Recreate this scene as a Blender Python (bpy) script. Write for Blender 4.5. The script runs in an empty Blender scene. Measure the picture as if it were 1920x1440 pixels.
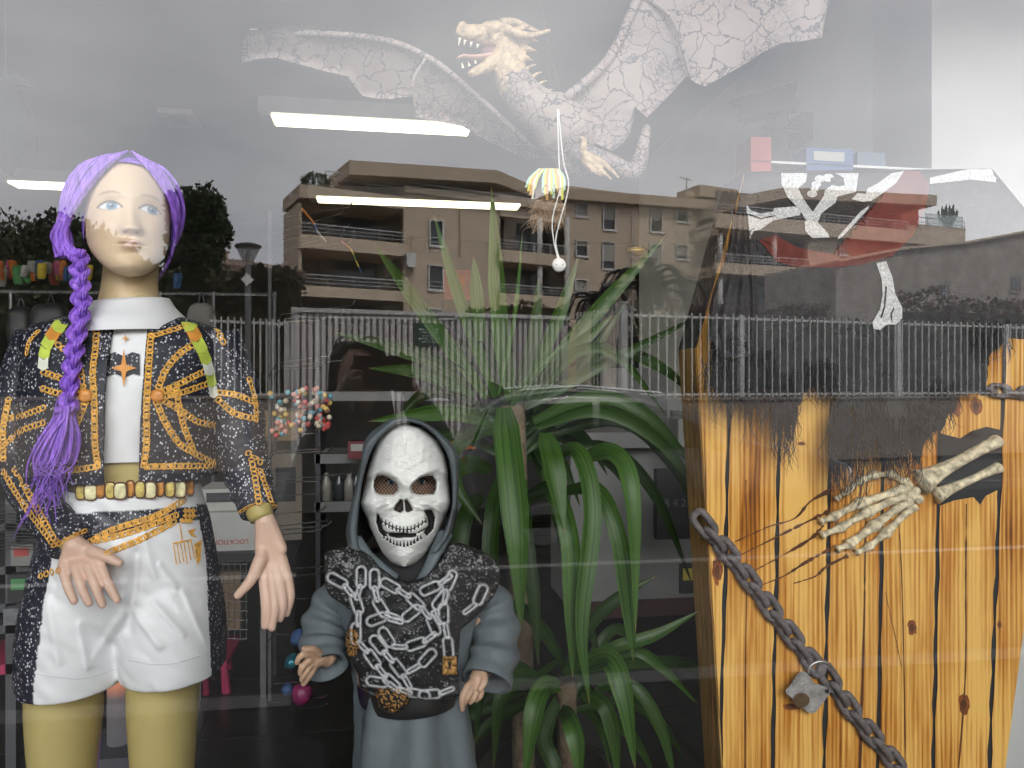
import bpy, bmesh, math, random
import numpy as np
from mathutils import Vector, Matrix
from mathutils.bvhtree import BVHTree
from math import radians, sin, cos, pi, sqrt

sc = bpy.context.scene
COL = sc.collection
rng = np.random.default_rng(7)
random.seed(7)

# ------------------------------------------------------------------ camera
FPX, CX, CY = 1442.0, 960.0, 720.0
CAM = np.array([0.0, -1.10, 1.35])
TH = radians(9.3)
FWD = np.array([sin(TH), cos(TH), 0.0]); RGT = np.array([cos(TH), -sin(TH), 0.0]); UP = np.array([0, 0, 1.0])
cd = bpy.data.cameras.new('camera'); cam = bpy.data.objects.new('camera', cd); COL.objects.link(cam)
cam.location = CAM; cam.rotation_euler = (radians(90), 0, -TH)
cd.sensor_width = 36; cd.lens = FPX / 1920 * 36; cd.clip_start = 0.01; cd.clip_end = 1000
sc.camera = cam

# ------------------------------------------------------------------ sky, sun, exposure
w = bpy.data.worlds.new('World'); sc.world = w; w.use_nodes = True
nt = w.node_tree; nt.nodes.clear()
out = nt.nodes.new('ShaderNodeOutputWorld'); bg = nt.nodes.new('ShaderNodeBackground')
sky = nt.nodes.new('ShaderNodeTexSky'); sky.sky_type = 'NISHITA'; sky.sun_disc = False
sky.sun_elevation = radians(52); sky.sun_rotation = radians(20); sky.dust_density = 4.0; sky.air_density = 1.0
hsv = nt.nodes.new('ShaderNodeHueSaturation'); hsv.inputs['Saturation'].default_value = 0.16
tc = nt.nodes.new('ShaderNodeTexCoord'); mp = nt.nodes.new('ShaderNodeMapping'); mp.inputs['Scale'].default_value = (1.0, 1.0, 2.2)
nz = nt.nodes.new('ShaderNodeTexNoise'); nz.inputs['Scale'].default_value = 1.7; nz.inputs['Detail'].default_value = 6; nz.inputs['Roughness'].default_value = 0.5
rp = nt.nodes.new('ShaderNodeValToRGB')
rp.color_ramp.elements[0].position = 0.30; rp.color_ramp.elements[0].color = (0.52, 0.53, 0.57, 1)
rp.color_ramp.elements[1].position = 0.72; rp.color_ramp.elements[1].color = (1.22, 1.20, 1.16, 1)
mx = nt.nodes.new('ShaderNodeMix'); mx.data_type = 'RGBA'; mx.blend_type = 'MIX'; mx.inputs[0].default_value = 0.8
mx.inputs[7].default_value = (14.2, 14.2, 14.6, 1)          # even overcast deck
ml = nt.nodes.new('ShaderNodeMix'); ml.data_type = 'RGBA'; ml.blend_type = 'MULTIPLY'; ml.inputs[0].default_value = 1.0
L = nt.links.new
L(sky.outputs[0], hsv.inputs['Color']); L(hsv.outputs[0], mx.inputs[6])
L(tc.outputs['Generated'], mp.inputs['Vector']); L(mp.outputs[0], nz.inputs['Vector']); L(nz.outputs[0], rp.inputs[0])
# cloud deck thins towards the sun's side (+x)
sx = nt.nodes.new('ShaderNodeSeparateXYZ'); L(tc.outputs['Generated'], sx.inputs[0])
mr_ = nt.nodes.new('ShaderNodeMapRange'); mr_.inputs[1].default_value = -.9; mr_.inputs[2].default_value = .9; mr_.inputs[3].default_value = .86; mr_.inputs[4].default_value = 1.14; L(sx.outputs[0], mr_.inputs[0])
mg_ = nt.nodes.new('ShaderNodeMix'); mg_.data_type = 'RGBA'; mg_.blend_type = 'MULTIPLY'; mg_.inputs[0].default_value = 1.0; L(rp.outputs[0], mg_.inputs[6]); L(mr_.outputs[0], mg_.inputs[7])
L(mx.outputs[2], ml.inputs[6]); L(mg_.outputs[2], ml.inputs[7])
L(ml.outputs[2], bg.inputs['Color']); bg.inputs['Strength'].default_value = 0.15
L(bg.outputs[0], out.inputs['Surface'])
sd = bpy.data.lights.new('sun', 'SUN'); sd.energy = 2.4; sd.angle = radians(10); sd.color = (1, 0.95, 0.88)
sun = bpy.data.objects.new('sun', sd); COL.objects.link(sun)
sun.rotation_euler = (radians(-38), 0, radians(-20))      # high, behind the shop, soft through cloud
sc.view_settings.view_transform = 'Standard'; sc.view_settings.look = 'None'
sc.view_settings.exposure = 2.28; sc.view_settings.gamma = 1.0; sc.view_settings.use_curve_mapping = False
sc.render.engine = 'CYCLES'
cy = sc.cycles
cy.use_denoising = True; cy.use_adaptive_sampling = False; cy.max_bounces = 7; cy.diffuse_bounces = 3; cy.glossy_bounces = 3; cy.transmission_bounces = 4
cy.transparent_max_bounces = 16; cy.caustics_reflective = False; cy.caustics_refractive = False; cy.sample_clamp_indirect = 6

# ------------------------------------------------------------------ pixel geometry
def ray(px, py):
    return FWD + ((px - CX) / FPX) * RGT + ((CY - py) / FPX) * UP
def P(px, py, D):
    d = ray(px, py); t = (D - CAM[1]) / d[1]
    return CAM + t * d
def MPP(px, D):                         # metres per photo pixel at depth D
    d = ray(px, CY); return (D - CAM[1]) / d[1] / FPX
def proj(v):                            # world points (N,3) -> photo pixels
    q = np.asarray(v, float) - CAM
    z = q @ FWD
    return CX + FPX * (q @ RGT) / z, CY - FPX * (q @ UP) / z

# ------------------------------------------------------------------ materials
MATS = {}
def new_mat(name):
    m = bpy.data.materials.new(name); m.use_nodes = True
    n = m.node_tree.nodes; b = n['Principled BSDF']
    return m, n, m.node_tree.links.new, b
def mat(name, c, rough=.6, var=.18, scale=6., metal=0., bump=0., bscale=60., emit=0., spec=.5, attr=False, coat=0., stretch=None, alpha=None, trans=0.):
    if name in MATS: return MATS[name]
    m, n, l, b = new_mat(name)
    b.inputs['Roughness'].default_value = rough; b.inputs['Metallic'].default_value = metal
    b.inputs['Specular IOR Level'].default_value = spec; b.inputs['Coat Weight'].default_value = coat
    tcn = n.new('ShaderNodeTexCoord'); mpn = n.new('ShaderNodeMapping'); l(tcn.outputs['Object'], mpn.inputs[0])
    if stretch: mpn.inputs['Scale'].default_value = stretch
    t = n.new('ShaderNodeTexNoise'); t.inputs['Scale'].default_value = scale; t.inputs['Detail'].default_value = 5
    l(mpn.outputs[0], t.inputs['Vector'])
    r = n.new('ShaderNodeMapRange'); r.inputs[1].default_value = .3; r.inputs[2].default_value = .7
    r.inputs[3].default_value = 1 - var; r.inputs[4].default_value = 1 + var; l(t.outputs[0], r.inputs[0])
    mm = n.new('ShaderNodeMix'); mm.data_type = 'RGBA'; mm.blend_type = 'MULTIPLY'; mm.inputs[0].default_value = 1
    if attr:
        a = n.new('ShaderNodeAttribute'); a.attribute_name = 'Col'; l(a.outputs['Color'], mm.inputs[6])
    else: mm.inputs[6].default_value = (*c, 1)
    l(r.outputs[0], mm.inputs[7]); l(mm.outputs[2], b.inputs['Base Color'])
    if bump:
        t2 = n.new('ShaderNodeTexNoise'); t2.inputs['Scale'].default_value = bscale; t2.inputs['Detail'].default_value = 4
        l(mpn.outputs[0], t2.inputs['Vector'])
        bp = n.new('ShaderNodeBump'); bp.inputs['Strength'].default_value = bump; bp.inputs['Distance'].default_value = .01
        l(t2.outputs[0], bp.inputs['Height']); l(bp.outputs[0], b.inputs['Normal'])
    if emit:
        l(mm.outputs[2], b.inputs['Emission Color']); b.inputs['Emission Strength'].default_value = emit
    if trans:
        b.inputs['Transmission Weight'].default_value = trans
    if alpha is not None: b.inputs['Alpha'].default_value = alpha
    MATS[name] = m
    return m

# ------------------------------------------------------------------ object helpers
OFF = {}
def tag(o, label=None, cat=None, group=None, kind=None):
    if label: o['label'] = label
    if cat: o['category'] = cat
    if group: o['group'] = group
    if kind: o['kind'] = kind
    return o
def thing(name, label, cat, loc, group=None):
    o = bpy.data.objects.new(name, None); COL.objects.link(o); o.empty_display_size = .1
    o.location = loc; OFF[o.name] = np.array(loc, float)
    return tag(o, label, cat, group)
def mk(name, verts, faces, m, parent=None, smooth=False, cols=None, mats=None, fmat=None):
    v = np.asarray(verts, float).reshape(-1, 3)
    if parent is not None: off = OFF[parent.name]
    else: off = np.array([(v[:, 0].min() + v[:, 0].max()) / 2, (v[:, 1].min() + v[:, 1].max()) / 2, v[:, 2].min()])
    me = bpy.data.meshes.new(name)
    me.from_pydata((v - off).tolist(), [], faces if isinstance(faces, list) else faces.tolist())
    if mats:
        for q in mats: me.materials.append(q)
        me.polygons.foreach_set('material_index', np.asarray(fmat, np.int32))
    else: me.materials.append(m)
    if smooth: me.polygons.foreach_set('use_smooth', np.ones(len(me.polygons), bool))
    if cols is not None:
        c = np.asarray(cols, float)
        if c.shape[1] == 3: c = np.hstack([c, np.ones((len(c), 1))])
        a = me.color_attributes.new('Col', 'FLOAT_COLOR', 'POINT'); a.data.foreach_set('color', c.ravel())
    me.update()
    o = bpy.data.objects.new(name, me); COL.objects.link(o); OFF[o.name] = off
    if parent is not None: o.parent = parent
    else: o.location = off
    return o

class G:
    """collects geometry (world coordinates) for ONE mesh"""
    def __init__(s): s.v = []; s.f = []; s.c = []; s.n = 0
    def add(s, v, f, c=None):
        v = np.asarray(v, float).reshape(-1, 3); k = s.n
        s.v.append(v); s.f.extend([tuple(int(i) + k for i in q) for q in f]); s.n += len(v)
        if c is not None:
            c = np.asarray(c, float); s.c.append(np.tile(c, (len(v), 1)) if c.ndim == 1 else c)
        return s
    def box(s, a, b, c=None):
        x0, y0, z0 = np.minimum(a, b); x1, y1, z1 = np.maximum(a, b)
        v = [(x0,y0,z0),(x1,y0,z0),(x1,y1,z0),(x0,y1,z0),(x0,y0,z1),(x1,y0,z1),(x1,y1,z1),(x0,y1,z1)]
        return s.add(v, BOXF, c)
    def hexa(s, v8, c=None): return s.add(v8, BOXF, c)
    def tube(s, path, rad, n=8, c=None, caps=True, flat=1.0, up=None):
        p = np.asarray(path, float); m = len(p); r = np.broadcast_to(np.asarray(rad, float), (m,))
        t = np.gradient(p, axis=0); t /= np.linalg.norm(t, axis=1)[:, None] + 1e-12
        u = np.array([0, 0, 1.]) if up is None else np.asarray(up, float)
        if abs(t[0] @ u) > .95: u = np.array([0, 1., 0])
        A = []
        nrm = np.cross(t[0], u); nrm /= np.linalg.norm(nrm)
        for i in range(m):
            nrm = nrm - (nrm @ t[i]) * t[i]; nrm /= np.linalg.norm(nrm) + 1e-12
            b = np.cross(t[i], nrm)
            a = np.linspace(0, 2*pi, n, endpoint=False)
            A.append(p[i] + r[i] * (np.cos(a)[:, None] * nrm + flat * np.sin(a)[:, None] * b))
        v = np.vstack(A)
        f = [(i*n+j, i*n+(j+1) % n, (i+1)*n+(j+1) % n, (i+1)*n+j) for i in range(m-1) for j in range(n)]
        if caps: f += [tuple(range(n))[::-1], tuple((m-1)*n+j for j in range(n))]
        if c is not None and np.ndim(c) == 2: c = np.repeat(np.asarray(c), n, axis=0)
        return s.add(v, f, c)
    def sphere(s, ctr, r, n=12, m=8, c=None):
        r = np.broadcast_to(np.asarray(r, float), (3,)); th = np.linspace(0, pi, m+1)[1:-1]; ph = np.linspace(0, 2*pi, n, endpoint=False)
        v = [(0, 0, 1)] + [(sin(a)*cos(b), sin(a)*sin(b), cos(a)) for a in th for b in ph] + [(0, 0, -1)]
        f = [(0, 1+j, 1+(j+1) % n) for j in range(n)]
        f += [(1+i*n+j, 1+(i+1)*n+j, 1+(i+1)*n+(j+1) % n, 1+i*n+(j+1) % n) for i in range(m-2) for j in range(n)]
        k = 1+(m-2)*n; f += [(k+j, len(v)-1, k+(j+1) % n) for j in range(n)]
        return s.add(np.array(v)*r+np.asarray(ctr), f, c)
    def grid(s, V, wrap=False, c=None):
        V = np.asarray(V, float); a, b = V.shape[:2]; e = b if wrap else b-1
        f = [(i*b+j, i*b+(j+1) % b, (i+1)*b+(j+1) % b, (i+1)*b+j) for i in range(a-1) for j in range(e)]
        return s.add(V.reshape(-1, 3), f, None if c is None else np.asarray(c).reshape(-1, np.asarray(c).shape[-1]) if np.ndim(c) > 1 else c)
    def prism(s, poly, depth_vec, c=None):        # poly: (n,3) planar outline, extruded by depth_vec
        p = np.asarray(poly, float); n = len(p)
        v = np.vstack([p, p+np.asarray(depth_vec, float)])
        f = [tuple(range(n)), tuple(range(2*n-1, n-1, -1))] + [(i, i+n, (i+1) % n+n, (i+1) % n) for i in range(n)]
        return s.add(v, f, c)
    def arr(s): return np.vstack(s.v)
    def mk(s, name, m, parent=None, smooth=False, **k):
        return mk(name, s.arr(), s.f, m, parent, smooth, cols=np.vstack(s.c) if s.c and sum(map(len, s.c)) == s.n else None, **k)
BOXF = [(0,3,2,1),(4,5,6,7),(0,1,5,4),(1,2,6,5),(2,3,7,6),(3,0,4,7)]

def cr(pts, n):
    """Catmull-Rom through pts -> n samples"""
    p = np.asarray(pts, float); p = np.vstack([2*p[0]-p[1], p, 2*p[-1]-p[-2]])
    m = len(p)-3; t = np.linspace(0, m-1e-9, n); i = t.astype(int); u = (t-i)[:, None]
    a, b, c, d = p[i], p[i+1], p[i+2], p[i+3]
    return .5*((2*b)+(-a+c)*u+(2*a-5*b+4*c-d)*u**2+(-a+3*b-3*c+d)*u**3)
def remesh(g, voxel, smooth_it=4, fac=.5):
    """fuse overlapping shapes into one continuous surface; returns verts, faces"""
    me = bpy.data.meshes.new('tmp'); me.from_pydata(g.arr().tolist(), [], g.f); me.update()
    bm = bmesh.new(); bm.from_mesh(me); bmesh.ops.recalc_face_normals(bm, faces=bm.faces[:]); bm.to_mesh(me); bm.free()
    o = bpy.data.objects.new('tmp', me); COL.objects.link(o)
    r = o.modifiers.new('r', 'REMESH'); r.mode = 'VOXEL'; r.voxel_size = voxel
    if smooth_it:
        q = o.modifiers.new('s', 'SMOOTH'); q.factor = fac; q.iterations = smooth_it
    dg = bpy.context.evaluated_depsgraph_get(); e = o.evaluated_get(dg).to_mesh()
    n = len(e.vertices); v = np.empty(n*3); e.vertices.foreach_get('co', v)
    f = [tuple(p.vertices) for p in e.polygons]
    o.evaluated_get(dg).to_mesh_clear(); bpy.data.objects.remove(o); bpy.data.meshes.remove(me)
    return v.reshape(-1, 3), f
def inpoly(x, y, poly):
    x = np.asarray(x, float); y = np.asarray(y, float); r = np.zeros(x.shape, bool); n = len(poly)
    for i in range(n):
        x0, y0 = poly[i]; x1, y1 = poly[(i+1) % n]
        if y0 == y1: continue
        k = ((y0 > y) != (y1 > y)) & (x < (x1-x0)*(y-y0)/(y1-y0)+x0); r ^= k
    return r
def segdist(x, y, a, b):
    a = np.asarray(a, float); b = np.asarray(b, float); d = b-a
    t = np.clip(((x-a[0])*d[0]+(y-a[1])*d[1])/(d@d+1e-12), 0, 1)
    return np.hypot(x-a[0]-t*d[0], y-a[1]-t*d[1])
def polydist(x, y, pts):
    r = np.full(np.shape(x), 1e9)
    for a, b in zip(pts[:-1], pts[1:]): r = np.minimum(r, segdist(x, y, a, b))
    return r
def blur(a, s):
    k = int(3*s)+1; t = np.arange(-k, k+1); g = np.exp(-t*t/(2*s*s)); g /= g.sum()
    a = np.apply_along_axis(lambda q: np.convolve(np.pad(q, k, 'edge'), g, 'valid'), 0, a)
    return np.apply_along_axis(lambda q: np.convolve(np.pad(q, k, 'edge'), g, 'valid'), 1, a)
def vnoise(x, y, z=0., seed=0):
    """cheap smooth pseudo noise, about -1..1"""
    r = np.random.default_rng(seed); s = 0
    for k in range(6):
        a = r.normal(size=3)*(1+.6*k); ph = r.uniform(0, 6.28); s = s+np.sin(a[0]*x+a[1]*y+a[2]*z+ph)/(1+.4*k)
    return s/3
def bvh_of(*objs):
    V = []; F = []; k = 0
    for o in objs:
        me = o.data; off = OFF[o.name]; n = len(me.vertices)
        v = np.empty(n*3); me.vertices.foreach_get('co', v); v = v.reshape(-1, 3)+off
        V.extend(v.tolist()); F.extend([tuple(i+k for i in p.vertices) for p in me.polygons]); k += n
    return BVHTree.FromPolygons(V, F)
def hit(bvh, px, py, fallback=None, off=.002):
    d = Vector(ray(px, py)).normalized(); h = bvh.ray_cast(Vector(CAM), d)
    if h[0] is None: return None if fallback is None else P(px, py, fallback)
    return np.array(h[0]-d*off)
def decal(poly, bvh, off=.002, step=6., fallback=None):
    """printed shape: pixel outline laid on a surface as a thin sheet -> verts, faces"""
    bm = bmesh.new(); vs = [bm.verts.new((x, y, 0)) for x, y in poly]
    bm.faces.new(vs); bmesh.ops.triangulate(bm, faces=bm.faces[:])
    for _ in range(6):
        e = [q for q in bm.edges if q.calc_length() > step*1.6]
        if not e: break
        bmesh.ops.subdivide_edges(bm, edges=e, cuts=1); bmesh.ops.triangulate(bm, faces=bm.faces[:])
    bm.verts.ensure_lookup_table(); V = []; ok = []; lastd = fallback
    for q in bm.verts:
        h = hit(bvh, q.co.x, q.co.y, None, off)
        ok.append(h is not None or fallback is not None)
        V.append(h if h is not None else P(q.co.x, q.co.y, fallback if fallback is not None else 1))
    bm.verts.index_update()
    F = [tuple(q.index for q in f.verts) for f in bm.faces if all(ok[q.index] for q in f.verts)]
    bm.free(); return np.array(V), F
def rings(ys, cx, hw, D, dep, n=40, k=2.3, gap=None, rot=0.):
    """loft of superellipse rings given in photo pixels: returns (rows, n, 3)"""
    R = []
    for y, x, h, d, e in zip(ys, cx, hw, D, dep):
        a = np.linspace(0, 2*pi, n, endpoint=False) if gap is None else np.linspace(gap, 2*pi-gap, n)
        ca, sa = np.cos(a-pi/2+rot), np.sin(a-pi/2+rot)
        u = np.sign(ca)*np.abs(ca)**(2/k); v = np.sign(sa)*np.abs(sa)**(2/k)
        c0 = P(x, y, d); hm = h*MPP(x, d)
        R.append(np.stack([c0[0]+u*hm, d+v*e, np.full(n, c0[2])], 1))
    return np.array(R)
def lerp_rows(keys, n):
    k = np.asarray(keys, float); t = np.linspace(0, 1, len(k)); q = np.linspace(0, 1, n)
    return np.array([cr(k, n)[:, i] if len(k) > 2 else np.interp(q, t, k[:, i]) for i in range(k.shape[1])])
# =================================================================== THE SHOP SHELL
m_wallw = mat('white_plaster', (.46, .455, .44), .75, .05, 3)
m_ceil = mat('ceiling_paint', (.22, .22, .22), .8, .05, 3)
m_dark = mat('dark_backdrop', (.035, .034, .036), .7, .3, 4)
m_alu = mat('anodised_aluminium', (.16, .16, .17), .35, .1, 20, metal=.8)
def struct(g, name, m, **k): return tag(g.mk(name, m, **k), kind='structure')
# tiled floor
g = G(); g.box((-4.6, .12, -.02), (3.4, 7.4, -.006)); floor = struct(g, 'floor', mat('grout', (.10, .095, .09), .8))
tm = mat('dark_floor_tile', (.028, .026, .025), .28, .35, 9, spec=.35)
g = G(); g.box((-.3, -.3, -.008), (.3, .3, 0)); t0 = g.mk('tile', tm)
t0.parent = floor; k = 0; OFFf = OFF[floor.name]
for i in range(-7, 6):
    for j in range(0, 12):
        o = t0 if k == 0 else bpy.data.objects.new('tile', t0.data)
        if k: COL.objects.link(o); o.parent = floor
        k += 1
        o.location = (i*.606+.2-OFFf[0], .45+j*.606-OFFf[1], -.008-OFFf[2]+.0005*((i*7+j*3) % 3))
g = G(); g.box((-4.6, .0, 2.9), (3.4, 7.4, 3.3)); struct(g, 'ceiling', m_ceil)
g = G(); g.box((-4.6, 7.2, -.02), (3.4, 7.4, 2.9)); struct(g, 'wall_back', mat('grey_back_wall', (.07, .068, .066), .8, .12, 2))
g = G(); g.box((-4.8, .12, -.02), (-4.6, 7.4, 2.9)); struct(g, 'wall_left', mat('grey_left_wall', (.07, .068, .066), .8, .12, 2))
g = G(); g.box((3.4, .0, -.02), (3.6, 7.4, 3.3)); struct(g, 'wall_right', m_wallw)
# pale pier and return wall on the right of the display
pr = P(1747, 180, 1.15)
g = G(); g.box((pr[0], 1.15, 0), (3.4, 1.45, 2.9)); struct(g, 'wall_pier', m_wallw)
g = G(); g.box((pr[0]+.005, 1.45, 0), (pr[0]+.25, 4.1, 2.9)); struct(g, 'wall_return', mat('grey_white_return', (.82, .82, .80), .8, .05, 3))
g = G(); g.box((pr[0]-.012, 1.45, 0), (pr[0]+.004, 4.1, .1)); struct(g, 'skirting', mat('red_brown_skirting', (.07, .03, .025), .5))
# facade round the window, outside
fm = mat('facade_render', (.50, .45, .38), .85, .12, 2, bump=.2)
g = G(); g.box((-6, -.02, 2.86), (6, .12, 4.2)); g.box((-6, -.02, -.2), (-4.5, .12, 2.86)); g.box((3.0, -.02, -.2), (6, .12, 2.86)); g.box((-4.5, -.02, -.2), (3.0, .12, .02))
struct(g, 'wall_facade', fm)
# glazing
def glass_mat():
    m, n, l, b = new_mat('window_glass'); n.remove(b)
    o = n['Material Output']; tr = n.new('ShaderNodeBsdfTransparent'); tr.inputs[0].default_value = (.93, .95, .94, 1)
    gl = n.new('ShaderNodeBsdfGlossy'); gl.inputs['Roughness'].default_value = 0.0; gl.inputs[0].default_value = (.97, .98, 1, 1)
    fr = n.new('ShaderNodeFresnel'); fr.inputs[0].default_value = 1.52
    ma = n.new('ShaderNodeMath'); ma.operation = 'MULTIPLY'; ma.inputs[1].default_value = 1.05; ma.use_clamp = True
    mi = n.new('ShaderNodeMixShader'); l(fr.outputs[0], ma.inputs[0]); l(ma.outputs[0], mi.inputs[0]); l(tr.outputs[0], mi.inputs[1]); l(gl.outputs[0], mi.inputs[2]); l(mi.outputs[0], o.inputs[0])
    return m
gm = glass_mat()
w1 = thing('shop_window', 'large shop window pane reflecting the apartment buildings across the street', 'window', (.5, 0, .02))
mk('pane', [(-1.7, 0, .05), (2.93, 0, .05), (2.93, 0, 2.82), (-1.7, 0, 2.82)], [(0, 1, 2, 3)], gm, w1)
g = G(); g.box((-1.78, -.03, .02), (-1.7, .05, 2.86)); g.box((2.93, -.03, .02), (3.0, .05, 2.86)); g.box((-1.7, -.03, 2.82), (2.93, .05, 2.86)); g.box((-1.7, -.03, .02), (2.93, .05, .05)); g.mk('frame', m_alu, w1)
w2 = thing('shop_window', 'second shop window pane beyond the aluminium mullion on the left', 'window', (-3.1, 0, .02))
mk('pane', [(-4.43, 0, .05), (-1.78, 0, .05), (-1.78, 0, 2.82), (-4.43, 0, 2.82)], [(0, 1, 2, 3)], gm, w2)
g = G(); g.box((-4.5, -.03, .02), (-4.43, .05, 2.86)); g.box((-4.43, -.03, 2.82), (-1.78, .05, 2.86)); g.box((-4.43, -.03, .02), (-1.78, .05, .05)); g.mk('frame', m_alu, w2)

# =================================================================== THE STREET (seen mirrored in the pane, stands behind the camera)
MIR = np.array([1, -1, 1.])
class MG(G):
    """geometry laid out in mirror space (beyond the pane) and put at its real place in the street"""
    def mk(s, name, m, parent=None, smooth=False, **k):
        return mk(name, s.arr()*MIR, s.f, m, parent, smooth, cols=np.vstack(s.c) if s.c and sum(map(len, s.c)) == s.n else None, **k)
def sthing(name, label, cat, v, group=None): return thing(name, label, cat, np.asarray(v)*MIR, group)
GZ = -.15
# ground sheets
asph = mat('asphalt', (.03, .03, .031), .95, .25, 30, bump=.3, spec=0.)
g = MG(); g.add([(-250, 2.2, GZ-.12), (250, 2.2, GZ-.12), (250, 400, GZ-.12), (-250, 400, GZ-.12)], [(0, 1, 2, 3)]); struct(g, 'ground', asph)
g = MG(); g.box((-40, .0, GZ-.3), (40, 2.6, GZ)); struct(g, 'pavement', mat('pavement_tarmac', (.026, .026, .025), .95, .2, 8, bump=.3, spec=0.))
g = MG(); g.box((-40, 2.6, GZ-.3), (40, 2.75, GZ+.004)); struct(g, 'kerb', mat('kerb_stone', (.075, .073, .07), .85, .15, 10))
g = MG(); g.box((-60, 9.6, GZ-.3), (60, 12.6, GZ-.01)); struct(g, 'far_pavement', mat('far_pavement_tarmac', (.06, .057, .054), .95, .2, 5, spec=0.))
g = MG(); g.box((-60, 9.45, GZ-.3), (60, 9.6, GZ+.0)); struct(g, 'far_kerb', MATS['kerb_stone'])
g = MG(); g.box((-40, 5.55, GZ-.118), (40, 5.67, GZ-.114)); struct(g, 'road_marking', mat('road_paint', (.15, .15, .145), .7, .2, 20))

class Face:
    """a vertical facade through two pixel columns at given depths"""
    def __init__(s, pa, da, pb, db):
        a = P(pa, CY, da); b = P(pb, CY, db); s.a = a; s.t = (b-a)/np.linalg.norm(b-a); s.n = np.array([s.t[1], -s.t[0], 0]); s.len = np.linalg.norm(b-a)
    def sz(s, px, py, o=0.):
        d = ray(px, py); q = s.a+s.n*o; t = ((q-CAM)@s.n)/(d@s.n); h = CAM+t*d
        return (h-q)@s.t, h[2]
    def w(s, u, z, o): return s.a+s.t*u+s.n*o+np.array([0, 0, z-s.a[2]])
    def bx(s, g, x0, y0, x1, y1, o0, o1, c=None):
        """box covering pixel rect; o = metres out of the facade (towards the viewer)"""
        om = max(o0, o1); ym = (y0+y1)/2; xm = (x0+x1)/2
        u0, _ = s.sz(x0, ym, om); u1, _ = s.sz(x1, ym, om); _, za = s.sz(xm, y0, om); _, zb = s.sz(xm, y1, om)
        s.raw(g, u0, u1, zb, za, o0, o1, c); return u0, u1, zb, za
    def raw(s, g, u0, u1, z0, z1, o0, o1, c=None):
        g.hexa([s.w(u0, z0, o1), s.w(u1, z0, o1), s.w(u1, z0, o0), s.w(u0, z0, o0), s.w(u0, z1, o1), s.w(u1, z1, o1), s.w(u1, z1, o0), s.w(u0, z1, o0)], c)
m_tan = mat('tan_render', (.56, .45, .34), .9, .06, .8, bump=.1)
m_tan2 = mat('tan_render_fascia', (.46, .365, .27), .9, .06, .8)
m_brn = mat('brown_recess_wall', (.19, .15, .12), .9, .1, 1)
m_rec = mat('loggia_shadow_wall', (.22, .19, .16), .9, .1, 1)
m_red = mat('brick_red_render', (.30, .10, .07), .9, .1, .8)
m_rail = mat('galvanised_rail', (.42, .42, .42), .5, .1, 5, metal=.3)
m_frame = mat('white_window_frame', (.66, .65, .62), .5, .05, 3)
m_pane = mat('window_pane_dark', (.05, .055, .06), .08, .2, 1)
m_shut = mat('roller_shutter', (.40, .38, .34), .6, .06, 2)
m_col = mat('pale_column', (.55, .53, .50), .8, .05, 2)
def window(par, F, x0, y0, x1, y1, shut=.5):
    g = MG(); u0, u1, z0, z1 = F.bx(g, x0, y0, x1, y1, -.22, -.18); p = g.mk('window', m_pane, par)
    t = .09
    g = MG(); F.raw(g, u0, u0+t, z0, z1, -.18, .03); F.raw(g, u1-t, u1, z0, z1, -.18, .03); F.raw(g, u0+t, u1-t, z1-t, z1, -.18, .03); F.raw(g, u0-.06, u1+.06, z0-.08, z0+t*.8, -.18, .12)
    g.mk('frame', m_frame, p)
    if shut > 0:
        zs = z1-(z1-z0)*shut; g = MG(); k = max(3, int((z1-zs)/.12))
        for i in range(k): a = zs+(z1-t-zs)*i/k; b = zs+(z1-t-zs)*(i+.9)/k; F.raw(g, u0+t, u1-t, a, b, -.17, -.10)
        g.mk('shutter', m_shut, p)
    else:
        zm = z0+(z1-z0)*.32; g = MG()
        for i in range(3): F.raw(g, u0+t, u1-t, zm-.03-.3*i, zm+.03-.3*i, .04, .07)
        g.mk('guard_rail', m_rail, p)
    return p
def wall_with_holes(F, g, x0, y0, x1, y1, holes, o0, o1):
    """wall slab in pixel rect split into strips round rectangular openings"""
    u0, _ = F.sz(x0, (y0+y1)/2); u1, _ = F.sz(x1, (y0+y1)/2); _, z1 = F.sz((x0+x1)/2, y0); _, z0 = F.sz((x0+x1)/2, y1)
    H = []
    for (a, b, c, d) in holes:
        ua, _ = F.sz(a, (b+d)/2); ub, _ = F.sz(c, (b+d)/2); _, zb = F.sz((a+c)/2, b); _, za = F.sz((a+c)/2, d); H.append((ua, ub, za, zb))
    us = sorted({u0, u1, *[q for h in H for q in h[:2] if u0 < q < u1]})
    for a, b in zip(us[:-1], us[1:]):
        m = (a+b)/2; cut = sorted([(max(h[2], z0), min(h[3], z1)) for h in H if h[0] < m < h[1]]); z = z0
        for p, q in cut:
            if p > z: F.raw(g, a, b, z, p, o0, o1)
            z = max(z, q)
        if z < z1: F.raw(g, a, b, z, z1, o0, o1)
def railing(par, F, x0, y0, x1, y1, o, nb=3, post=18):
    g = MG(); u0, _ = F.sz(x0, y0, o); u1, _ = F.sz(x1, y0, o); _, zt = F.sz((x0+x1)/2, y0, o); _, zb = F.sz((x0+x1)/2, y1, o)
    for i in range(nb):
        z = zt-(zt-zb)*i/nb; r = .035 if i == 0 else .018
        F.raw(g, u0, u1, z-r, z+r, o-.02, o+.02)
    n = max(2, int(abs(u1-u0)/1.3)+1)
    for i in range(n):
        u = u0+(u1-u0)*i/(n-1); F.raw(g, u-.025, u+.025, zb-.1, zt-.036, o-.022, o+.022)
    g.mk('railing', m_rail, par)
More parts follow.
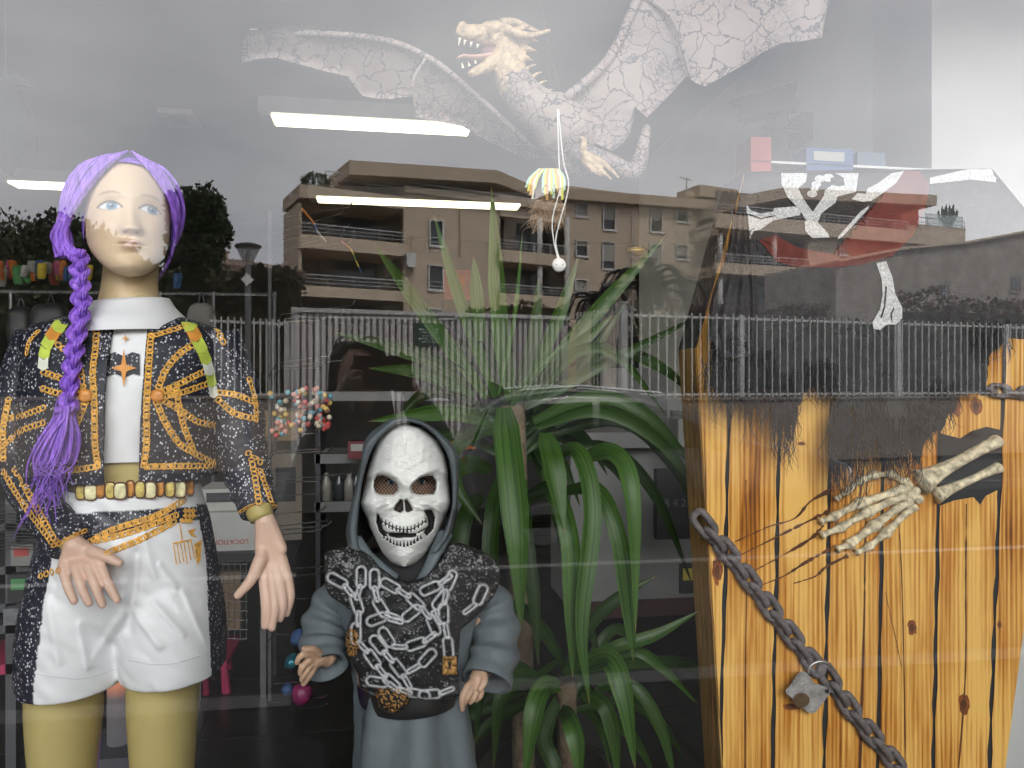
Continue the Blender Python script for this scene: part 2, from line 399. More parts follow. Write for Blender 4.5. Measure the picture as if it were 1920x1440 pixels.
def loggia(par, F, x0, y0, x1, y1, depth, m=None):
    """recessed opening: back wall with a dark glazed door"""
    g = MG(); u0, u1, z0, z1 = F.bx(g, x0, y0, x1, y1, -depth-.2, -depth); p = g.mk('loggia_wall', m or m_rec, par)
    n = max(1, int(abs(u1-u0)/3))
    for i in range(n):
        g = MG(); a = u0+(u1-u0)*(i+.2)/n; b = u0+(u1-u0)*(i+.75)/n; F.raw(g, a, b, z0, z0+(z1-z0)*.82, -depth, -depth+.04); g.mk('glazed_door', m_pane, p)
# ---------------- left block
FL = Face(560, 46.5, 1062, 53.)
bl = sthing('apartment_building', 'tan apartment block with set-back penthouse roof and stacked balconies, left of the three blocks', 'building', FL.w(FL.len/2, GZ, 0))
g = MG(); wins = [(803, 413, 830, 463), (801, 497, 830, 545), (800, 578, 830, 590)]
wall_with_holes(FL, g, 757, 374, 937, 760, wins, -.45, 0); g.mk('wall', m_tan, bl)
for i, q in enumerate(wins): window(bl, FL, *q, 0 if i < 2 else .6)
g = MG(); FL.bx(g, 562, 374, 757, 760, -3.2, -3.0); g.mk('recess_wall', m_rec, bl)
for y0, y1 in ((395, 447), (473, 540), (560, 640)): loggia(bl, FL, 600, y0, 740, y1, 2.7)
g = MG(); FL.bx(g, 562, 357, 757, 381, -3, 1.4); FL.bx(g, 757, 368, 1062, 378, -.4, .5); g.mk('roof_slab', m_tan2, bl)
for (a, b, c, d) in ((562, 447, 757, 472), (562, 540, 757, 560)):
    g = MG(); FL.bx(g, a, b, c, d, .9, 1.2); FL.bx(g, a, d-6, c, d, -3, .9); FL.bx(g, a, b, a+4, d, -3, .9); g.mk('balcony', m_tan, bl)
    railing(bl, FL, a+2, b-20, c, b+1, 1.05)
g = MG(); FL.bx(g, 560, 380, 566, 640, -3, .9); g.mk('side_fin', m_tan2, bl)
for x, y0, y1 in ((763, 475, 500),):
    g = MG(); FL.bx(g, x, y0, x+17, y1, .0, .5); g.mk('wall_unit', m_frame, bl)
for q in ((771, 440, 774, 600), (862, 395, 864, 480)): g = MG(); FL.bx(g, *q, .01, .12); g.mk('drain_pipe', m_tan2, bl)
g = MG(); FL.bx(g, 937, 374, 1062, 412, -.3, .1); g.mk('upper_wall', m_tan, bl)
g = MG(); FL.bx(g, 937, 412, 1062, 760, -3.2, -3.0); g.mk('recess_wall', m_rec, bl)
for (ys, yr, yb, yo) in ((473, 456, 495, 412), (553, 537, 576, 495)):
    loggia(bl, FL, 945, yo, 1055, ys, 2.6)
    g = MG(); FL.bx(g, 937, ys, 1062, yb, .2, .5); FL.bx(g, 937, yb-6, 1062, yb, -3, .2); g.mk('balcony', m_tan, bl)
    railing(bl, FL, 937, yr, 1062, ys+1, .4)
for x in (1005, 1056):
    g = MG(); g.tube([FL.w(FL.sz(x+5, 500)[0], FL.sz(x+5, y)[1], .15) for y in (410, 640)], .2, 10); g.mk('column', m_col, bl, True)
# penthouse
g = MG(); FL.bx(g, 655, 326, 1000, 368, -6, -5.6); p = g.mk('penthouse_wall', m_brn, bl)
for x0 in (700, 790, 880):
    g = MG(); FL.bx(g, x0, 333, x0+38, 366, -5.6, -5.5); g.mk('glazed_door', m_pane, p)
def seg_slab(F1, pts, th, back):
    g = MG()
    for (xa, ya, oa), (xb, yb, ob) in zip(pts[:-1], pts[1:]):
        ua, za = F1.sz(xa, ya, oa); ub, zb = F1.sz(xb, yb, ob)
        g.hexa([F1.w(ua, za-th, oa), F1.w(ub, zb-th, ob), F1.w(ub, zb-th, back), F1.w(ua, za-th, back), F1.w(ua, za, oa), F1.w(ub, zb, ob), F1.w(ub, zb, back), F1.w(ua, za, back)])
    return g
seg_slab(FL, [(655, 300, 1.2), (932, 319, 1.2), (1003, 350, -3.5)], .85, -7).mk('penthouse_roof', m_tan2, bl)
g = MG(); FL.bx(g, 655, 325, 661, 364, -6, -.2); g.mk('penthouse_fin', m_brn, bl)
railing(bl, FL, 610, 347, 1000, 366, .3, 3)
def leafcloud(g, n, size, sampler, c0, c1, seed=1, droop=0.):
    """n leaf-sized quads; sampler(k, rng)->points and outward dirs"""
    r = np.random.default_rng(seed); p, d = sampler(n, r)
    a = d+r.normal(scale=.9, size=(n, 3)); a[:, 2] -= droop; a /= np.linalg.norm(a, axis=1)[:, None]
    b = np.cross(a, r.normal(size=(n, 3))); b /= np.linalg.norm(b, axis=1)[:, None]
    s = size*r.uniform(.6, 1.4, (n, 1)); wv = s*.32
    v = np.stack([p-b*wv*.2, p+a*s*.5+b*wv, p+a*s, p+a*s*.5-b*wv], 1).reshape(-1, 3)
    f = np.arange(4*n).reshape(-1, 4)
    t = r.uniform(0, 1, (n, 1)); c = np.asarray(c0)*(1-t)+np.asarray(c1)*t
    g.add(v, f.tolist(), np.repeat(c, 4, axis=0))
def s_ellip(ctr, rad, hollow=.55):
    def f(n, r):
        d = r.normal(size=(n, 3)); d /= np.linalg.norm(d, axis=1)[:, None]
        lump = 1+.22*vnoise(d[:, 0]*4, d[:, 1]*4, d[:, 2]*4, 3)
        return np.asarray(ctr)+d*np.asarray(rad)*(r.uniform(hollow, 1, (n, 1))**.6)*lump[:, None], d
    return f
def s_box(a, b, lump=.1, seed=2):
    a = np.asarray(a, float); b = np.asarray(b, float)
    def f(n, r):
        p = r.uniform(size=(n, 3)); k = r.integers(0, 3, n)          # near front, top or anywhere
        p[k == 0, 1] *= .12; p[k == 1, 2] = 1-p[k == 1, 2]*.12
        q = a+(b-a)*p; h = vnoise(q[:, 0]*1.7, q[:, 2]*1.9, q[:, 1], seed)
        q[:, 2] += h*lump*(p[:, 2]); q[:, 1] -= np.abs(h)*lump*.6
        d = np.stack([r.normal(size=n)*.4, -np.where(k == 1, .2, .8), np.where(k == 1, 1., .35)], 1)
        return q, d
    return f
mat('bark', (.09, .07, .05), .9, .3, 8, bump=.5)
m_leaf = mat('foliage', (1, 1, 1), .6, .2, 3, attr=True, spec=.3)
DG0, DG1 = (.018, .028, .012), (.055, .075, .028)
c = FL.w(FL.sz(586, 347)[0], FL.sz(586, 347)[1], .6)
t = sthing('round_shrub', 'clipped round shrub in a planter on the corner of the left block terrace', 'shrub', c-np.array([0, 0, .7]))
g = MG(); leafcloud(g, 900, .16, s_ellip(c, (.85, .6, .55)), DG0, DG1, 5); g.mk('crown', m_leaf, t)
g = MG(); g.box(c+np.array([-.7, -.35, -.9]), c+np.array([.7, .35, -.45])); g.mk('planter', m_tan2, t)
# ---------------- middle block
FM = Face(1062, 53.5, 1345, 57.5)
bm_ = sthing('apartment_building', 'flat-fronted tan apartment block with rows of shuttered windows, middle of the three blocks', 'building', FM.w(FM.len/2, GZ, 0))
W = [(1077, 380, 1101, 408), (1077, 451, 1101, 482), (1076, 524, 1100, 553), (1128, 381, 1153, 433), (1127, 453, 1152, 506), (1127, 528, 1152, 575), (1217, 386, 1241, 437), (1216, 458, 1240, 506), (1216, 530, 1240, 575), (1266, 389, 1290, 418), (1265, 459, 1289, 488), (1265, 531, 1289, 560)]
g = MG(); wall_with_holes(FM, g, 1062, 366, 1345, 760, W, -.4, 0); g.mk('wall', m_tan, bm_)
for i, q in enumerate(W): window(bm_, FM, *q, [.9, .35, 1, .6, .7, .8, .55, .95, .6, .4, .7, .5][i])
seg_slab(FM, [(1050, 352, .7), (1350, 376, .7)], .75, -8).mk('roof_fascia', m_tan2, bm_)
g = MG(); g.tube([FM.w(FM.sz(1184, y)[0], FM.sz(1184, y)[1], .1) for y in (376, 640)], .06, 6); g.mk('drain_pipe', m_col, bm_)
g = MG(); FM.bx(g, 1312, 351, 1384, 372, -5, -2); g.mk('roof_box', m_tan2, bm_)
for x in (1316, 1384):
    g = MG(); c = FM.w(FM.sz(x, 357)[0], FM.sz(x, 357)[1], -1.5); g.sphere(c, (.5, .15, .55 if x > 1350 else .3), 14, 8); g.tube([c, c-np.array([0, 0, 1])], .05, 6); g.mk('satellite_dish', m_tan2, bm_, True)
g = MG(); a = FM.w(FM.sz(1310, 360)[0], FM.sz(1310, 362)[1], -1.5); g.tube([a, a+np.array([0, 0, 1.6])], .04, 6)
q = a+np.array([-.1, 0, 1.45]); g.tube([q+np.array([-.5, 0, .15]), q+np.array([.6, 0, -.1])], .03, 6)
for i in range(5): e = q+np.array([-.4+.22*i, 0, .13-.05*i]); g.tube([e-np.array([.05, .25, .15]), e+np.array([.05, .25, .15])], .02, 5)
g.mk('aerial', m_rail, bm_)
# ---------------- right block
FR = Face(1340, 51.5, 1760, 55.5)
br = sthing('apartment_building', 'tan and brick red apartment block with balconies, right of the three blocks', 'building', FR.w(FR.len/2, GZ, 0))
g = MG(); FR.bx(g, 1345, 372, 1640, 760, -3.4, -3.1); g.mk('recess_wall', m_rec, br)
wr = [(1571, 447, 1588, 480), (1618, 452, 1642, 475)]
g = MG(); wall_with_holes(FR, g, 1515, 441, 1810, 760, wr, -.45, 0); g.mk('wall', m_tan, br)
for q in wr: window(br, FR, *q, .9)
for (y0, y1) in ((376, 415), (441, 497), (516, 600)): loggia(br, FR, 1395, y0, 1510, y1, 2.7)
for (yp, yb, x1) in ((415, 441, 1702), (497, 517, 1516)):
    g = MG(); FR.bx(g, 1342, yp, x1, yb, .5, .8); FR.bx(g, 1342, yb-6, x1, yb, -3, .5); FR.bx(g, 1342, yp, 1347, yb, -3, .5); g.mk('balcony', m_tan, br)
    railing(br, FR, 1342, yp-16, min(x1, 1715), yp+1, .65)
for x in (1346, 1447):
    for y0, y1 in ((440, 498), (517, 600)):
        g = MG(); g.tube([FR.w(FR.sz(x, y)[0], FR.sz(x, y)[1], .3) for y in (y0, y1)], .18, 10); g.mk('column', m_col, br, True)
g = MG(); FR.bx(g, 1590, 376, 1722, 430, -2.0, -1.7); g.mk('red_wall', m_red, br)
g = MG(); FR.bx(g, 1592, 442, 1690, 505, .02, .12); g.mk('red_panel', mat('orange_red_render', (.45, .17, .10), .9, .08, 1), br)
seg_slab(FR, [(1388, 367, .4), (1472, 351, 1.0), (1757, 366, 1.6)], .8, -6).mk('roof_slab', m_tan2, br)
g = MG(); FR.bx(g, 1700, 427, 1810, 460, .0, .3); FR.bx(g, 1722, 424, 1810, 440, -3, .0); g.mk('terrace_parapet', m_tan, br)
railing(br, FR, 1715, 411, 1808, 428, .1, 2)
gp = mat('terrace_glass', (.5, .6, .6), .05, .1, 1, alpha=.35)
g = MG(); FR.bx(g, 1735, 403, 1806, 427, .13, .15); g.mk('glass_screen', gp, br)
c = FR.w(FR.sz(1790, 427)[0], FR.sz(1790, 427)[1], -.6)
t = sthing('cactus', 'branching candelabra cactus on the roof terrace at the right block', 'cactus', c); k = 55/1442
g = MG()
for i in range(13):
    a = -1+2*i/12; bx = a*.62; h = 1.95-.35*abs(a)**2+.12*sin(i*5)
    g.tube(cr([c+np.array([bx*.15, .1*sin(i), .0]), c+np.array([bx*.75, .25*cos(i*2), .75]), c+np.array([bx*1.05, .3*cos(i*2), 1.15]), c+np.array([bx*1.1, .3*cos(i*2), h])], 9), [.06, .07, .08, .09, .1, .1, .1, .09, .04], 6)
g.mk('stem', mat('cactus_green', (.05, .07, .04), .7, .3, 6), t)
# ---------------- grey building at far right
FG = Face(1560, 33., 1990, 37.)
bgx = sthing('stone_building', 'long grey brown rendered building with sloping roofline at far right', 'building', FG.w(FG.len/2, GZ, 0))
top = [(1567, 493), (1680, 470), (1810, 457), (1925, 436), (2100, 405)]
pl = [FG.w(*FG.sz(*q), 0) for q in top]+[FG.w(*FG.sz(2100, 760), 0), FG.w(*FG.sz(1567, 760), 0)]
g = MG(); g.prism(pl, -FG.n*5); g.mk('wall', mat('grey_brown_render', (.27, .235, .205), .95, .12, 1.2, bump=.3), bgx)
g = MG()
for (xa, ya), (xb, yb) in zip(top[:-1], top[1:]):
    ua, za = FG.sz(xa, ya); ub, zb = FG.sz(xb, yb)
    g.hexa([FG.w(ua, za, .25), FG.w(ub, zb, .25), FG.w(ub, zb, -5), FG.w(ua, za, -5), FG.w(ua, za+.12, .25), FG.w(ub, zb+.12, .25), FG.w(ub, zb+.12, -5), FG.w(ua, za+.12, -5)])
g.mk('roof_edge', m_tan2, bgx)
for q in ((1763, 534, 1779, 558), (1895, 519, 1914, 546)):
    g = MG(); FG.bx(g, *q, .005, .02); p = g.mk('window', m_pane, bgx); g = MG(); FG.bx(g, q[0]-1, q[3], q[2]+1, q[3]+2, .005, .12); g.mk('sill', m_tan2, p)
    g = MG(); u0, u1, z0, z1 = FG.bx(MG(), *q, .0, .02)
    for s in range(1, 3): FG.raw(g, u0+(u1-u0)*s/3-.015, u0+(u1-u0)*s/3+.015, z0, z1, .022, .05)
    g.mk('window_bar', m_rail, p)
# ---------------- small house with chimney, far left
FH = Face(380, 40, 560, 42)
bh = sthing('house', 'low white house with tiled roof and chimney showing beside the street lamp', 'house', FH.w(2, GZ, 0))
g = MG(); FH.bx(g, 390, 498, 560, 760, -4, 0); g.mk('wall', mat('white_house_wall', (.6, .58, .55), .9, .06, 2), bh)
u0, z0 = FH.sz(385, 500); u1, _ = FH.sz(570, 500); um, zm = FH.sz(440, 473)
g = MG(); g.add([FH.w(u0, z0, .6), FH.w(u1, z0, .6), FH.w(u1-2.5, zm, -3), FH.w(u0+.5, zm, -3), FH.w(u0, z0-.2, .6), FH.w(u1, z0-.2, .6)], [(0, 1, 2, 3), (0, 4, 5, 1)])
for i in range(26):
    a = u0+(u1-u0)*i/26; g.tube([FH.w(a, z0+.04, .62), FH.w(min(a+.5, u1-2.5), zm+.04, -3)], .09, 6)
g.mk('roof', mat('clay_roof_tile', (.22, .15, .12), .9, .3, 6), bh)
g = MG(); FH.bx(g, 416, 472, 428, 502, -1.5, -.8); FH.bx(g, 414, 469, 430, 473, -1.6, -.7); g.mk('chimney', mat('chimney_render', (.5, .38, .3), .9, .1, 3), bh)
FK = Face(525, 55, 565, 55.5)
g = MG(); FK.bx(g, 528, 495, 562, 760, -4, 0)
o = g.mk('pale_house', mat('pink_render', (.55, .42, .38), .9, .06, 2)); tag(o, 'sliver of a pale pink house between the hedge and the left block', 'house')
# ---------------- yard: low wall, gate, railings
FF = Face(1180, 13.2, 1930, 14.9)
m_bar = mat('light_grey_railing', (.48, .47, .455), .5, .08, 6, metal=.1)
m_lw = mat('rendered_low_wall', (.19, .16, .13), .9, .12, 2, bump=.2)
def low_wall(F, x0, x1, ytop, label, gname='low_wall'):
    g = MG(); u0, _ = F.sz(x0, ytop); u1, _ = F.sz(x1, ytop); _, z = F.sz((x0+x1)/2, ytop); F.raw(g, u0, u1, GZ-.15, z, -.35, -.05); F.raw(g, u0, u1, z, z+.05, -.4, 0)
    return tag(g.mk(gname, m_lw), label, 'wall')
low_wall(FF, 1180, 1990, 748, 'low tan rendered wall under the bar railings on the right')
def bar_fence(F, x0, x1, yt, yb, n, label, post_px, spike=8):
    u0, _ = F.sz(x0, yt); u1, _ = F.sz(x1, yt); _, zt = F.sz((x0+x1)/2, yt); _, zb = F.sz((x0+x1)/2, yb); zsp = spike/1442*14
    t = sthing('railing_fence', label, 'fence', F.w((u0+u1)/2, zb, -.2))
    g = MG(); F.raw(g, u0, u1, zt-.03, zt+.02, -.225, -.175); g.mk('top_rail', m_bar, t)
    g = MG(); F.raw(g, u0, u1, zb-.03, zb+.02, -.225, -.175); g.mk('bottom_rail', m_bar, t)
    for i in range(n):
        u = u0+(u1-u0)*(i+.5)/n; g = MG(); F.raw(g, u-.013, u+.013, zb-.14, zt+zsp, -.17, -.144); g.mk('bar', m_bar, t)
    for x in post_px:
        u, _ = F.sz(x, yt); g = MG(); F.raw(g, u-.05, u+.05, zb-.25, zt+.06, -.25, -.143); g.mk('post', m_bar, t)
    return t
bar_fence(FF, 1184, 1945, 601, 738, 56, 'pale grey bar railings on the low wall, right of the gate', (1400, 1696, 1900))
FO = Face(1062, 15.2, 1180, 13.2)
bar_fence(FO, 1068, 1176, 586, 734, 16, 'short run of grey railings turning back beside the gate', ())
low_wall(FO, 1062, 1180, 744, 'short low wall under the railings that turn back beside the gate')
g = MG(); u, z = FF.sz(1180, 567); FF.raw(g, u-.09, u+.03, GZ, z, -.3, -.15); FF.raw(g, u-.11, u+.05, z, z+.03, -.32, -.13)
tag(g.mk('fence_post', m_bar), 'square grey corner post where the two runs of railings meet', 'post')
FT = Face(550, 14.2, 1062, 15.2)
gt = sthing('sheet_gate', 'wide grey corrugated metal gate with a green notice on it', 'gate', FT.w(FT.len/2, GZ-.1, 0))
m_sheet = mat('grey_corrugated_sheet', (.52, .48, .465), .55, .1, 3, metal=.1)
u0, zt = FT.sz(552, 588); u1, _ = FT.sz(1060, 588); zt = FT.sz(800, 588)[1]; n = 46; pw = (u1-u0)/n
for i in range(n):
    a = u0+i*pw; g = MG(); q = [(0, 0), (.06, .0), (.14, .05), (.66, .05), (.74, 0), (.80, 0)]
    lo = [FT.w(a+s*pw, GZ+.05, o) for s, o in q]; hi = [FT.w(a+s*pw, zt-.03, o) for s, o in q]
    g.add(lo+hi, [(j, j+1, j+7, j+6) for j in range(5)]); g.mk('panel', m_sheet, gt)
g = MG(); FT.raw(g, u0, u1, GZ+.06, zt-.06, -.03, -.012); g.mk('rib_shade_sheet', m_pane, gt)  # dark sheet added behind the panel gaps, standing in for shade between ribs
g = MG(); FT.raw(g, u0-.05, u1+.05, zt-.05, zt+.03, .055, .12); FT.raw(g, u0-.05, u1+.05, GZ, GZ+.05, -.02, .06); g.mk('rail', m_bar, gt)
for x in (552, 800, 1060):
    u, _ = FT.sz(x, 600); g = MG(); FT.raw(g, u-.06, u+.06, GZ-.1, zt+.05, -.12, -.01); g.mk('post', m_bar, gt)
nb = sthing('notice_board', 'dark green notice board with pale lettering fixed to the corrugated gate', 'sign', FT.w(*FT.sz(804, 648), .06))
g = MG(); ub0, ub1, zb0, zb1 = FT.bx(g, 778, 606, 831, 648, .06, .09); g.mk('plate', mat('dark_green_sign', (.01, .035, .02), .4, .15, 5), nb)
tg = mat('sign_lettering', (.45, .55, .45), .6, .1, 5)
for i, (a, b) in enumerate(((.35, .65), (.15, .85), (.2, .8), (.28, .75), (.12, .9), (.2, .82))):
    g = MG(); z = zb1-(zb1-zb0)*(.14+.14*i); q = a
    rr = np.random.default_rng(i)
    while q < b:
        wl = rr.uniform(.03, .09); FT.raw(g, ub0+(ub1-ub0)*q, ub0+(ub1-ub0)*min(q+wl, b), z-.011, z+.011, .092, .094); q += wl+.025
    g.mk('lettering', tg, nb)
bar_fence(Face(360, 13.4, 552, 14.2), 400, 545, 603, 740, 12, 'pale grey bar railings behind the jacket, left of the gate', (545,))
low_wall(Face(-60, 12.5, 552, 14.2), -200, 548, 750, 'low tan rendered wall running along on the left')
# planted strip and hedges
RD = (.09, .022, .018)
def hedge(name, label, x0, x1, ytop, D, depth, n, c0, c1, size=.16, seed=1, lump=.3, cat='hedge'):
    a = P(x0, ytop, D); b = P(x1, ytop, D); g = MG(); leafcloud(g, n, size, s_box((a[0], D, GZ), (b[0], D+depth, a[2]), lump, seed), c0, c1, seed)
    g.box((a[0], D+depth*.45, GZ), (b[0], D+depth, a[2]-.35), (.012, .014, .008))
    return tag(g.mk(name, m_leaf), label, cat)
hedge('hedge', 'dark clipped hedge right behind the bar railings on the right', 1190, 1960, 598, 15.2, 1.4, 9000, DG0, (.05, .06, .026), .13, 4, .12)
hedge('hedge', 'reddish photinia hedge rising over the railings at the far right', 1700, 2000, 556, 17.5, 1.2, 3500, (.03, .022, .015), (.11, .035, .03), .13, 9, .35)
hedge('hedge', 'red-tipped photinia hedge behind the railings beneath the right block', 1300, 1560, 572, 19.5, 1.2, 3000, (.03, .024, .015), RD, .15, 11, .25)
hedge('hedge', 'tall dark hedge with red tips behind the mannequin, left of the gate', 395, 556, 515, 15.5, 1.4, 6500, (.015, .02, .01), (.06, .045, .022), .14, 13, .35)
hedge('hedge', 'leafy planted strip with reddish leaves along the top of the gate', 880, 1070, 578, 17.4, .8, 1500, DG0, (.09, .05, .03), .15, 17, .25)
def tree(name, label, ctrpx, D, rx, rz, n, c0, c1, size, seed, spike=False, trunk=True):
    c = P(*ctrpx, D); t = sthing(name, label, 'tree', (c[0], D, GZ)); g = MG()
    leafcloud(g, n, size, s_ellip(c, (rx, rx*.8, rz), .35), c0, c1, seed)
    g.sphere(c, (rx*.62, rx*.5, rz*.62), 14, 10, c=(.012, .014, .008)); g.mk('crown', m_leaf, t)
    g = MG(); g.tube(cr([(c[0], D, GZ), (c[0]+.1, D, c[2]*.5), c], 8), np.linspace(.22, .08, 8), 8); g.mk('trunk', mat('bark', (.09, .07, .05), .9, .3, 8, bump=.5), t)
    return t
# tall conifer screen
c = P(362, 376, 22.); cb = P(330, 360, 22.); cr_ = P(409, 360, 22.)
t = sthing('conifer', 'tall dark square-topped conifer standing behind the mannequin head', 'tree', (c[0], 22.5, GZ))
g = MG(); leafcloud(g, 17000, .16, s_box((P(312, 360, 22)[0], 22, .5), (cr_[0], 24, c[2]-.1), .35, 21), (.012, .02, .008), (.045, .065, .022), 21)
rr = np.random.default_rng(3)
for i in range(26):
    x = rr.uniform(P(313, 360, 22)[0], cr_[0]); h = rr.uniform(.15, .6); y = rr.uniform(22, 23)
    leafcloud(g, 40, .14, lambda n, r, x=x, y=y, h=h: (np.stack([x+r.normal(scale=.05, size=n), np.full(n, y), c[2]-.3+r.uniform(0, h+.3, n)], 1), np.tile([0, 0, 1.], (n, 1))), (.012, .02, .008), (.045, .065, .022), i)
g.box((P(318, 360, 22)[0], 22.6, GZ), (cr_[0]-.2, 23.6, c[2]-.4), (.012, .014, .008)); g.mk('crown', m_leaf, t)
g = MG(); g.tube([(c[0], 23, GZ), (c[0], 23, 2)], .2, 8); g.mk('trunk', MATS['bark'], t)
for i, (x, y, D, rx, rz, lb) in enumerate(((10, 505, 26, 2.4, 1.7, 'broad dark tree reflected at the far left edge above the packets'), (112, 490, 24, 1.3, 1.35, 'dark tree with ragged top reflected over the braid'), (190, 520, 21, 1.0, 1.2, 'low dark tree reflected across the mannequin cheek'), (240, 545, 20, 1.1, .8, 'low bushy tree reflected across the mannequin neck'))):
    tree('garden_tree', lb, (x, y), D, rx, rz, 7000, (.014, .02, .009), (.06, .065, .026), .15, 30+i)
hedge('hedge', 'long dark hedge reflected across the left of the window', -260, 330, 530, 17.5, 1.5, 6000, (.012, .018, .008), (.05, .055, .022), .2, 41, .5)
# palms
def palm(label, px, py, D, n, ln, seed):
    c = P(px, py, D); t = sthing('palm_tree', label, 'tree', (c[0], D, GZ)); r = np.random.default_rng(seed)
    g = MG(); g.tube([(c[0], D, GZ), c], .22, 10); g.mk('trunk', MATS['bark'], t)
    for i in range(n):
        az = 2*pi*i/n+r.uniform(-.2, .2); el = r.uniform(.15, 1.25); l_ = ln*r.uniform(.8, 1.1); d = np.array([cos(az), sin(az)*.8, 0])
        p = cr([c, c+d*l_*.35*cos(el)+np.array([0, 0, l_*.42*sin(el)+.1]), c+d*l_*.75*cos(el*.7)+np.array([0, 0, l_*.5*sin(el)]), c+d*l_*cos(el*.5)*.95+np.array([0, 0, l_*.5*sin(el)-l_*.45])], 22)
        g = MG(); g.tube(p, np.linspace(.03, .008, 22), 4, c=(.10, .12, .045)); side = np.cross(d, [0, 0, 1.])
        for j in range(2, 22):
            tt = p[j]-p[j-1]; tt /= np.linalg.norm(tt); w_ = .5*ln/2.2*(1-abs(j/22-.4)**1.5)
            for s in (-1, 1):
                for h in (0, .5):
                    b = p[j]-(p[j]-p[j-1])*h; tip = b+(side*s*.75+tt*.75)*w_+np.array([0, 0, -.22*w_])
                    q = tt*.03; g.add([b-q, b+q, tip], [(0, 1, 2)], np.array([(.06, .095, .034)])*r.uniform(.6, 1.8))
        g.mk('frond', m_leaf, t)
palm('arching palm with long drooping fronds in front of the middle block', 1215, 558, 24., 22, 2.3, 3)
palm('smaller palm at the left foot of the middle block', 1120, 575, 27., 16, 1.6, 5)
# street lamp
D = 10.5; c = P(465, 480, D); t = sthing('street_lamp', 'street lamp with a conical glass lantern and flat dark cap', 'street lamp', (c[0], D, GZ)); q = D/1442*1.12
g = MG(); g.tube([(c[0], D, GZ), (c[0], D, c[2]-.12)], .045, 10); g.mk('post', mat('lamp_post_grey', (.12, .12, .12), .5), t)
g = MG(); z1 = P(465, 463, D)[2]; z0 = P(465, 492, D)[2]; r1 = 24*q/1.1; r0 = 9*q/1.1
n = 20; a = np.linspace(0, 2*pi, n, endpoint=False)
g.grid(np.array([[(c[0]+r*cos(b), D+r*sin(b), z) for b in a] for r, z in ((r0, z0), (r1, z1))]), True); g.mk('lantern', mat('lantern_glass', (.30, .28, .25), .15, .1, 5, alpha=.55), t)
g = MG(); g.grid(np.array([[(c[0]+r*cos(b), D+r*sin(b), z) for b in a] for r, z in ((r1*1.03, z1-.01), (r1*1.05, z1+.02), (r1*.6, z1+.05), (.001, z1+.065))]), True); g.mk('cap', mat('lamp_cap', (.03, .03, .03), .5), t)
g = MG()
for i in range(5): g.tube([(c[0], D, z0+.03+i*.028), (c[0], D, z0+.048+i*.028)], .035, 10)
g.mk('bulb_fins', m_frame, t)
g = MG(); z = P(470, 525, D)[2]; g.prism([(c[0]-.0, D-.06, z-.09), (c[0]+.09, D-.06, z), (c[0], D-.06, z+.09), (c[0]-.09, D-.06, z)], (0, .01, 0)); g.mk('diamond_plate', m_frame, t)
# ---------------- parked car
CD = 5.9; CZ0 = GZ-.12
car = sthing('parked_car', 'grey hatchback with roof antenna parked at the kerb behind the photographer', 'car', (P(1180, 720, CD)[0], CD+.9, CZ0))
m_paint = mat('grey_car_paint', (.015, .016, .017), .3, .05, 2, metal=.0, coat=.2); m_cglass = mat('car_glass', (.015, .02, .02), .05, .1, 1)
m_tyre = mat('tyre_rubber', (.02, .02, .02), .8); m_rim = mat('alloy_rim', (.45, .45, .46), .3, .05, 5, metal=.9); m_blk = mat('black_trim', (.02, .02, .022), .5)
X0 = P(862, 720, CD)[0]
prof = [(0.02, .35), (0.0, .55), (.02, .88), (.12, .98), (.32, 1.42), (.46, 1.50), (1.0, 1.56), (1.7, 1.54), (2.15, 1.47), (2.75, 1.12), (2.95, 1.04), (3.6, .95), (3.92, .82), (4.02, .6), (4.0, .35), (3.6, .26), (.4, .26)]
def carloft(prof, y0, y1, inset):
    V = []
    for y, s in ((y0, 1.), (y0+.08, .0), (y1-.08, .0), (y1, 1.)):
        V.append([(X0+x, y+(0 if True else 0), CZ0+z) for x, z in prof])
    return V
g = MG(); pr_ = np.array(prof); rows = []
for yy, k in ((CD, .93), (CD+.05, .985), (CD+.14, 1.), (CD+1.66, 1.), (CD+1.75, .985), (CD+1.8, .93)):
    c_ = np.array([2.0, .6]); q = c_+(pr_-c_)*k; tum = np.clip((q[:, 1]-.9)/.6, 0, 1)*.16
    yv = np.where(tum > 0, yy+(CD+.9-yy)*tum, yy); rows.append(np.stack([X0+q[:, 0], yv, CZ0+q[:, 1]], 1))
g.grid(np.array(rows), True); n = len(prof); base = 5*n; g.f += [tuple(range(n))[::-1], tuple(base+i for i in range(n))]
g.mk('body', m_paint, car, True)
def carplate(pts, y, name, m, d=.012):
    g = MG(); P3 = []
    for x, z in pts:
        tm_ = np.clip((z-.9)/.6, 0, 1)*.16; yv = y+(CD+.9-y)*tm_; P3.append((X0+x, yv-(d if y < CD+.9 else -d), CZ0+z))
    g.prism(P3, (0, .02 if y < CD+.9 else -.02, 0)); return g.mk(name, m, car)
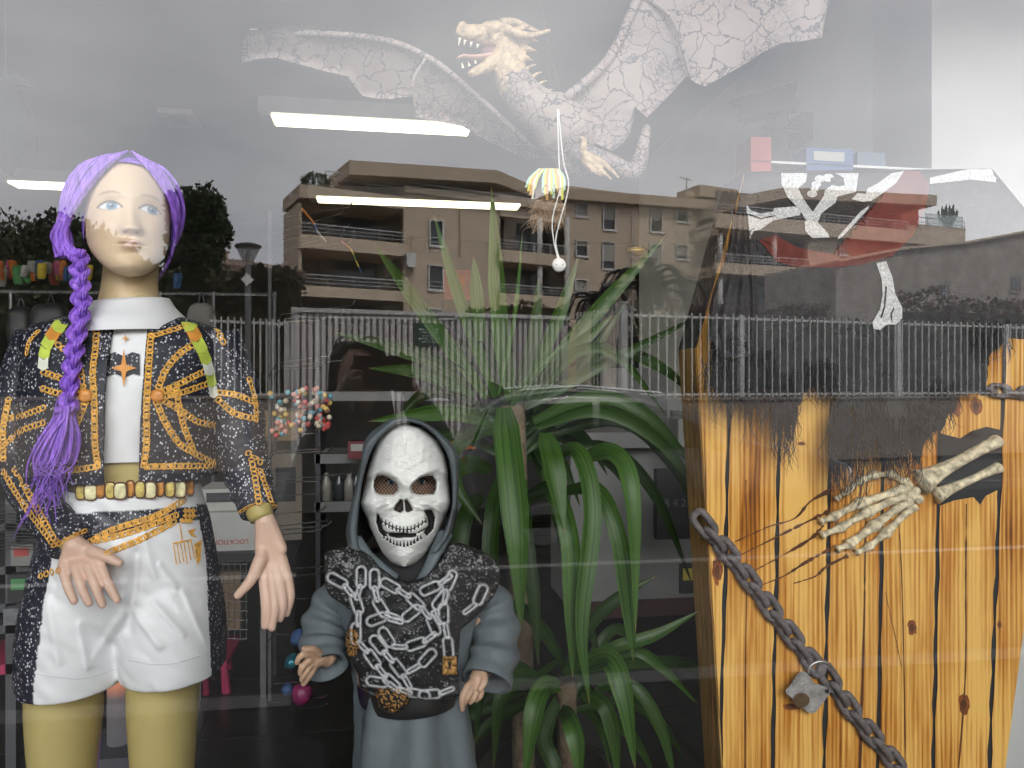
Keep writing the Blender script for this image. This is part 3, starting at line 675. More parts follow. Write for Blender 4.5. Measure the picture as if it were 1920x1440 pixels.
for y in (CD, CD+1.8):
    carplate([(.45, 1.0), (.6, 1.36), (.78, 1.43), (1.28, 1.45), (1.28, 1.0)], y, 'side_window', m_cglass)
    carplate([(1.36, 1.0), (1.36, 1.45), (1.8, 1.44), (2.08, 1.36), (2.62, 1.04)], y, 'side_window', m_cglass)
    for x in (.78, 3.2):
        g = MG(); g.tube([(X0+x, y+(.02 if y == CD else -.2), CZ0+.32), (X0+x, y+(.2 if y == CD else -.02), CZ0+.32)], .32, 24); wl = g.mk('wheel', m_tyre, car)
        g = MG(); g.tube([(X0+x, y+(.0 if y == CD else -.01), CZ0+.32), (X0+x, y+(.01 if y == CD else 0), CZ0+.32)], .2, 20); g.mk('rim', m_rim, wl)
    g = MG(); g.sphere((X0+2.45, y-.12 if y == CD else y+.12, CZ0+1.05), (.06, .1, .07), 10, 8); g.mk('wing_mirror', m_paint, car, True)
g = MG(); g.add([(X0+2.17, CD+.3, CZ0+1.475), (X0+2.17, CD+1.5, CZ0+1.475), (X0+2.76, CD+1.65, CZ0+1.135), (X0+2.76, CD+.15, CZ0+1.135)], [(0, 1, 2, 3)]); g.mk('windscreen', m_cglass, car)
g = MG(); g.add([(X0+.1, CD+.2, CZ0+1.0), (X0+.1, CD+1.6, CZ0+1.0), (X0+.3, CD+1.5, CZ0+1.4), (X0+.3, CD+.3, CZ0+1.4)], [(0, 1, 2, 3)]); g.mk('rear_window', m_cglass, car)
g = MG(); g.prism([(X0+.38, CD+.89, CZ0+1.46), (X0+.62, CD+.89, CZ0+1.53), (X0+.44, CD+.89, CZ0+1.64), (X0+.38, CD+.89, CZ0+1.64)], (0, .02, 0)); g.mk('antenna', m_blk, car)
for y in (CD+.16, CD+1.6):
    g = MG(); g.tube([(X0+.6, y+.05, CZ0+1.56), (X0+1.2, y+.05, CZ0+1.6), (X0+2.0, y+.05, CZ0+1.53)], .016, 6); g.mk('roof_rail', m_rail, car)
for y in (CD+.2, CD+1.5):
    g = MG(); g.box((X0-.03, y-.12, CZ0+.78), (X0+.05, y+.16, CZ0+.95)); g.mk('tail_light', mat('tail_light_red', (.25, .01, .01), .3), car)
    g = MG(); g.sphere((X0+3.9, y, CZ0+.74), (.1, .17, .07), 10, 8); g.mk('headlight', mat('headlight_glass', (.6, .6, .6), .1), car, True)
# =================================================================== GIRL MANNEQUIN
def loft(g, R, c=None, caps=True):
    R = np.asarray(R); n = R.shape[1]; k = g.n; g.grid(R, True, c)
    if caps: g.f.append(tuple(k+i for i in range(n))[::-1]); g.f.append(tuple(k+(len(R)-1)*n+i for i in range(n)))
def lofted(keys, nrow, n=40, k=2.2, gap=None, rot=0.):
    ys, cx, hw, D, dep = lerp_rows(keys, nrow); return rings(ys, cx, hw, D, dep, n, k, gap, rot)
def path3(pts, n): return cr([P(*q) for q in pts], n)
def capsule(g, pts, rpx, n=10, rows=14, ref=None):
    p = path3(pts, rows); s = MPP(pts[0][0], pts[0][2]); r = cr([[a*s] for a in rpx], rows)[:, 0]
    g.tube(p, r, n); g.sphere(p[-1], r[-1]*.98, n, 8); g.sphere(p[0], r[0]*.98, n, 8)
DM = .36
gm_ = thing('girl_mannequin', 'tall girl mannequin with purple braided hair, sparkly cropped jacket and white shorts', 'mannequin', (P(235, 720, DM)[0], DM, 0))
g = G()
loft(g, lofted([(555, 243, 46, .37, .042), (592, 243, 74, .375, .05), (622, 240, 112, .37, .07), (680, 240, 122, .36, .09), (760, 238, 116, .355, .095), (860, 238, 104, .355, .085), (915, 243, 108, .36, .09), (1000, 240, 128, .365, .092), (1090, 236, 132, .365, .09), (1150, 236, 120, .365, .075)], 40))
for keys in ([(1140, 145, 66, .36, .08), (1290, 124, 66, .36, .078), (1440, 120, 57, .355, .066), (1560, 120, 48, .35, .055), (1700, 121, 51, .37, .058), (1850, 124, 40, .375, .046), (2060, 128, 26, .37, .03), (2120, 130, 28, .37, .035)],
             [(1140, 318, 66, .36, .08), (1290, 307, 63, .36, .078), (1440, 306, 55, .355, .066), (1560, 306, 47, .35, .055), (1700, 308, 51, .37, .058), (1850, 310, 40, .375, .046), (2060, 312, 26, .37, .03), (2120, 312, 28, .37, .035)]):
    loft(g, lofted(keys, 40, 28, 2.0)); x = P(keys[-1][1], 2120, .37)[0]
    g.tube([(x, .43, .035), (x, .36, .05), (x, .27, .028), (x, .20, .015)], [.03, .038, .04, .018], 10); g.sphere((x, .2, .02), (.03, .03, .018))
capsule(g, [(90, 645, .37), (48, 770, .38), (32, 850, .38), (70, 940, .29), (126, 1012, .226)], (32, 32, 30, 27, 20))
capsule(g, [(398, 645, .37), (440, 780, .38), (455, 860, .37), (475, 915, .33), (492, 968, .292)], (32, 32, 30, 28, 19))
bv, bf = remesh(g, .005, 3)
# hands, finely meshed
def hand(wrist, bases, fingers, thumb, r=10.5):
    g = G(); s = MPP(wrist[0], wrist[2])
    for b in bases:
        capsule(g, [wrist, ((wrist[0]*.4+b[0]*.6), (wrist[1]*.4+b[1]*.6), wrist[2]), b], (19, 15, 11), 10, 8)
    for f in fingers: capsule(g, f, np.linspace(r, r*.72, len(f)), 10, 16)
    capsule(g, thumb, np.linspace(r*1.25, r*.75, len(thumb)), 10, 14)
    return remesh(g, .0019, 3)
h1 = hand((140, 1022, 0.214), [(118, 1068, 0.202), (142, 1066, 0.197), (165, 1064, 0.195), (185, 1058, 0.197), (180, 1040, 0.202)],
          [[(119, 1066, 0.202), (127, 1098, 0.190), (139, 1127, 0.184)], [(143, 1064, 0.197), (153, 1102, 0.182), (167, 1131, 0.178)], [(166, 1062, 0.195), (180, 1103, 0.180), (192, 1134, 0.178)], [(186, 1057, 0.197), (204, 1096, 0.184), (220, 1125, 0.180)]],
          [(176, 1036, 0.204), (203, 1045, 0.194), (224, 1056, 0.190)])
h2 = hand((497, 975, .29), [(496, 1095, .275), (511, 1096, .27), (526, 1094, .272), (539, 1086, .28), (490, 1050, .272), (528, 1030, .285)],
          [[(496, 1095, .275), (498, 1138, .262), (497, 1174, .262)], [(511, 1096, .27), (515, 1140, .258), (510, 1177, .258)], [(526, 1094, .272), (530, 1132, .265), (525, 1160, .268)], [(539, 1086, .28), (544, 1118, .276), (537, 1150, .276)]],
          [(488, 1050, .272), (470, 1088, .262), (446, 1116, .258)])
# head
def head_mesh(nu=200, nv=230):
    K = np.array([(.107, .0, .005, .005), (.104, .022, -.018, .03), (.092, .045, -.05, .068), (.07, .060, -.072, .088), (.04, .069, -.083, .098), (.01, .0715, -.086, .10), (-.02, .070, -.085, .095), (-.045, .067, -.085, .078), (-.07, .0585, -.086, .04), (-.09, .046, -.086, .005), (-.103, .034, -.083, -.02), (-.111, .02, -.074, -.035), (-.115, .0, -.058, -.05)])
    tt = np.linspace(0, 1, nv); ks = np.linspace(0, 1, len(K)); C = np.array([np.interp(tt, ks, K[:, i]) for i in range(4)])
    for i in range(1, 4): C[i, 1:-1] = np.convolve(np.pad(C[i], 9, 'edge'), np.ones(19)/19, 'valid')[1:-1]
    z, a, yf, yb = C
    # denser columns at the front
    u = np.linspace(-1, 1, nu, endpoint=False); ang = pi*(.55*u+.45*u**3)          # 0 = front
    X = a[:, None]*np.sin(ang)[None]; cyy = (yf+yb)/2; by = (yb-yf)/2
    Y = cyy[:, None]-by[:, None]*np.cos(ang)[None]; Z = np.repeat(z[:, None], nu, 1)
    fr = np.clip((np.cos(ang)-.05)*2.2, 0, 1)[None]*np.ones_like(X)
    def ga(x0, z0, sx, sz): return np.exp(-((X-x0)/sx)**2/2-((Z-z0)/sz)**2/2)
    d = np.zeros_like(X)
    zr = np.clip((.004-Z)/.044, 0, 1); nose = (.003+.0155*zr**1.3)*np.exp(-(X/(.0068+.003*zr))**2/2)*(1/(1+np.exp(-(Z+.0465)/.0022)))*(1/(1+np.exp((Z-.012)/.006)))
    d += nose
    for s in (-1, 1):
        d += .0055*ga(s*.0115, -.0405, .0048, .0045); d -= .0075*ga(s*.031, .001, .0145, .0105); d += .0028*ga(s*.03, .021, .018, .006)
        d += .0052*ga(s*.031, .0, .0105, .0068); d += .0045*ga(s*.043, -.034, .018, .017); d -= .002*ga(s*.03, -.062, .01, .01)
        d += .0012*ga(s*.031, .0085, .012, .0018)
    d += .0045*ga(0, -.062, .02, .013)
    up = np.exp(-((Z+.0600)/.0034)**2/2)*np.exp(-(X/.0155)**4); lo = np.exp(-((Z+.0695)/.0042)**2/2)*np.exp(-(X/.0130)**4)
    d += .0034*up+.0042*lo-.0030*np.exp(-((Z+.0648)/.0013)**2/2)*np.exp(-(X/.021)**4)
    d -= .0028*ga(0, -.081, .014, .005); d += .006*ga(0, -.101, .014, .009); d -= .0012*ga(0, -.0535, .003, .004)
    Y -= d*fr
    # paint
    skin = np.array([.72, .545, .365]); c = np.tile(skin, X.shape+(1,)); F = fr > .35
    def put(m, col, a=1.):
        m = np.clip(m, 0, 1)[..., None]*a*F[..., None]; np.copyto(c, c*(1-m)+np.asarray(col)*m)
    put(ga(0.044, -.034, .016, .014)+ga(-.044, -.034, .016, .014), (.75, .50, .36), .35)
    sm = lambda q, e=.0006: 1/(1+np.exp(np.clip(-q/e, -40, 40)))
    put(np.maximum(up*(Z < -.057), lo)*1.1, (.66, .40, .31), .75)
    put(np.exp(-((Z+.0648)/.0009)**2/2)*np.exp(-(X/.021)**6), (.30, .15, .10), .8)
    for s in (-1, 1):
        put(ga(s*.0085, -.0462, .0026, .0014), (.30, .17, .11), .8)
        x = (X-s*.0315); x = x/1.12; top = .0092*(1-np.clip(np.abs(x)/.0158, 0, 1)**2.2)-.0003; bot = -.0064*(1-np.clip(np.abs(x)/.0158, 0, 1)**2)
        put(sm(top+.0045-Z)*sm(Z-bot+.001)*(np.abs(x) < .017), (.55, .40, .28), .5)
        inside = sm(top-Z)*sm(Z-bot)*(np.abs(x) < .0156); put(inside, (.80, .80, .80))
        rr = np.hypot(x-.0028, Z-.0008)
        put(inside*sm(.0073-rr), (.05, .11, .18)); put(inside*sm(.0060-rr), (.15, .29, .42)); put(inside*sm(.0029-rr), (.012, .014, .02)); put(inside*sm(.0011-np.hypot(x-.0010, Z-.0032), .0003), (.95, .95, .95))
        put(np.exp(-((Z-top)/.0014)**2/2)*(np.abs(x) < .0172), (.06, .035, .025), .95)
        put(np.exp(-((Z-bot)/.0007)**2/2)*(np.abs(x) < .0155), (.30, .2, .14), .5)
        put(np.exp(-((Z-top-.0052)/.0012)**2/2)*(np.abs(x) < .016), (.5, .35, .25), .45)
        br = .0245-14.*(X*s-.028)**2*.9+.0015*(X*s-.03)/.02; put(np.exp(-((Z-br)/.0016)**2/2)*np.exp(-((X*s-.031)/.0155)**6), (.30, .19, .11), .75)
    V = np.stack([X, Y, Z], -1); return V, c
HV, HC = head_mesh()
yaw = radians(20); tilt = radians(-3); rl = radians(0)
RH = np.array(Matrix.Rotation(yaw, 3, 'Z') @ Matrix.Rotation(tilt, 3, 'X') @ Matrix.Rotation(rl, 3, 'Y'))
HS = .985
HO = P(240, 410, DM)+np.array([0, .0, 0])
def hw_(v): return (np.asarray(v, float)*HS) @ RH.T+HO
body = G()
skinb = np.array([.50, .40, .155]); pink = np.array([.66, .44, .34])
body.add(bv, bf, np.tile(skinb, (len(bv), 1)))
for hv, hf in (h1, h2):
    body.add(hv, hf, np.tile(pink, (len(hv), 1)))
body.grid(hw_(HV.reshape(-1, 3)).reshape(HV.shape), True, HC)
# neck (painted like the face, fading to the body tone)
nk = G(); loft(nk, lofted([(470, 250, 47, .385, .046), (505, 246, 47, .382, .047), (545, 243, 49, .378, .048), (585, 243, 58, .375, .055)], 14, 40, 2.0))
body.add(nk.arr(), nk.f, np.tile([.62, .46, .27], (nk.n, 1)))
m_skin = mat('mannequin_skin', (1, 1, 1), .42, .03, 20, attr=True, spec=.4)
body_o = body.mk('body', m_skin, gm_, True)
# wristbands showing the olive arm below the cuff
# ---------------- cloth materials
def sequin_mat():
    m, n, l, b = new_mat('navy_sequin_fabric'); tcn = n.new('ShaderNodeTexCoord'); mp_ = n.new('ShaderNodeMapping'); l(tcn.outputs['Object'], mp_.inputs[0]); mp_.inputs['Scale'].default_value = (1, .6, .75)
    v = n.new('ShaderNodeTexVoronoi'); v.inputs['Scale'].default_value = 290; l(mp_.outputs[0], v.inputs['Vector'])
    sp = n.new('ShaderNodeSeparateColor'); l(v.outputs['Color'], sp.inputs[0])
    a = n.new('ShaderNodeMath'); a.operation = 'GREATER_THAN'; a.inputs[1].default_value = .56; l(sp.outputs[0], a.inputs[0])
    d = n.new('ShaderNodeMath'); d.operation = 'LESS_THAN'; d.inputs[1].default_value = .42; l(v.outputs['Distance'], d.inputs[0])
    mu = n.new('ShaderNodeMath'); mu.operation = 'MULTIPLY'; l(a.outputs[0], mu.inputs[0]); l(d.outputs[0], mu.inputs[1])
    m2 = n.new('ShaderNodeMath'); m2.operation = 'MULTIPLY'; l(mu.outputs[0], m2.inputs[0]); l(sp.outputs[1], m2.inputs[1])
    mx_ = n.new('ShaderNodeMix'); mx_.data_type = 'RGBA'; mx_.inputs[6].default_value = (.012, .013, .026, 1); mx_.inputs[7].default_value = (.75, .75, .8, 1); l(m2.outputs[0], mx_.inputs[0])
    l(mx_.outputs[2], b.inputs['Base Color']); b.inputs['Roughness'].default_value = .55
    return m, mx_.outputs[2]
m_seq, _ = sequin_mat()
m_sat = mat('white_satin', (.82, .82, .84), .38, .03, 10, spec=.4)
m_gold = mat('gold_print', (.80, .42, .075), .5, .35, 160)
m_goldd = mat('gold_print_dark', (.16, .07, .02), .6, .3, 90)
# shorts: white with sequin side stripes and waistband, one garment
g = G()
loft(g, lofted([(908, 250, 116, .352, .108), (935, 247, 124, .354, .112), (975, 243, 140, .356, .118), (1050, 238, 158, .358, .124), (1110, 236, 167, .36, .12), (1150, 235, 158, .36, .10), (1190, 235, 120, .36, .06)], 26, 60, 2.2))
loft(g, lofted([(1060, 158, 60, .36, .10), (1110, 150, 84, .36, .120), (1180, 146, 92, .36, .124), (1272, 143, 91, .36, .118)], 16, 40, 2.2)); loft(g, lofted([(1060, 315, 60, .36, .10), (1110, 322, 84, .36, .120), (1180, 326, 90, .36, .124), (1252, 327, 89, .36, .116)], 16, 40, 2.2))
sv, sf = remesh(g, .0032, 14)
sx, sy = proj(sv)
nn = vnoise(sv[:, 0]*26, sv[:, 2]*17, sv[:, 1]*10, 5); n2 = vnoise(sv[:, 0]*60+sv[:, 2]*35, sv[:, 2]*40, 0, 8)
fold = .0030*nn+.0018*n2*(np.abs(nn) < .6)
# diagonal creases from the crotch
for (xa, ya, xb, yb, wd, h) in ((232, 1120, 300, 1210, 8, .006), (232, 1150, 180, 1230, 8, .005), (300, 1060, 330, 1100, 6, .005), (290, 1130, 345, 1190, 5, .004), (150, 1170, 165, 1250, 7, .005), (90, 1120, 110, 1240, 9, .004), (255, 1040, 240, 1180, 10, -.008), (345, 1110, 385, 1200, 7, .004), (270, 1000, 290, 1080, 8, .004)):
    fold += h*np.exp(-(segdist(sx, sy, (xa, ya), (xb, yb))/wd)**2)
sv[:, 1] -= fold*(sv[:, 1] < .36)
lft = np.interp(sy, [965, 1080, 1180, 1290], [112, 92, 76, 62]); rgt = np.interp(sy, [940, 1050, 1260], [368, 386, 396])
band = (sy > np.interp(sx, [100, 375], [966, 950])) & (sy < np.interp(sx, [100, 240, 300, 375], [1040, 998, 985, 975])) & (sx < 380)
navy = ((sx < lft) | (sx > rgt) | band).astype(float) * (sy > 945)
def duo_mat():
    m, co = sequin_mat(); m.name = 'shorts_fabric'; n = m.node_tree.nodes; l = m.node_tree.links.new; b = n['Principled BSDF']
    a = n.new('ShaderNodeAttribute'); a.attribute_name = 'Col'; q = n.new('ShaderNodeMix'); q.data_type = 'RGBA'; q.inputs[6].default_value = (.80, .80, .82, 1); l(co, q.inputs[7]); l(a.outputs['Fac'], q.inputs[0]); l(q.outputs[2], b.inputs['Base Color']); b.inputs['Roughness'].default_value = .4
    return m
shorts = mk('shorts', sv, sf, duo_mat(), gm_, True, cols=np.repeat(navy[:, None], 3, 1))
# white top and collar
g = G(); loft(g, lofted([(598, 243, 85, .375, .062), (640, 240, 148, .365, .098), (740, 236, 140, .355, .112), (858, 233, 118, .353, .094)], 24, 60, 2.3), caps=False)
v = g.v[0]; v[:, 1] -= .0035*vnoise(v[:, 0]*50, v[:, 2]*40, 0, 3); top_o = g.mk('crop_top', m_sat, gm_, True)
g = G(); R = np.concatenate([lofted([(572, 243, 50, .378, .05), (566, 245, 62, .374, .063)], 3, 48, 2.0), lofted([(564, 246, 66, .372, .068), (582, 247, 76, .368, .082), (603, 250, 92, .364, .10), (624, 252, 93, .364, .112)], 10, 48, 2.1)])
loft(g, R, caps=False); v = g.v[0]; v[:, 2] += .006*np.sin(np.arctan2(v[:, 1]-.37, v[:, 0]-P(243, 600, .37)[0])*1+1.2); g.mk('collar', m_sat, gm_, True)
# jacket
def wrinkle(V, ctr, amp, fx, seed):
    d = V-ctr; d[..., 2] = 0; d /= np.linalg.norm(d, axis=-1)[..., None]+1e-9
    return V+d*(amp*vnoise(V[..., 0]*fx, V[..., 2]*fx*1.6, V[..., 1]*fx, seed))[..., None]
R = lofted([(592, 243, 92, .376, .066), (604, 241, 134, .376, .08), (622, 238, 166, .374, .10), (660, 236, 176, .366, .118), (740, 234, 174, .36, .132), (830, 230, 172, .358, .128), (893, 228, 168, .358, .122)], 50, 90, 2.3, gap=.155, rot=.2)
R = wrinkle(R, P(236, 700, .37), .004, 22, 11)
Ri = R.copy(); ctr = np.array([P(236, 700, .37)[0], .37, 0]); dd = Ri-ctr; dd[..., 2] = 0; Ri -= dd/np.linalg.norm(dd, axis=-1)[..., None]*.006
g = G(); g.grid(R); g.grid(Ri); n = 90
jk = g.mk('jacket', m_seq, gm_, True)
def sleeve(name, pts, rpx, seed):
    p = path3(pts, 44); s = MPP(pts[0][0], .36); r = cr([[a*s] for a in rpx], 44)[:, 0]; g = G(); g.tube(p, r, 30)
    v = g.v[0]; k = np.repeat(np.arange(44), 30); a = np.tile(np.arange(30)*2*pi/30, 44); ax = p[k]
    ring = .10*np.sin(k*1.15+1.5*np.sin(a+seed))*np.clip((k-14)/10, 0, 1)*np.clip((40-k)/6, 0, 1)
    g.v[0] = ax+(v-ax)*(1+ring*.6+.05*vnoise(v[:, 0]*40, v[:, 2]*40, v[:, 1]*40, seed))[:, None] if False else np.vstack([ax+(v[:len(ax)]-ax)*(1+ring*.6+.06*vnoise(ax[:, 0]*30+np.cos(a)*1.5, ax[:, 2]*45, np.sin(a)*1.5, seed))[:, None], v[len(ax):]])
    return g.mk(name, m_seq, gm_, True)
s1 = sleeve('sleeve', [(88, 632, .372), (52, 740, .37), (40, 845, .36), (74, 940, .285), (132, 1016, .222)], (50, 56, 50, 40, 36), 1)
s2 = sleeve('sleeve', [(400, 632, .372), (436, 740, .37), (452, 840, .36), (470, 905, .33), (486, 958, .298)], (50, 52, 46, 40, 34), 2)
g = G(); g.tube(path3([(484, 950, .298), (491, 974, .29)], 5), np.array([26, 25, 24, 23, 21])*MPP(490, .29), 20); g.mk('wrist_band', mat('olive_skin', (.45, .36, .12), .5, .03), gm_, True)
BV = bvh_of(jk, s1, s2, top_o, shorts, body_o)
def chain(pts, name='gold_chain', step=7.2, ro=5.4, ri=1.9, m=None, par=None, bv=None):
    p = cr(np.asarray(pts, float), 160) if len(pts) > 2 else np.linspace(pts[0], pts[1], 160)
    s = np.r_[0, np.cumsum(np.hypot(*np.diff(p, axis=0).T))]; n = max(2, int(s[-1]/step)); q = np.array([[np.interp(t, s, p[:, i]) for i in (0, 1)] for t in np.linspace(0, s[-1], n)])
    g = G(); A = np.linspace(0, 2*pi, 12, endpoint=False); Bn = np.linspace(0, 2*pi, 5, endpoint=False)
    for i, (x, y) in enumerate(q):
        d = Vector(ray(x, y)).normalized(); h = (bv or BV).ray_cast(Vector(CAM), d)
        if h[0] is None: continue
        c0 = np.array(h[0]-d*.0012); nr = np.array(h[1]); nr = nr if nr @ np.array(d) < 0 else -nr
        k = MPP(x, c0[1]); tn = q[min(i+1, n-1)]-q[max(i-1, 0)]; t = np.array([tn[0]*cos(TH), -.0, -tn[1]]); t -= (t@nr)*nr; t /= np.linalg.norm(t)+1e-9; b = np.cross(nr, t)
        ex, ey = (1.15, .85) if i % 2 else (.9, .95)
        rg = [(c0+t*((ro+ri*cos(bb))*cos(a)*ex*k)+b*((ro+ri*cos(bb))*sin(a)*ey*k)+nr*(ri*.45*k*sin(bb))) for a in A for bb in Bn]
        g.add(rg, [(u*5+w_, u*5+(w_+1) % 5, ((u+1) % 12)*5+(w_+1) % 5, ((u+1) % 12)*5+w_) for u in range(12) for w_ in range(5)])
    if g.n: return g.mk(name, m or m_gold, par or gm_, True)
JC = [[(181, 622), (178, 660), (174, 700), (177, 760), (178, 830), (183, 872), (182, 874)], [(180, 875), (150, 880), (127, 882)], [(283, 628), (279, 690), (275, 760), (275, 830), (270, 872)], [(275, 875), (340, 874), (404, 873)],
      [(285, 630), (318, 620), (350, 610)], [(298, 725), (312, 692), (338, 662), (366, 644)], [(303, 735), (340, 718), (382, 697)], [(305, 744), (345, 735), (388, 720)], [(294, 755), (310, 792), (335, 830), (365, 850), (402, 868)], [(305, 750), (340, 770), (370, 790), (403, 798)], [(331, 730), (336, 762), (346, 802), (362, 842)],
      [(150, 727), (120, 712), (82, 698)], [(145, 740), (112, 738), (80, 729)], [(155, 725), (152, 700), (146, 678)], [(100, 640), (116, 652), (126, 662)], [(160, 755), (146, 790), (126, 832)], [(150, 752), (138, 765), (125, 772)],
      [(10, 786), (45, 778), (80, 765)], [(10, 832), (40, 808), (80, 793)], [(16, 750), (6, 800), (6, 860)], [(405, 735), (445, 741), (478, 755)], [(410, 750), (440, 775), (478, 785)], [(468, 712), (479, 750), (481, 785)],
      [(472, 862), (480, 905), (485, 940)], [(488, 882), (500, 915), (510, 944)], [(447, 962), (478, 946), (514, 950)], [(6, 885), (40, 940), (88, 1005), (102, 1022)], [(28, 880), (62, 940), (100, 1008), (110, 1020)], [(112, 1018), (135, 1006), (158, 996)],
      [(70, 622), (55, 640), (50, 660)], [(398, 612), (412, 628), (418, 640)], [(466, 850), (478, 858), (488, 866)],
      [(170, 1015), (215, 992), (290, 968), (345, 938)], [(182, 1014), (250, 996), (330, 966)], [(202, 1036), (262, 1012), (325, 980)], [(76, 1080), (92, 1074), (108, 1070)]]
for q in JC: chain(q)
m_goldb = mat('gold_boss', (.75, .30, .06), .35, .2, 60)
for x, y in ((295, 742), (160, 742)):
    g = G(); c = hit(BV, x, y, .25); g.sphere(c, (.011, .005, .011), 14, 8); g.mk('boss', m_goldb, gm_, True)
def print_on(name, poly, m, par, bv, off=.0025, step=7):
    v, f = decal(poly, bv, off, step)
    if len(f): return mk(name, v, f, m, par, True)
m_lime = mat('lime_print', (.58, .68, .10), .5, .15, 40); m_org = mat('orange_print', (.72, .30, .05), .5, .2, 40); m_wp = mat('white_print', (.8, .82, .72), .5, .08, 40)
print_on('band', [(200, 664), (216, 660), (232, 668), (248, 660), (262, 664), (262, 704), (248, 700), (232, 708), (216, 700), (200, 704)], m_seq, gm_, BV, .0035)
star = lambda x, y, a, b, k=.2: [(x, y-b), (x+a*k, y-b*k*.9), (x+a, y), (x+a*k, y+b*k*.9), (x, y+b), (x-a*k, y+b*k*.9), (x-a, y), (x-a*k, y-b*k*.9)]
print_on('star', star(232, 690, 24, 36), m_org, gm_, BV, .006); print_on('star', star(235, 634, 8, 9), m_org, gm_, BV, .006)
def strap(path, w0, cols):
    p = cr(path, len(cols)+1)
    for i, cm in enumerate(cols):
        d = p[i+1]-p[i]; nrm = np.array([-d[1], d[0]])/np.hypot(*d); a, b = w0*(1-.06*i), w0*(1-.06*(i+1))
        print_on('strap_segment', [tuple(q) for q in (p[i]+nrm*a, p[i]+d*.3, p[i]-nrm*a, p[i+1]-nrm*b*1.15, p[i+1]+d*.25, p[i+1]+nrm*b*1.15)], cm, gm_, BV, .0035+.0004*(i % 3))
strap([(350, 598), (366, 630), (384, 668), (395, 705), (401, 742)], 12, [m_lime, m_org, m_lime, m_lime, m_wp, m_lime, m_wp])
strap([(118, 602), (98, 628), (84, 655), (80, 690)], 12, [m_lime, m_org, m_lime, m_lime, m_wp])
# jewelled belt
m_gem = mat('belt_gem', (.62, .48, .13), .3, .45, 90); m_gem2 = mat('belt_gem_pale', (.72, .66, .38), .25, .35, 80); m_gem3 = mat('belt_gem_orange', (.52, .22, .04), .3, .5, 90); m_gd = mat('gem_outline', (.10, .035, .01), .6, .2, 30)
for i, x in enumerate(np.linspace(152, 356, 12)):
    y = 921-6*((x-150)/210)+2*sin(i*2.1); hw2 = (8.5, 11, 7)[i % 3]; c = hit(BV, x, y+6, .25, .007); c[2] += 6*MPP(x, c[1]); k = MPP(x, c[1])
    g = G(); g.sphere(c, (hw2*k, .004, 15*k), 14, 10); v = g.v[0]-c; g.v[0] = np.sign(v)*np.array([hw2*k, .004, 15*k])*(np.abs(v/np.array([hw2*k, .004, 15*k]))**.6)+c; p = g.mk('belt_gem', (m_gem, m_gem2, m_gem3)[i % 3], gm_, True)
    g = G(); a = np.linspace(0, 2*pi, 22); sq = lambda t: np.sign(t)*abs(t)**.6
    g.tube([c+np.array([hw2*k*1.02*sq(cos(t)), -.001, 15*k*1.02*sq(sin(t))]) for t in a], .0016, 6, caps=False); g.mk('outline', m_gd, p, True)
m_seam = mat('hem_thread', (.60, .60, .62), .6, .05)
def seam(pts):
    p = cr(np.array(pts, float), 40); q = [hit(BV, x, y, None, .0006) for x, y in p]; q = [z for z in q if z is not None]
    g = G(); g.tube(q, .0007, 5); g.mk('hem_seam', m_seam, gm_)
seam([(64, 1262), (110, 1270), (160, 1272), (226, 1252)]); seam([(240, 1238), (290, 1246), (345, 1240), (392, 1222)])
# ornament and tassel printed on the shorts
for i in range(9): print_on('ornament', star(348+(i % 3)*7-6*(i > 5), 958+(i//3)*9, 6+i % 3, 6, .45), m_gold, gm_, BV, .004+.0003*i)
print_on('ornament', [(352, 995), (368, 990), (362, 1000), (370, 1008), (358, 1004)], m_gold, gm_, BV, .004)
print_on('ornament', [(364, 1020), (378, 1012), (376, 1050), (370, 1060)], m_gold, gm_, BV, .004)
def pline(name, a, b, wd, m, par, bv, off=.0035):
    a = np.asarray(a, float); b = np.asarray(b, float); d = b-a; nrm = np.array([-d[1], d[0]])/np.hypot(*d)*wd/2
    return print_on(name, [tuple(a+nrm), tuple(b+nrm), tuple(b-nrm), tuple(a-nrm)], m, par, bv, off, 12)
pline('tassel', (324, 1019), (360, 1012), 3, m_gold, gm_, BV); pline('tassel', (337, 982), (342, 1016), 2, m_gold, gm_, BV)
for i in range(6): pline('tassel', (325+i*6.6, 1019-i*1.2), (331+i*6.8, 1058+(6 if i == 3 else 0)-i*2), 1.8, m_gold, gm_, BV)
# ---------------- wig
def hair_mat():
    m, n, l, b = new_mat('purple_hair'); tcn = n.new('ShaderNodeTexCoord'); mp_ = n.new('ShaderNodeMapping'); l(tcn.outputs['Object'], mp_.inputs[0]); mp_.inputs['Scale'].default_value = (130, 60, 14)
    t = n.new('ShaderNodeTexNoise'); t.inputs['Scale'].default_value = 1.5; t.inputs['Detail'].default_value = 4; l(mp_.outputs[0], t.inputs[0])
    r = n.new('ShaderNodeValToRGB'); r.color_ramp.elements[0].position = .3; r.color_ramp.elements[0].color = (.16, .06, .45, 1); r.color_ramp.elements[1].position = .7; r.color_ramp.elements[1].color = (.50, .24, 1.0, 1); l(t.outputs[0], r.inputs[0])
    l(r.outputs[0], b.inputs['Base Color']); b.inputs['Roughness'].default_value = .42; b.inputs['Specular IOR Level'].default_value = .25; b.inputs['Anisotropic'].default_value = .6
    bp = n.new('ShaderNodeBump'); bp.inputs['Strength'].default_value = .5; bp.inputs['Distance'].default_value = .004; l(t.outputs[0], bp.inputs['Height']); l(bp.outputs[0], b.inputs['Normal'])
    return m
m_hair = hair_mat()
g = G(); hr = np.random.default_rng(12)
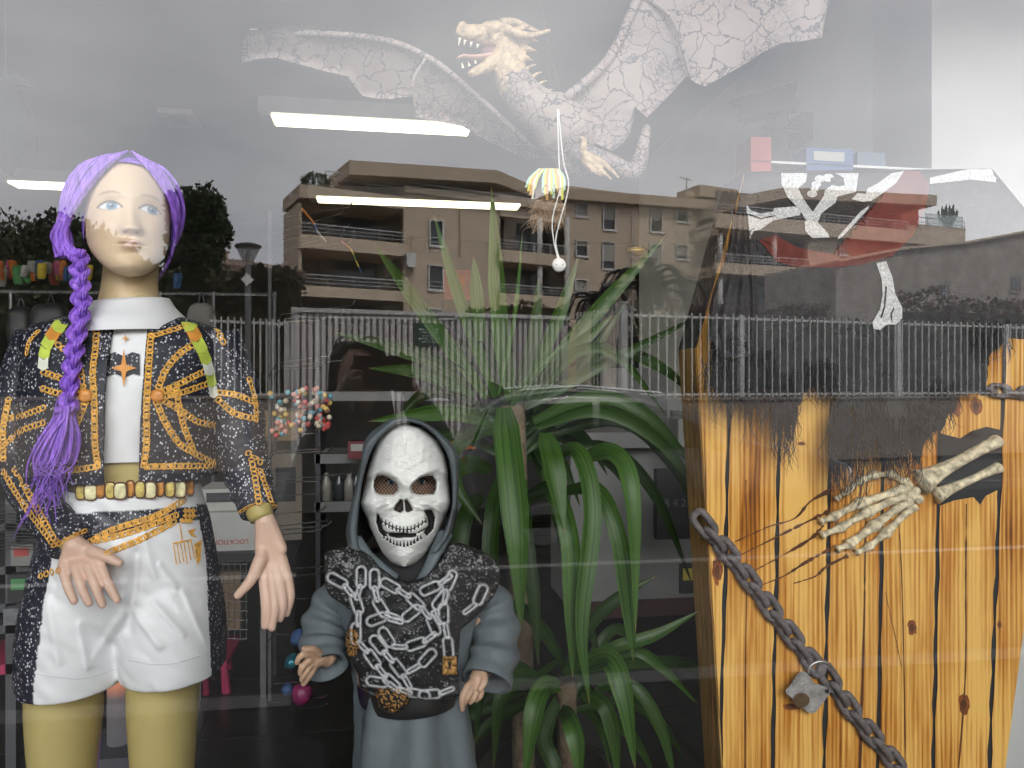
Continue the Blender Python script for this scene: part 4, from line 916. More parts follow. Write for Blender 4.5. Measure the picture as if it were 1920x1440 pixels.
# cap
Vc = HV.copy(); ctrh = np.array([0, .012, .0]); Vc = ctrh+(Vc-ctrh)*1.05
X, Y, Z = HV[..., 0], HV[..., 1], HV[..., 2]
facez = (Y < .02) & (Z < .078) & ((X/.067)**2+(np.clip(Z-.0, 0, 1)/.083)**2 < 1) & ((np.abs(X) < .064) | (Z > 0))
facez |= (Z < -.075) | ((Y < -.01) & (Z < 0) & (np.abs(X) < .066))
a, b = X.shape; ok = ~facez
ff = [(i*b+j, i*b+(j+1) % b, (i+1)*b+(j+1) % b, (i+1)*b+j) for i in range(a-1) for j in range(b) if ok[i, j] and ok[i+1, j] and ok[i, (j+1) % b] and ok[i+1, (j+1) % b]]
g.add(hw_(Vc.reshape(-1, 3)), ff)
def lock(pts, r0, n=26, flat=.45, taper=.7):
    p = cr(pts, n); t = np.linspace(0, 1, n); r = r0*(1-taper*np.abs(2*t-1)**3)
    g.tube(p, r, 6, flat=flat)
for side in (-1, 1):
    for i in range(110):
        s = i/109; an = -.42+s*2.3; st = np.array([side*.002, .008+.105*sin(an-.25)*.95, .0+.112*cos(an-.25)]); st = np.array([side*.003, -.062+.15*s, .086+.028*sin(pi*min(1, s*.8+.22))-.06*max(0, s-.75)*3])
        xm = .078+.004*sin(i*3.1); ym = -.058+s*.125
        xm = xm+(.018 if side < 0 else .004)
        md = np.array([side*(xm*.74), ym*.92-.006, .066+.012*(1-abs(s-.4))]); m3 = np.array([side*xm*1.01, ym+.006, .008])
        wf = max(0., 1-s/.38); md = md*(1-wf)+np.array([side*.036, -.068, .073])*wf; m3 = m3*(1-wf*.8)+np.array([side*.069, -.044, .022])*wf*.8
        jt = hr.normal(scale=.003, size=3)
        if side < 0:
            en = np.array([-.103+.006*hr.normal(), -.028+.05*s, -.045]); e2 = np.array([-.090+.008*hr.normal(), -.045+.02*s, -.085])
            pts = [st, md+jt, m3+jt, en, e2]
        else:
            en = np.array([.074, .005+.06*s, -.05]); e2 = np.array([.05, .055, -.105])
            pts = [st, md+jt, m3+jt, en, e2]
        lock(hw_(pts), .0064, 24, .55, .5)
hair = g.mk('wig', m_hair, gm_, True)
g = G()
bp_ = path3([(147, 470, .30), (150, 520, .275), (152, 575, .255), (142, 640, .235), (134, 700, .225), (128, 765, .22)], 120)
t = np.linspace(0, 1, 120)
for k in range(3):
    ph = t*pi*6.6+k*2*pi/3; am = .0086*(1-.2*t)
    p = bp_+np.stack([am*np.sin(ph), .009*np.sin(2*ph), 0*t], 1)
    for j in range(9):
        a = 2*pi*j/9+ph*.6; off = np.stack([.0054*np.cos(a), .0050*np.sin(a), 0*t], 1)*(1-.15*t)[:, None]+.0006*np.stack([np.sin(t*60+j*2.), np.cos(t*47+j), 0*t], 1); g.tube(p+off, .0022, 5)
g.mk('braid', m_hair, hair, True)
g = G()
for i in range(150):
    a = hr.normal(); ex = 62+hr.uniform(0, 1)*75; ey = 895+hr.normal()*45+(100-ex)*.6
    y0 = .222+.012*hr.normal()
    p = path3([(128+5*hr.normal(), 762, y0), (118+14*a, 815, y0-.01), (100+22*a*.8, 870, y0-.006), (ex-8+8*a, ey, y0+.004*hr.normal())], 18)
    g.tube(p, np.linspace(.0034, .0004, 18), 4)
for (x, y) in ((24, 1010), (32, 990), (45, 975), (95, 985), (60, 960), (110, 950)):
    g.tube(path3([(110, 850, .215), (80, 910, .212), (x, y, .21)], 16), np.linspace(.0022, .0003, 16), 4)
g.mk('hair_tail', m_hair, hair, True)
g = G(); g.tube([bp_[-1]+np.array([-.016, 0, -.004]), bp_[-1]+np.array([.016, 0, .002])], .012, 10, flat=.6); g.mk('hair_tie', m_hair, hair, True)
# =================================================================== CHILD REAPER
DC = .27
ch = thing('reaper_mannequin', 'child mannequin in a grey hooded robe with white skull mask and chained breastplate', 'mannequin', (P(765, 720, DC)[0], DC, 0))
def sat_mat(name, c, rough=.55):
    m = mat(name, c, rough, .16, 9, bump=.12, bscale=420, spec=.3); return m
m_robe = sat_mat('grey_satin', (.125, .148, .163)); m_blackc = mat('black_cloth', (.012, .012, .014), .8, .2, 20)
m_cskin = mat('child_skin', (.52, .33, .22), .45, .05, 20)
# body with head and hands: one surface
g = G(); c = P(762, 925, .275); g.sphere(c, (.078, .072, .105), 24, 16)
loft(g, lofted([(1010, 764, 38, .275, .036), (1060, 765, 45, .28, .04), (1085, 765, 90, .285, .055), (1150, 765, 105, .28, .07), (1300, 768, 95, .275, .07)], 18, 28, 2.))
capsule(g, [(690, 1100, .285), (625, 1170, .27), (612, 1232, .215)], (34, 26, 19)); capsule(g, [(840, 1100, .285), (915, 1180, .26), (906, 1255, .20)], (34, 26, 19))
for x in (735, 810): capsule(g, [(x, 1290, .275), (x, 1600, .27), (x, 2090, .27)], (45, 36, 24)); q = P(x, 2130, .27); g.tube([(q[0], .3, .04), (q[0], .2, .03), (q[0], .15, .02)], [.035, .035, .02], 10)
v1, f1 = remesh(g, .006, 3)
def chand(w, palm, fingers, th):
    g = G(); capsule(g, [w, palm], (17, 15), 10, 8)
    for f in fingers: capsule(g, [palm, ((palm[0]+f[0][0])/2, (palm[1]+f[0][1])/2, (palm[2]+f[0][2])/2), f[0]], (12, 9, 7), 8, 8); capsule(g, f, np.linspace(7.4, 5.6, len(f)), 8, 12)
    capsule(g, th, np.linspace(9, 6, len(th)), 8, 10); return remesh(g, .0017, 3)
k1 = chand((612, 1232, .215), (592, 1236, .195), [[(578, 1226, .175), (564, 1230, .165), (557, 1242, .168)], [(577, 1240, .178), (566, 1252, .17), (563, 1262, .174)], [(580, 1250, .183), (570, 1264, .177), (566, 1274, .18)], [(586, 1257, .19), (576, 1272, .187), (569, 1282, .188)]], [(598, 1226, .19), (586, 1217, .175), (570, 1217, .166)])
k2 = chand((906, 1255, .20), (894, 1274, .178), [[(876, 1288, .16), (867, 1308, .152), (867, 1329, .156)], [(884, 1293, .164), (877, 1306, .155), (872, 1317, .158)], [(893, 1297, .168), (888, 1309, .162), (882, 1316, .165)], [(902, 1296, .173), (899, 1306, .17), (893, 1312, .172)]], [(905, 1262, .178), (908, 1278, .165), (900, 1292, .16)])
g = G(); g.add(v1, f1); g.add(*k1); g.add(*k2); g.mk('body', m_cskin, ch, True)
for x, y in ((733.5, 904), (790.5, 903)):
    c = P(x, y, .207); k = MPP(x, .2)
    g = G(); g.sphere(c, (9*k, .006, 5.5*k), 16, 10); e = g.mk('eye', mat('eye_white', (.75, .74, .72), .2, .02), ch, True)
    g = G(); g.sphere(c-np.array([0, .0035, 0]), (4.6*k, .004, 4.6*k), 16, 10); g.mk('iris', mat('iris_blue', (.08, .17, .25), .2, .1), e, True)
    g = G(); g.sphere(c-np.array([0, .0062, 0]), (2.0*k, .002, 2.0*k), 12, 8); g.mk('pupil', m_blackc, e, True)
    g = G(); g.tube(cr([c+np.array([-11*k, -.003, 1*k]), c+np.array([-4*k, -.008, 6.5*k]), c+np.array([5*k, -.008, 6.5*k]), c+np.array([11*k, -.003, 1*k])], 12), .0012, 5); g.mk('lash', m_blackc, e)
# mask
ML = [(795.3, 758, 760), (797, 743, 776), (802, 733, 792.5), (813, 718, 806), (829, 706, 823), (854, 697.5, 834.5), (875, 692, 838.6), (892, 687.5, 840), (902, 687.5, 839.5), (930, 679, 844), (943, 675.5, 845), (957, 680, 841), (970, 689, 832), (991, 695, 824.5), (1015, 706, 813), (1037, 717.5, 800), (1054, 731, 784), (1061, 745, 771), (1062.5, 757, 760)]
ML = np.array(ML); NV, NU = 270, 176
py = np.concatenate([np.linspace(795.3, 800, 14)[:-1], np.linspace(800, 1058, NV-26), np.linspace(1058, 1062.5, 14)[1:]]); NV = len(py)
xl = np.interp(py, ML[:, 0], ML[:, 1]); xr = np.interp(py, ML[:, 0], ML[:, 2])
sk = np.ones(9)/9; xl[20:-20] = np.convolve(np.pad(xl, 4, 'edge'), sk, 'valid')[20:-20]; xr[20:-20] = np.convolve(np.pad(xr, 4, 'edge'), sk, 'valid')[20:-20]
u = np.linspace(-1, 1, NU); PX = (xl+xr)[:, None]/2+u[None]*(xr-xl)[:, None]/2; PY = np.repeat(py[:, None], NU, 1)
Z4 = lambda pts, s=3.6923, ox=500, oy=740: [(x/s+ox, y/s+oy) for x, y in pts]
eL = Z4([(745, 590), (765, 562), (800, 556), (850, 575), (900, 610), (912, 640), (905, 670), (880, 692), (780, 692), (750, 675), (740, 640)])
eR = Z4([(1000, 635), (1010, 615), (1060, 575), (1110, 558), (1150, 562), (1175, 600), (1172, 660), (1160, 688), (1050, 695), (1010, 680)])
nsL = Z4([(880, 800), (892, 765), (925, 727), (945, 728), (947, 800), (925, 818)]); nsR = Z4([(958, 800), (955, 728), (972, 727), (1000, 770), (1010, 802), (975, 814)])
mL = Z4([(765, 825), (778, 828), (795, 880), (805, 930), (835, 980), (805, 978), (775, 945), (758, 880)]); mR = Z4([(1085, 800), (1140, 795), (1165, 850), (1155, 930), (1110, 978), (1085, 955), (1118, 900), (1112, 850)])
slot = Z4([(838, 960), (870, 956), (1040, 960), (1032, 985), (900, 992), (850, 982)])
def gau(x0, y0, sx_, sy_): return np.exp(-((PX-x0)/sx_)**2/2-((PY-y0)/sy_)**2/2)
def ridge(pts, w_): return np.exp(-(polydist(PX, PY, cr(pts, 24))/w_)**2)
hole = inpoly(PX, PY, eL) | inpoly(PX, PY, eR); dkn = inpoly(PX, PY, nsL) | inpoly(PX, PY, nsR); dkm = inpoly(PX, PY, mL) | inpoly(PX, PY, mR) | inpoly(PX, PY, slot)
h = .010*ridge([(694, 890), (715, 882), (740, 890), (758, 908)], 8)+.010*ridge([(773, 908), (792, 890), (815, 880), (838, 885)], 8)
h += .013*gau(686, 944, 13, 12)+.013*gau(836, 942, 13, 12)+.008*gau(762, 915, 9, 18)-.006*gau(762, 898, 14, 8)
h += .006*gau(735, 850, 20, 25)+.006*gau(795, 848, 20, 25)-.0025*ridge([(757, 806), (760, 830), (757, 850), (768, 866)], 2.2)
h += .010*np.exp(-((PX-757)/44)**4-((PY-1000)/24)**4)+.010*gau(760, 1042, 22, 13)-.006*gau(712, 965, 7, 16)-.006*gau(812, 965, 7, 16)
h += .004*(ridge([(738, 950), (722, 958), (715, 975), (712, 995)], 3)+ridge([(778, 950), (795, 958), (806, 975), (808, 995)], 3)+ridge([(728, 945), (712, 950), (702, 962)], 3)+ridge([(790, 945), (806, 948), (822, 958)], 3))
h -= .02*blur(hole.astype(float), 2.2)+.012*blur(dkn.astype(float), 1.4)+.012*blur(dkm.astype(float), 1.4)
dark = (dkn | dkm).astype(float)
tq = cr([(716, 977), (743, 991), (771, 992), (799, 976)], 13)
tk = np.zeros_like(PX)
for x, y in tq: tk = np.maximum(tk, (segdist(PX, PY, (x, y-5), (x-.5, y+4)) < 1.0+.5*(PY > y)))
tk = np.maximum(tk, (polydist(PX, PY, tq) < .9).astype(float)); tk = np.maximum(tk, (polydist(PX, PY, cr([(715, 995), (728, 1000)], 4) if False else [(712, 990), (726, 1000)]) < 1.4)); tk = np.maximum(tk, polydist(PX, PY, [(784, 999), (800, 990)]) < 1.4)
lq = cr([(720, 1005), (742, 1018), (766, 1019), (789, 1006)], 12)
for x, y in lq: tk = np.maximum(tk, (np.abs(PX-x) < (PY-y+6)*.22) & (PY > y-6) & (PY < y+5))
h -= .004*blur(tk.astype(float), .9); dark = np.maximum(dark, tk)
r_ = np.random.default_rng(4); pits = np.zeros_like(PX)
for _ in range(110):
    x, y = r_.uniform(700, 830), r_.uniform(812, 885); pits += gau(x, y, 1.6, 1.6)
h -= .0006*pits; h += .0012*vnoise(PX*.22, PY*.2, 0, 6)
un = np.abs(u)[None]*np.ones_like(PX); vv = (PY-925)/140
dep = .245-.095*np.sqrt(np.clip(1-.97*un**2, 0, 1))*(1-.30*np.clip(vv, -1, 1)**2)*np.clip((PY-793)/14, 0, 1)**.35
Dk = dep-h
V = np.array([[P(PX[i, j], PY[i, j], Dk[i, j]) for j in range(NU)] for i in range(NV)])
col = np.array([.83, .82, .79])*(1-.0*dark[..., None]); brn = np.clip(dkn, 0, 1)[..., None]*np.array([.03, .022, .018]); col = np.where(dark[..., None] > .5, np.where(dkn[..., None], np.array([.03, .022, .018]), np.array([.012, .012, .012])), np.array([.83, .82, .79]))
ff = [(i*NU+j, i*NU+j+1, (i+1)*NU+j+1, (i+1)*NU+j) for i in range(NV-1) for j in range(NU-1) if not (hole[i, j] and hole[i+1, j] and hole[i, j+1] and hole[i+1, j+1])]
mask_o = mk('skull_mask', V.reshape(-1, 3), ff, mat('white_mask_plastic', (1, 1, 1), .45, .03, 30, attr=True, spec=.4), ch, True, cols=col.reshape(-1, 3))
for poly in (eL, eR):
    g = G(); p = np.array(poly); x0, y0 = p.min(0); x1, y1 = p.max(0); sp = 5.6
    for sgn in (1, -1):
        k = x0-(y1-y0)
        while k < x1+(y1-y0):
            pts = np.array([(k+t*.8 if sgn > 0 else k+(y1-y0)*.8-t*.8, y0+t) for t in np.linspace(0, y1-y0, 30)]); ins = inpoly(pts[:, 0], pts[:, 1], poly); q = pts[ins]
            if len(q) > 2: g.tube([P(x, y, .193) for x, y in q[::3]]+[P(*q[-1], .193)], .00042, 4)
            k += sp*1.15
    g.mk('eye_net', m_blackc, mask_o)
# hood
HOu = np.array([(651.7, 1024), (649, 992), (657, 957), (668, 902), (678, 856), (687, 821), (714, 797), (745, 784), (782, 785.5), (811, 801), (839, 824), (855, 845), (862, 870), (858, 930), (852, 970), (845, 1003), (826, 1032)])
HIn = np.array([(673, 1034), (668, 1000), (671, 960), (676, 915), (686, 870), (699, 838), (721, 812), (748, 793), (776, 792), (803, 804), (828, 830), (840, 852), (846, 877), (850, 930), (845, 965), (832, 1002), (808, 1036)])
ou = cr(HOu, 90); inn = cr(HIn, 90); cc = np.array([760, 930]); wv = 1.2*np.sin(np.linspace(0, 40, 90))[:, None]
rows = []
for (pts, D) in ((inn+(cc-inn)*.02, .215), (inn, .178), (inn*.65+ou*.35+wv*.3, .168), (inn*.3+ou*.7+wv, .182), (ou+wv*.8, .225), (cc+(ou-cc)*1.0, .275), (cc+(ou-cc)*.93, .34), (cc+(ou-cc)*.7, .385), (cc+(ou-cc)*.3, .40)):
    rows.append([P(x, y, D) for x, y in pts])
g = G(); g.grid(np.array(rows)); v = g.v[0]; v[:, 1] += .004*vnoise(v[:, 0]*30, v[:, 2]*35, 0, 9); g.mk('hood', m_robe, ch, True)
g = G(); g.grid(np.array([[P(x, y, D) for x, y in cc+(inn-cc)*k] for k, D in ((1.0, .216), (.97, .25), (.9, .30), (.5, .35))])); g.mk('hood_lining', m_blackc, ch, True)
g = G(); g.sphere(P(765, 1075, .245), (.085, .05, .045), 20, 12); g.mk('neck_cloth', m_blackc, ch, True)
# drapes of the hood under the chin
for pts, w0 in (([(835, 1000, .215), (820, 1030, .20), (800, 1070, .185), (785, 1092, .185)], 17), ([(668, 1010, .22), (690, 1040, .205), (720, 1065, .19), (745, 1082, .19)], 13)):
    g = G(); g.tube(path3(pts, 16), np.linspace(w0, w0*.5, 16)*MPP(760, .2), 12, flat=.7); g.mk('hood_drape', m_robe, ch, True)
# robe
R = lofted([(1030, 768, 70, .292, .06), (1060, 768, 118, .292, .075), (1110, 768, 146, .288, .08), (1200, 768, 112, .285, .085), (1290, 772, 100, .28, .092), (1440, 779, 110, .272, .125), (1700, 782, 128, .275, .15), (2130, 785, 160, .28, .18)], 110, 120, 2.0)
a = np.arctan2(R[..., 1]-.28, R[..., 0]-R[..., 0].mean(1)[:, None]); yy = np.linspace(0, 1, 110)[:, None]
dr = R-np.stack([np.repeat(R[..., 0].mean(1)[:, None], 120, 1), np.full(a.shape, .28), R[..., 2]], -1); dr /= np.linalg.norm(dr, axis=-1)[..., None]+1e-9
R = R+dr*(.009*np.sin(a*7+yy*9)*np.clip(yy*2.2, 0, 1)+.0035*vnoise(R[..., 0]*30, R[..., 2]*22, R[..., 1]*30, 14)+.005*np.sin(yy*70+3*np.cos(a))*np.exp(-((yy-.24)/.05)**2))[..., None]
g = G(); g.grid(R, True); g.mk('robe', m_robe, ch, True)
def bell(pts, rpx, seed, rows=46):
    p = path3(pts, rows); s = MPP(760, .25); r = cr([[q*s] for q in rpx], rows)[:, 0]; g = G(); g.tube(p, r, 34, caps=False)
    v = g.v[0]; k = np.repeat(np.arange(rows), 34); a = np.tile(np.arange(34)*2*pi/34, rows); ax = p[k]
    w_ = .09*np.sin(k*.62+1.8*np.sin(a+seed))*np.clip(k/12, 0, 1)*np.clip((rows-3-k)/5, 0, 1)+.05*vnoise(np.cos(a)*2, np.sin(a)*2, k*.25, seed)
    v2 = ax+(v-ax)*(1+w_)[:, None]; g.v[0] = v2
    inn_ = ax[-34:]+(v2[-34:]-ax[-34:])*.86; deep = p[-14]+(v2[-34:]-ax[-34:])*.7
    g.grid(np.array([v2[-34:], inn_, deep]), True)
    return g.mk('sleeve', m_robe, ch, True)
bell([(655, 1090, .287), (618, 1150, .275), (604, 1205, .245), (612, 1252, .205)], (34, 42, 40, 38), 2)
bell([(880, 1085, .287), (922, 1145, .275), (930, 1215, .235), (912, 1278, .195)], (34, 44, 44, 46), 5)
# breastplate: moulded relief
AO = [(608, 1036), (655, 1024), (690, 1038), (715, 1068), (742, 1088), (768, 1094), (800, 1082), (828, 1050), (850, 1019), (905, 1035), (936, 1065), (931, 1110), (893, 1158), (864, 1182), (859, 1250), (862, 1282), (857, 1308), (800, 1312), (770, 1309), (762, 1328), (738, 1338), (712, 1330), (702, 1300), (676, 1290), (668, 1258), (650, 1230), (648, 1190), (660, 1150), (640, 1132), (614, 1112), (607, 1066)]
st = 1.3; gx = np.arange(600, 942, st); gy = np.arange(1014, 1344, st); AX, AY = np.meshgrid(gx, gy)
ins = inpoly(AX, AY, [tuple(q) for q in cr(np.array(AO+[AO[0]], float), 200)]); ins |= inpoly(AX, AY, AO)
rel = np.zeros_like(AX); sil = np.zeros_like(AX)
def lnk(x, y, ang, half, r, t=3.3, top=1.):
    global rel, sil
    c_, s_ = cos(ang), sin(ang); a = (x-c_*half, y-s_*half); b = (x+c_*half, y+s_*half); d = np.abs(segdist(AX, AY, a, b)-r)
    hh = np.sqrt(np.clip(1-(d/t)**2, 0, 1))*top; inner = d < t; rel = np.where(inner, np.maximum(rel, hh), rel); sil = np.where(inner, np.maximum(sil, hh), sil)
def rchain(pts, sp=27):
    p = cr(pts, 200); s = np.r_[0, np.cumsum(np.hypot(*np.diff(p, axis=0).T))]; n = max(2, int(s[-1]/sp))
    for i in range(n):
        t = s[-1]*(i+.5)/n; q = np.array([np.interp(t, s, p[:, k]) for k in (0, 1)]); q2 = np.array([np.interp(t+2, s, p[:, k]) for k in (0, 1)]); a = math.atan2(*(q2-q)[::-1])
        if i % 2 == 0: lnk(q[0], q[1], a, 11.5, 8.6, 3.9)
        else: lnk(q[0], q[1], a, 11, 3.6, 3.4, 1.25)
for c_ in ([(620, 1082), (645, 1098), (668, 1130), (672, 1165), (668, 1195), (690, 1225), (718, 1262), (750, 1292), (800, 1306)], [(677, 1068), (676, 1095), (668, 1125)], [(702, 1074), (704, 1110), (718, 1145), (748, 1160)], [(720, 1092), (752, 1110), (780, 1130), (806, 1160), (815, 1185), (795, 1205)],
           [(850, 1075), (838, 1105), (832, 1150), (838, 1190), (842, 1230)], [(908, 1100), (893, 1130), (868, 1152)], [(792, 1110), (822, 1096), (848, 1078)], [(690, 1168), (720, 1158), (750, 1165), (772, 1150), (785, 1138)], [(700, 1198), (722, 1225), (748, 1255), (770, 1290)], [(716, 1182), (738, 1210), (765, 1212), (795, 1203)], [(812, 1222), (790, 1245), (762, 1262)], [(690, 1276), (730, 1284), (752, 1300)], [(790, 1304), (825, 1300), (852, 1290)], [(838, 1110), (815, 1145), (828, 1175)]):
    rchain(c_)
r_ = np.random.default_rng(9); nzz = blur(r_.normal(size=AX.shape), .8); nzz /= nzz.std(); n2 = blur(r_.normal(size=AX.shape), 5); n2 /= n2.std()
bare = np.clip(1-sil*3, 0, 1)
shoulder = np.clip((1130-AY)/90, 0, 1)
spk = np.clip((nzz*.8+n2*.4-.85+shoulder*.75), 0, 1)*bare
cb = np.array([.014, .014, .015])+spk[..., None]*np.array([.42, .42, .43])*.55+(np.clip(sil*1.3-.35, 0, 1)*(.72+.28*np.clip(1+nzz*.4, 0, 1.2)))[..., None]*np.array([.52, .52, .54])
rel3 = .011*rel+.0016*spk*nzz-.003*blur((sil > .2).astype(float), 5)*bare+.0008*n2
# locks
lk1 = (np.abs(AX-843) < 13.5) & (np.abs(AY-1248) < 17); gold = lk1 & ~((np.hypot(AX-843, AY-1244) < 3.4) | ((np.abs(AX-843) < 1.9) & (AY > 1244) & (AY < 1255)))
rel3 += .008*blur(lk1.astype(float), 1.1); cb = np.where(gold[..., None], np.array([.50, .27, .08])*np.clip(.75+.35*nzz, .2, 1.3)[..., None], cb); cb = np.where((lk1 & ~gold)[..., None], .01, cb)
lk2 = ((AX-735)/32)**2+((AY-1308)/28)**2 < 1; lk2b = lk2 & (((AX-730)/26)**2+((AY-1302)/20)**2 < 1)
rel3 += .012*blur(lk2.astype(float), 3); cb = np.where((lk2 & (nzz > .35) & (AY > 1290))[..., None], np.array([.38, .19, .05]), cb)
lk3 = (((AX-660)/14)**2+((AY-1205)/26)**2 < 1); cb = np.where((lk3 & (nzz > -.1))[..., None], np.array([.36, .18, .05]), cb); rel3 += .006*blur(lk3.astype(float), 2)
beltz = (AY > 1268) & (AY < 1312); 
ADp = .150+.06*((AX-766)/150)**2+.03*np.clip((1110-AY)/90, 0, 1.2)**2+.02*np.clip((AY-1200)/140, 0, 1)
edge = blur(ins.astype(float), 2.2); ADp += .014*(1-np.clip(edge*1.9-.9, 0, 1))**2
AD = ADp-rel3
V = np.array([[P(AX[i, j], AY[i, j], AD[i, j]) for j in range(AX.shape[1])] for i in range(AX.shape[0])]); nb_ = AX.shape[1]
ff = [(i*nb_+j, i*nb_+j+1, (i+1)*nb_+j+1, (i+1)*nb_+j) for i in range(AX.shape[0]-1) for j in range(nb_-1) if ins[i, j] and ins[i+1, j] and ins[i, j+1] and ins[i+1, j+1]]
used = np.unique(np.array(ff)); rm = np.full(V.shape[0]*nb_, -1); rm[used] = np.arange(len(used))
ff = rm[np.array(ff)].tolist(); vv_ = V.reshape(-1, 3)[used]; cb_ = cb.reshape(-1, 3)[used]
# back skin of the moulding, so it has thickness
bk = vv_+np.array([0, .012, 0]); nvv = len(vv_)
mk('breastplate', np.vstack([vv_, bk]), ff+[tuple(i+nvv for i in q) for q in ff], mat('painted_rubber', (1, 1, 1), .5, .06, 40, attr=True, spec=.4), ch, True, cols=np.vstack([cb_, cb_*0+.012]))
g = G(); loft(g, lofted([(1268, 768, 98, .275, .10), (1290, 769, 97, .275, .102), (1304, 770, 95, .275, .10)], 6, 40, 2.0), caps=False); g.mk('belt', mat('black_belt', (.015, .015, .016), .4, .2, 30), ch, True)

# =================================================================== YUCCA
yu = thing('yucca_plant', 'tall green yucca plant with long sword-shaped drooping leaves', 'plant', (P(1000, 720, .95)[0], .95, 0))
def leaf_mat():
    m, n, l, b = new_mat('yucca_leaf'); uvn = n.new('ShaderNodeAttribute'); uvn.attribute_name = 'Col'
    sp = n.new('ShaderNodeSeparateColor'); l(uvn.outputs['Color'], sp.inputs[0])          # r: across, g: along, b: leaf tone
    cmb = n.new('ShaderNodeCombineXYZ'); l(sp.outputs[0], cmb.inputs[0]); l(sp.outputs[2], cmb.inputs[1]); l(sp.outputs[1], cmb.inputs[2])
    mp_ = n.new('ShaderNodeMapping'); mp_.inputs['Scale'].default_value = (22, 9, .8); l(cmb.outputs[0], mp_.inputs[0]); t = n.new('ShaderNodeTexNoise'); t.inputs['Scale'].default_value = 1; t.inputs['Detail'].default_value = 3; l(mp_.outputs[0], t.inputs[0])
    r = n.new('ShaderNodeValToRGB'); r.color_ramp.elements[0].position = .3; r.color_ramp.elements[0].color = (.022, .075, .012, 1); r.color_ramp.elements[1].position = .75; r.color_ramp.elements[1].color = (.115, .24, .035, 1); l(t.outputs[0], r.inputs[0])
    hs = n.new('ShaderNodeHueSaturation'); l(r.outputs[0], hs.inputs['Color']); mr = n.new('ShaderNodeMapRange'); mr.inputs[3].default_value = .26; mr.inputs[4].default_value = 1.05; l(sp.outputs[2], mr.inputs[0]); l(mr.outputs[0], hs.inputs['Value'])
    tipm = n.new('ShaderNodeMapRange'); tipm.inputs[1].default_value = .95; tipm.inputs[2].default_value = 1.0; l(sp.outputs[1], tipm.inputs[0]); tpx = n.new('ShaderNodeMix'); tpx.data_type = 'RGBA'; l(tipm.outputs[0], tpx.inputs[0]); l(hs.outputs[0], tpx.inputs[6]); tpx.inputs[7].default_value = (.16, .09, .04, 1)
    l(tpx.outputs[2], b.inputs['Base Color']); b.inputs['Roughness'].default_value = .42; b.inputs['Specular IOR Level'].default_value = .4
    tl = n.new('ShaderNodeBsdfTranslucent'); l(hs.outputs[0], tl.inputs[0]); mi = n.new('ShaderNodeMixShader'); mi.inputs[0].default_value = .25; l(b.outputs[0], mi.inputs[1]); l(tl.outputs[0], mi.inputs[2]); l(mi.outputs[0], n['Material Output'].inputs[0])
    return m
m_yl = leaf_mat(); yr = np.random.default_rng(5)
def leaf(pts, wpx, tone=.5, face=None):
    p = path3(pts, 26); n = 26; t = np.linspace(0, 1, n); s = MPP(pts[0][0], pts[1][2])
    w_ = wpx*s*.325*np.minimum(1, .55+1.8*t)*np.clip((1-t)*2.6, 0, 1)**.8
    tg = np.gradient(p, axis=0); tg /= np.linalg.norm(tg, axis=1)[:, None]; view = CAM-p; view /= np.linalg.norm(view, axis=1)[:, None]
    sd_ = np.cross(tg, view); sd_ /= np.linalg.norm(sd_, axis=1)[:, None]+1e-9; nr = np.cross(sd_, tg)
    tw = yr.uniform(-.35, .35) if face is None else face; sd2 = sd_*cos(tw)+nr*sin(tw); n2_ = np.cross(sd2, tg)
    g = G(); cu = np.linspace(-1, 1, 7); V = p[:, None]+sd2[:, None]*(w_[:, None]*cu[None])[..., None]-n2_[:, None]*(w_[:, None]*(cu[None]**2)*-.28)[..., None]
    C = np.stack([np.repeat((cu*.5+.5)[None], n, 0), np.repeat(t[:, None], 7, 1), np.full((n, 7), tone)], -1); g.grid(V, False, C); g.mk('leaf', m_yl, yu, True)
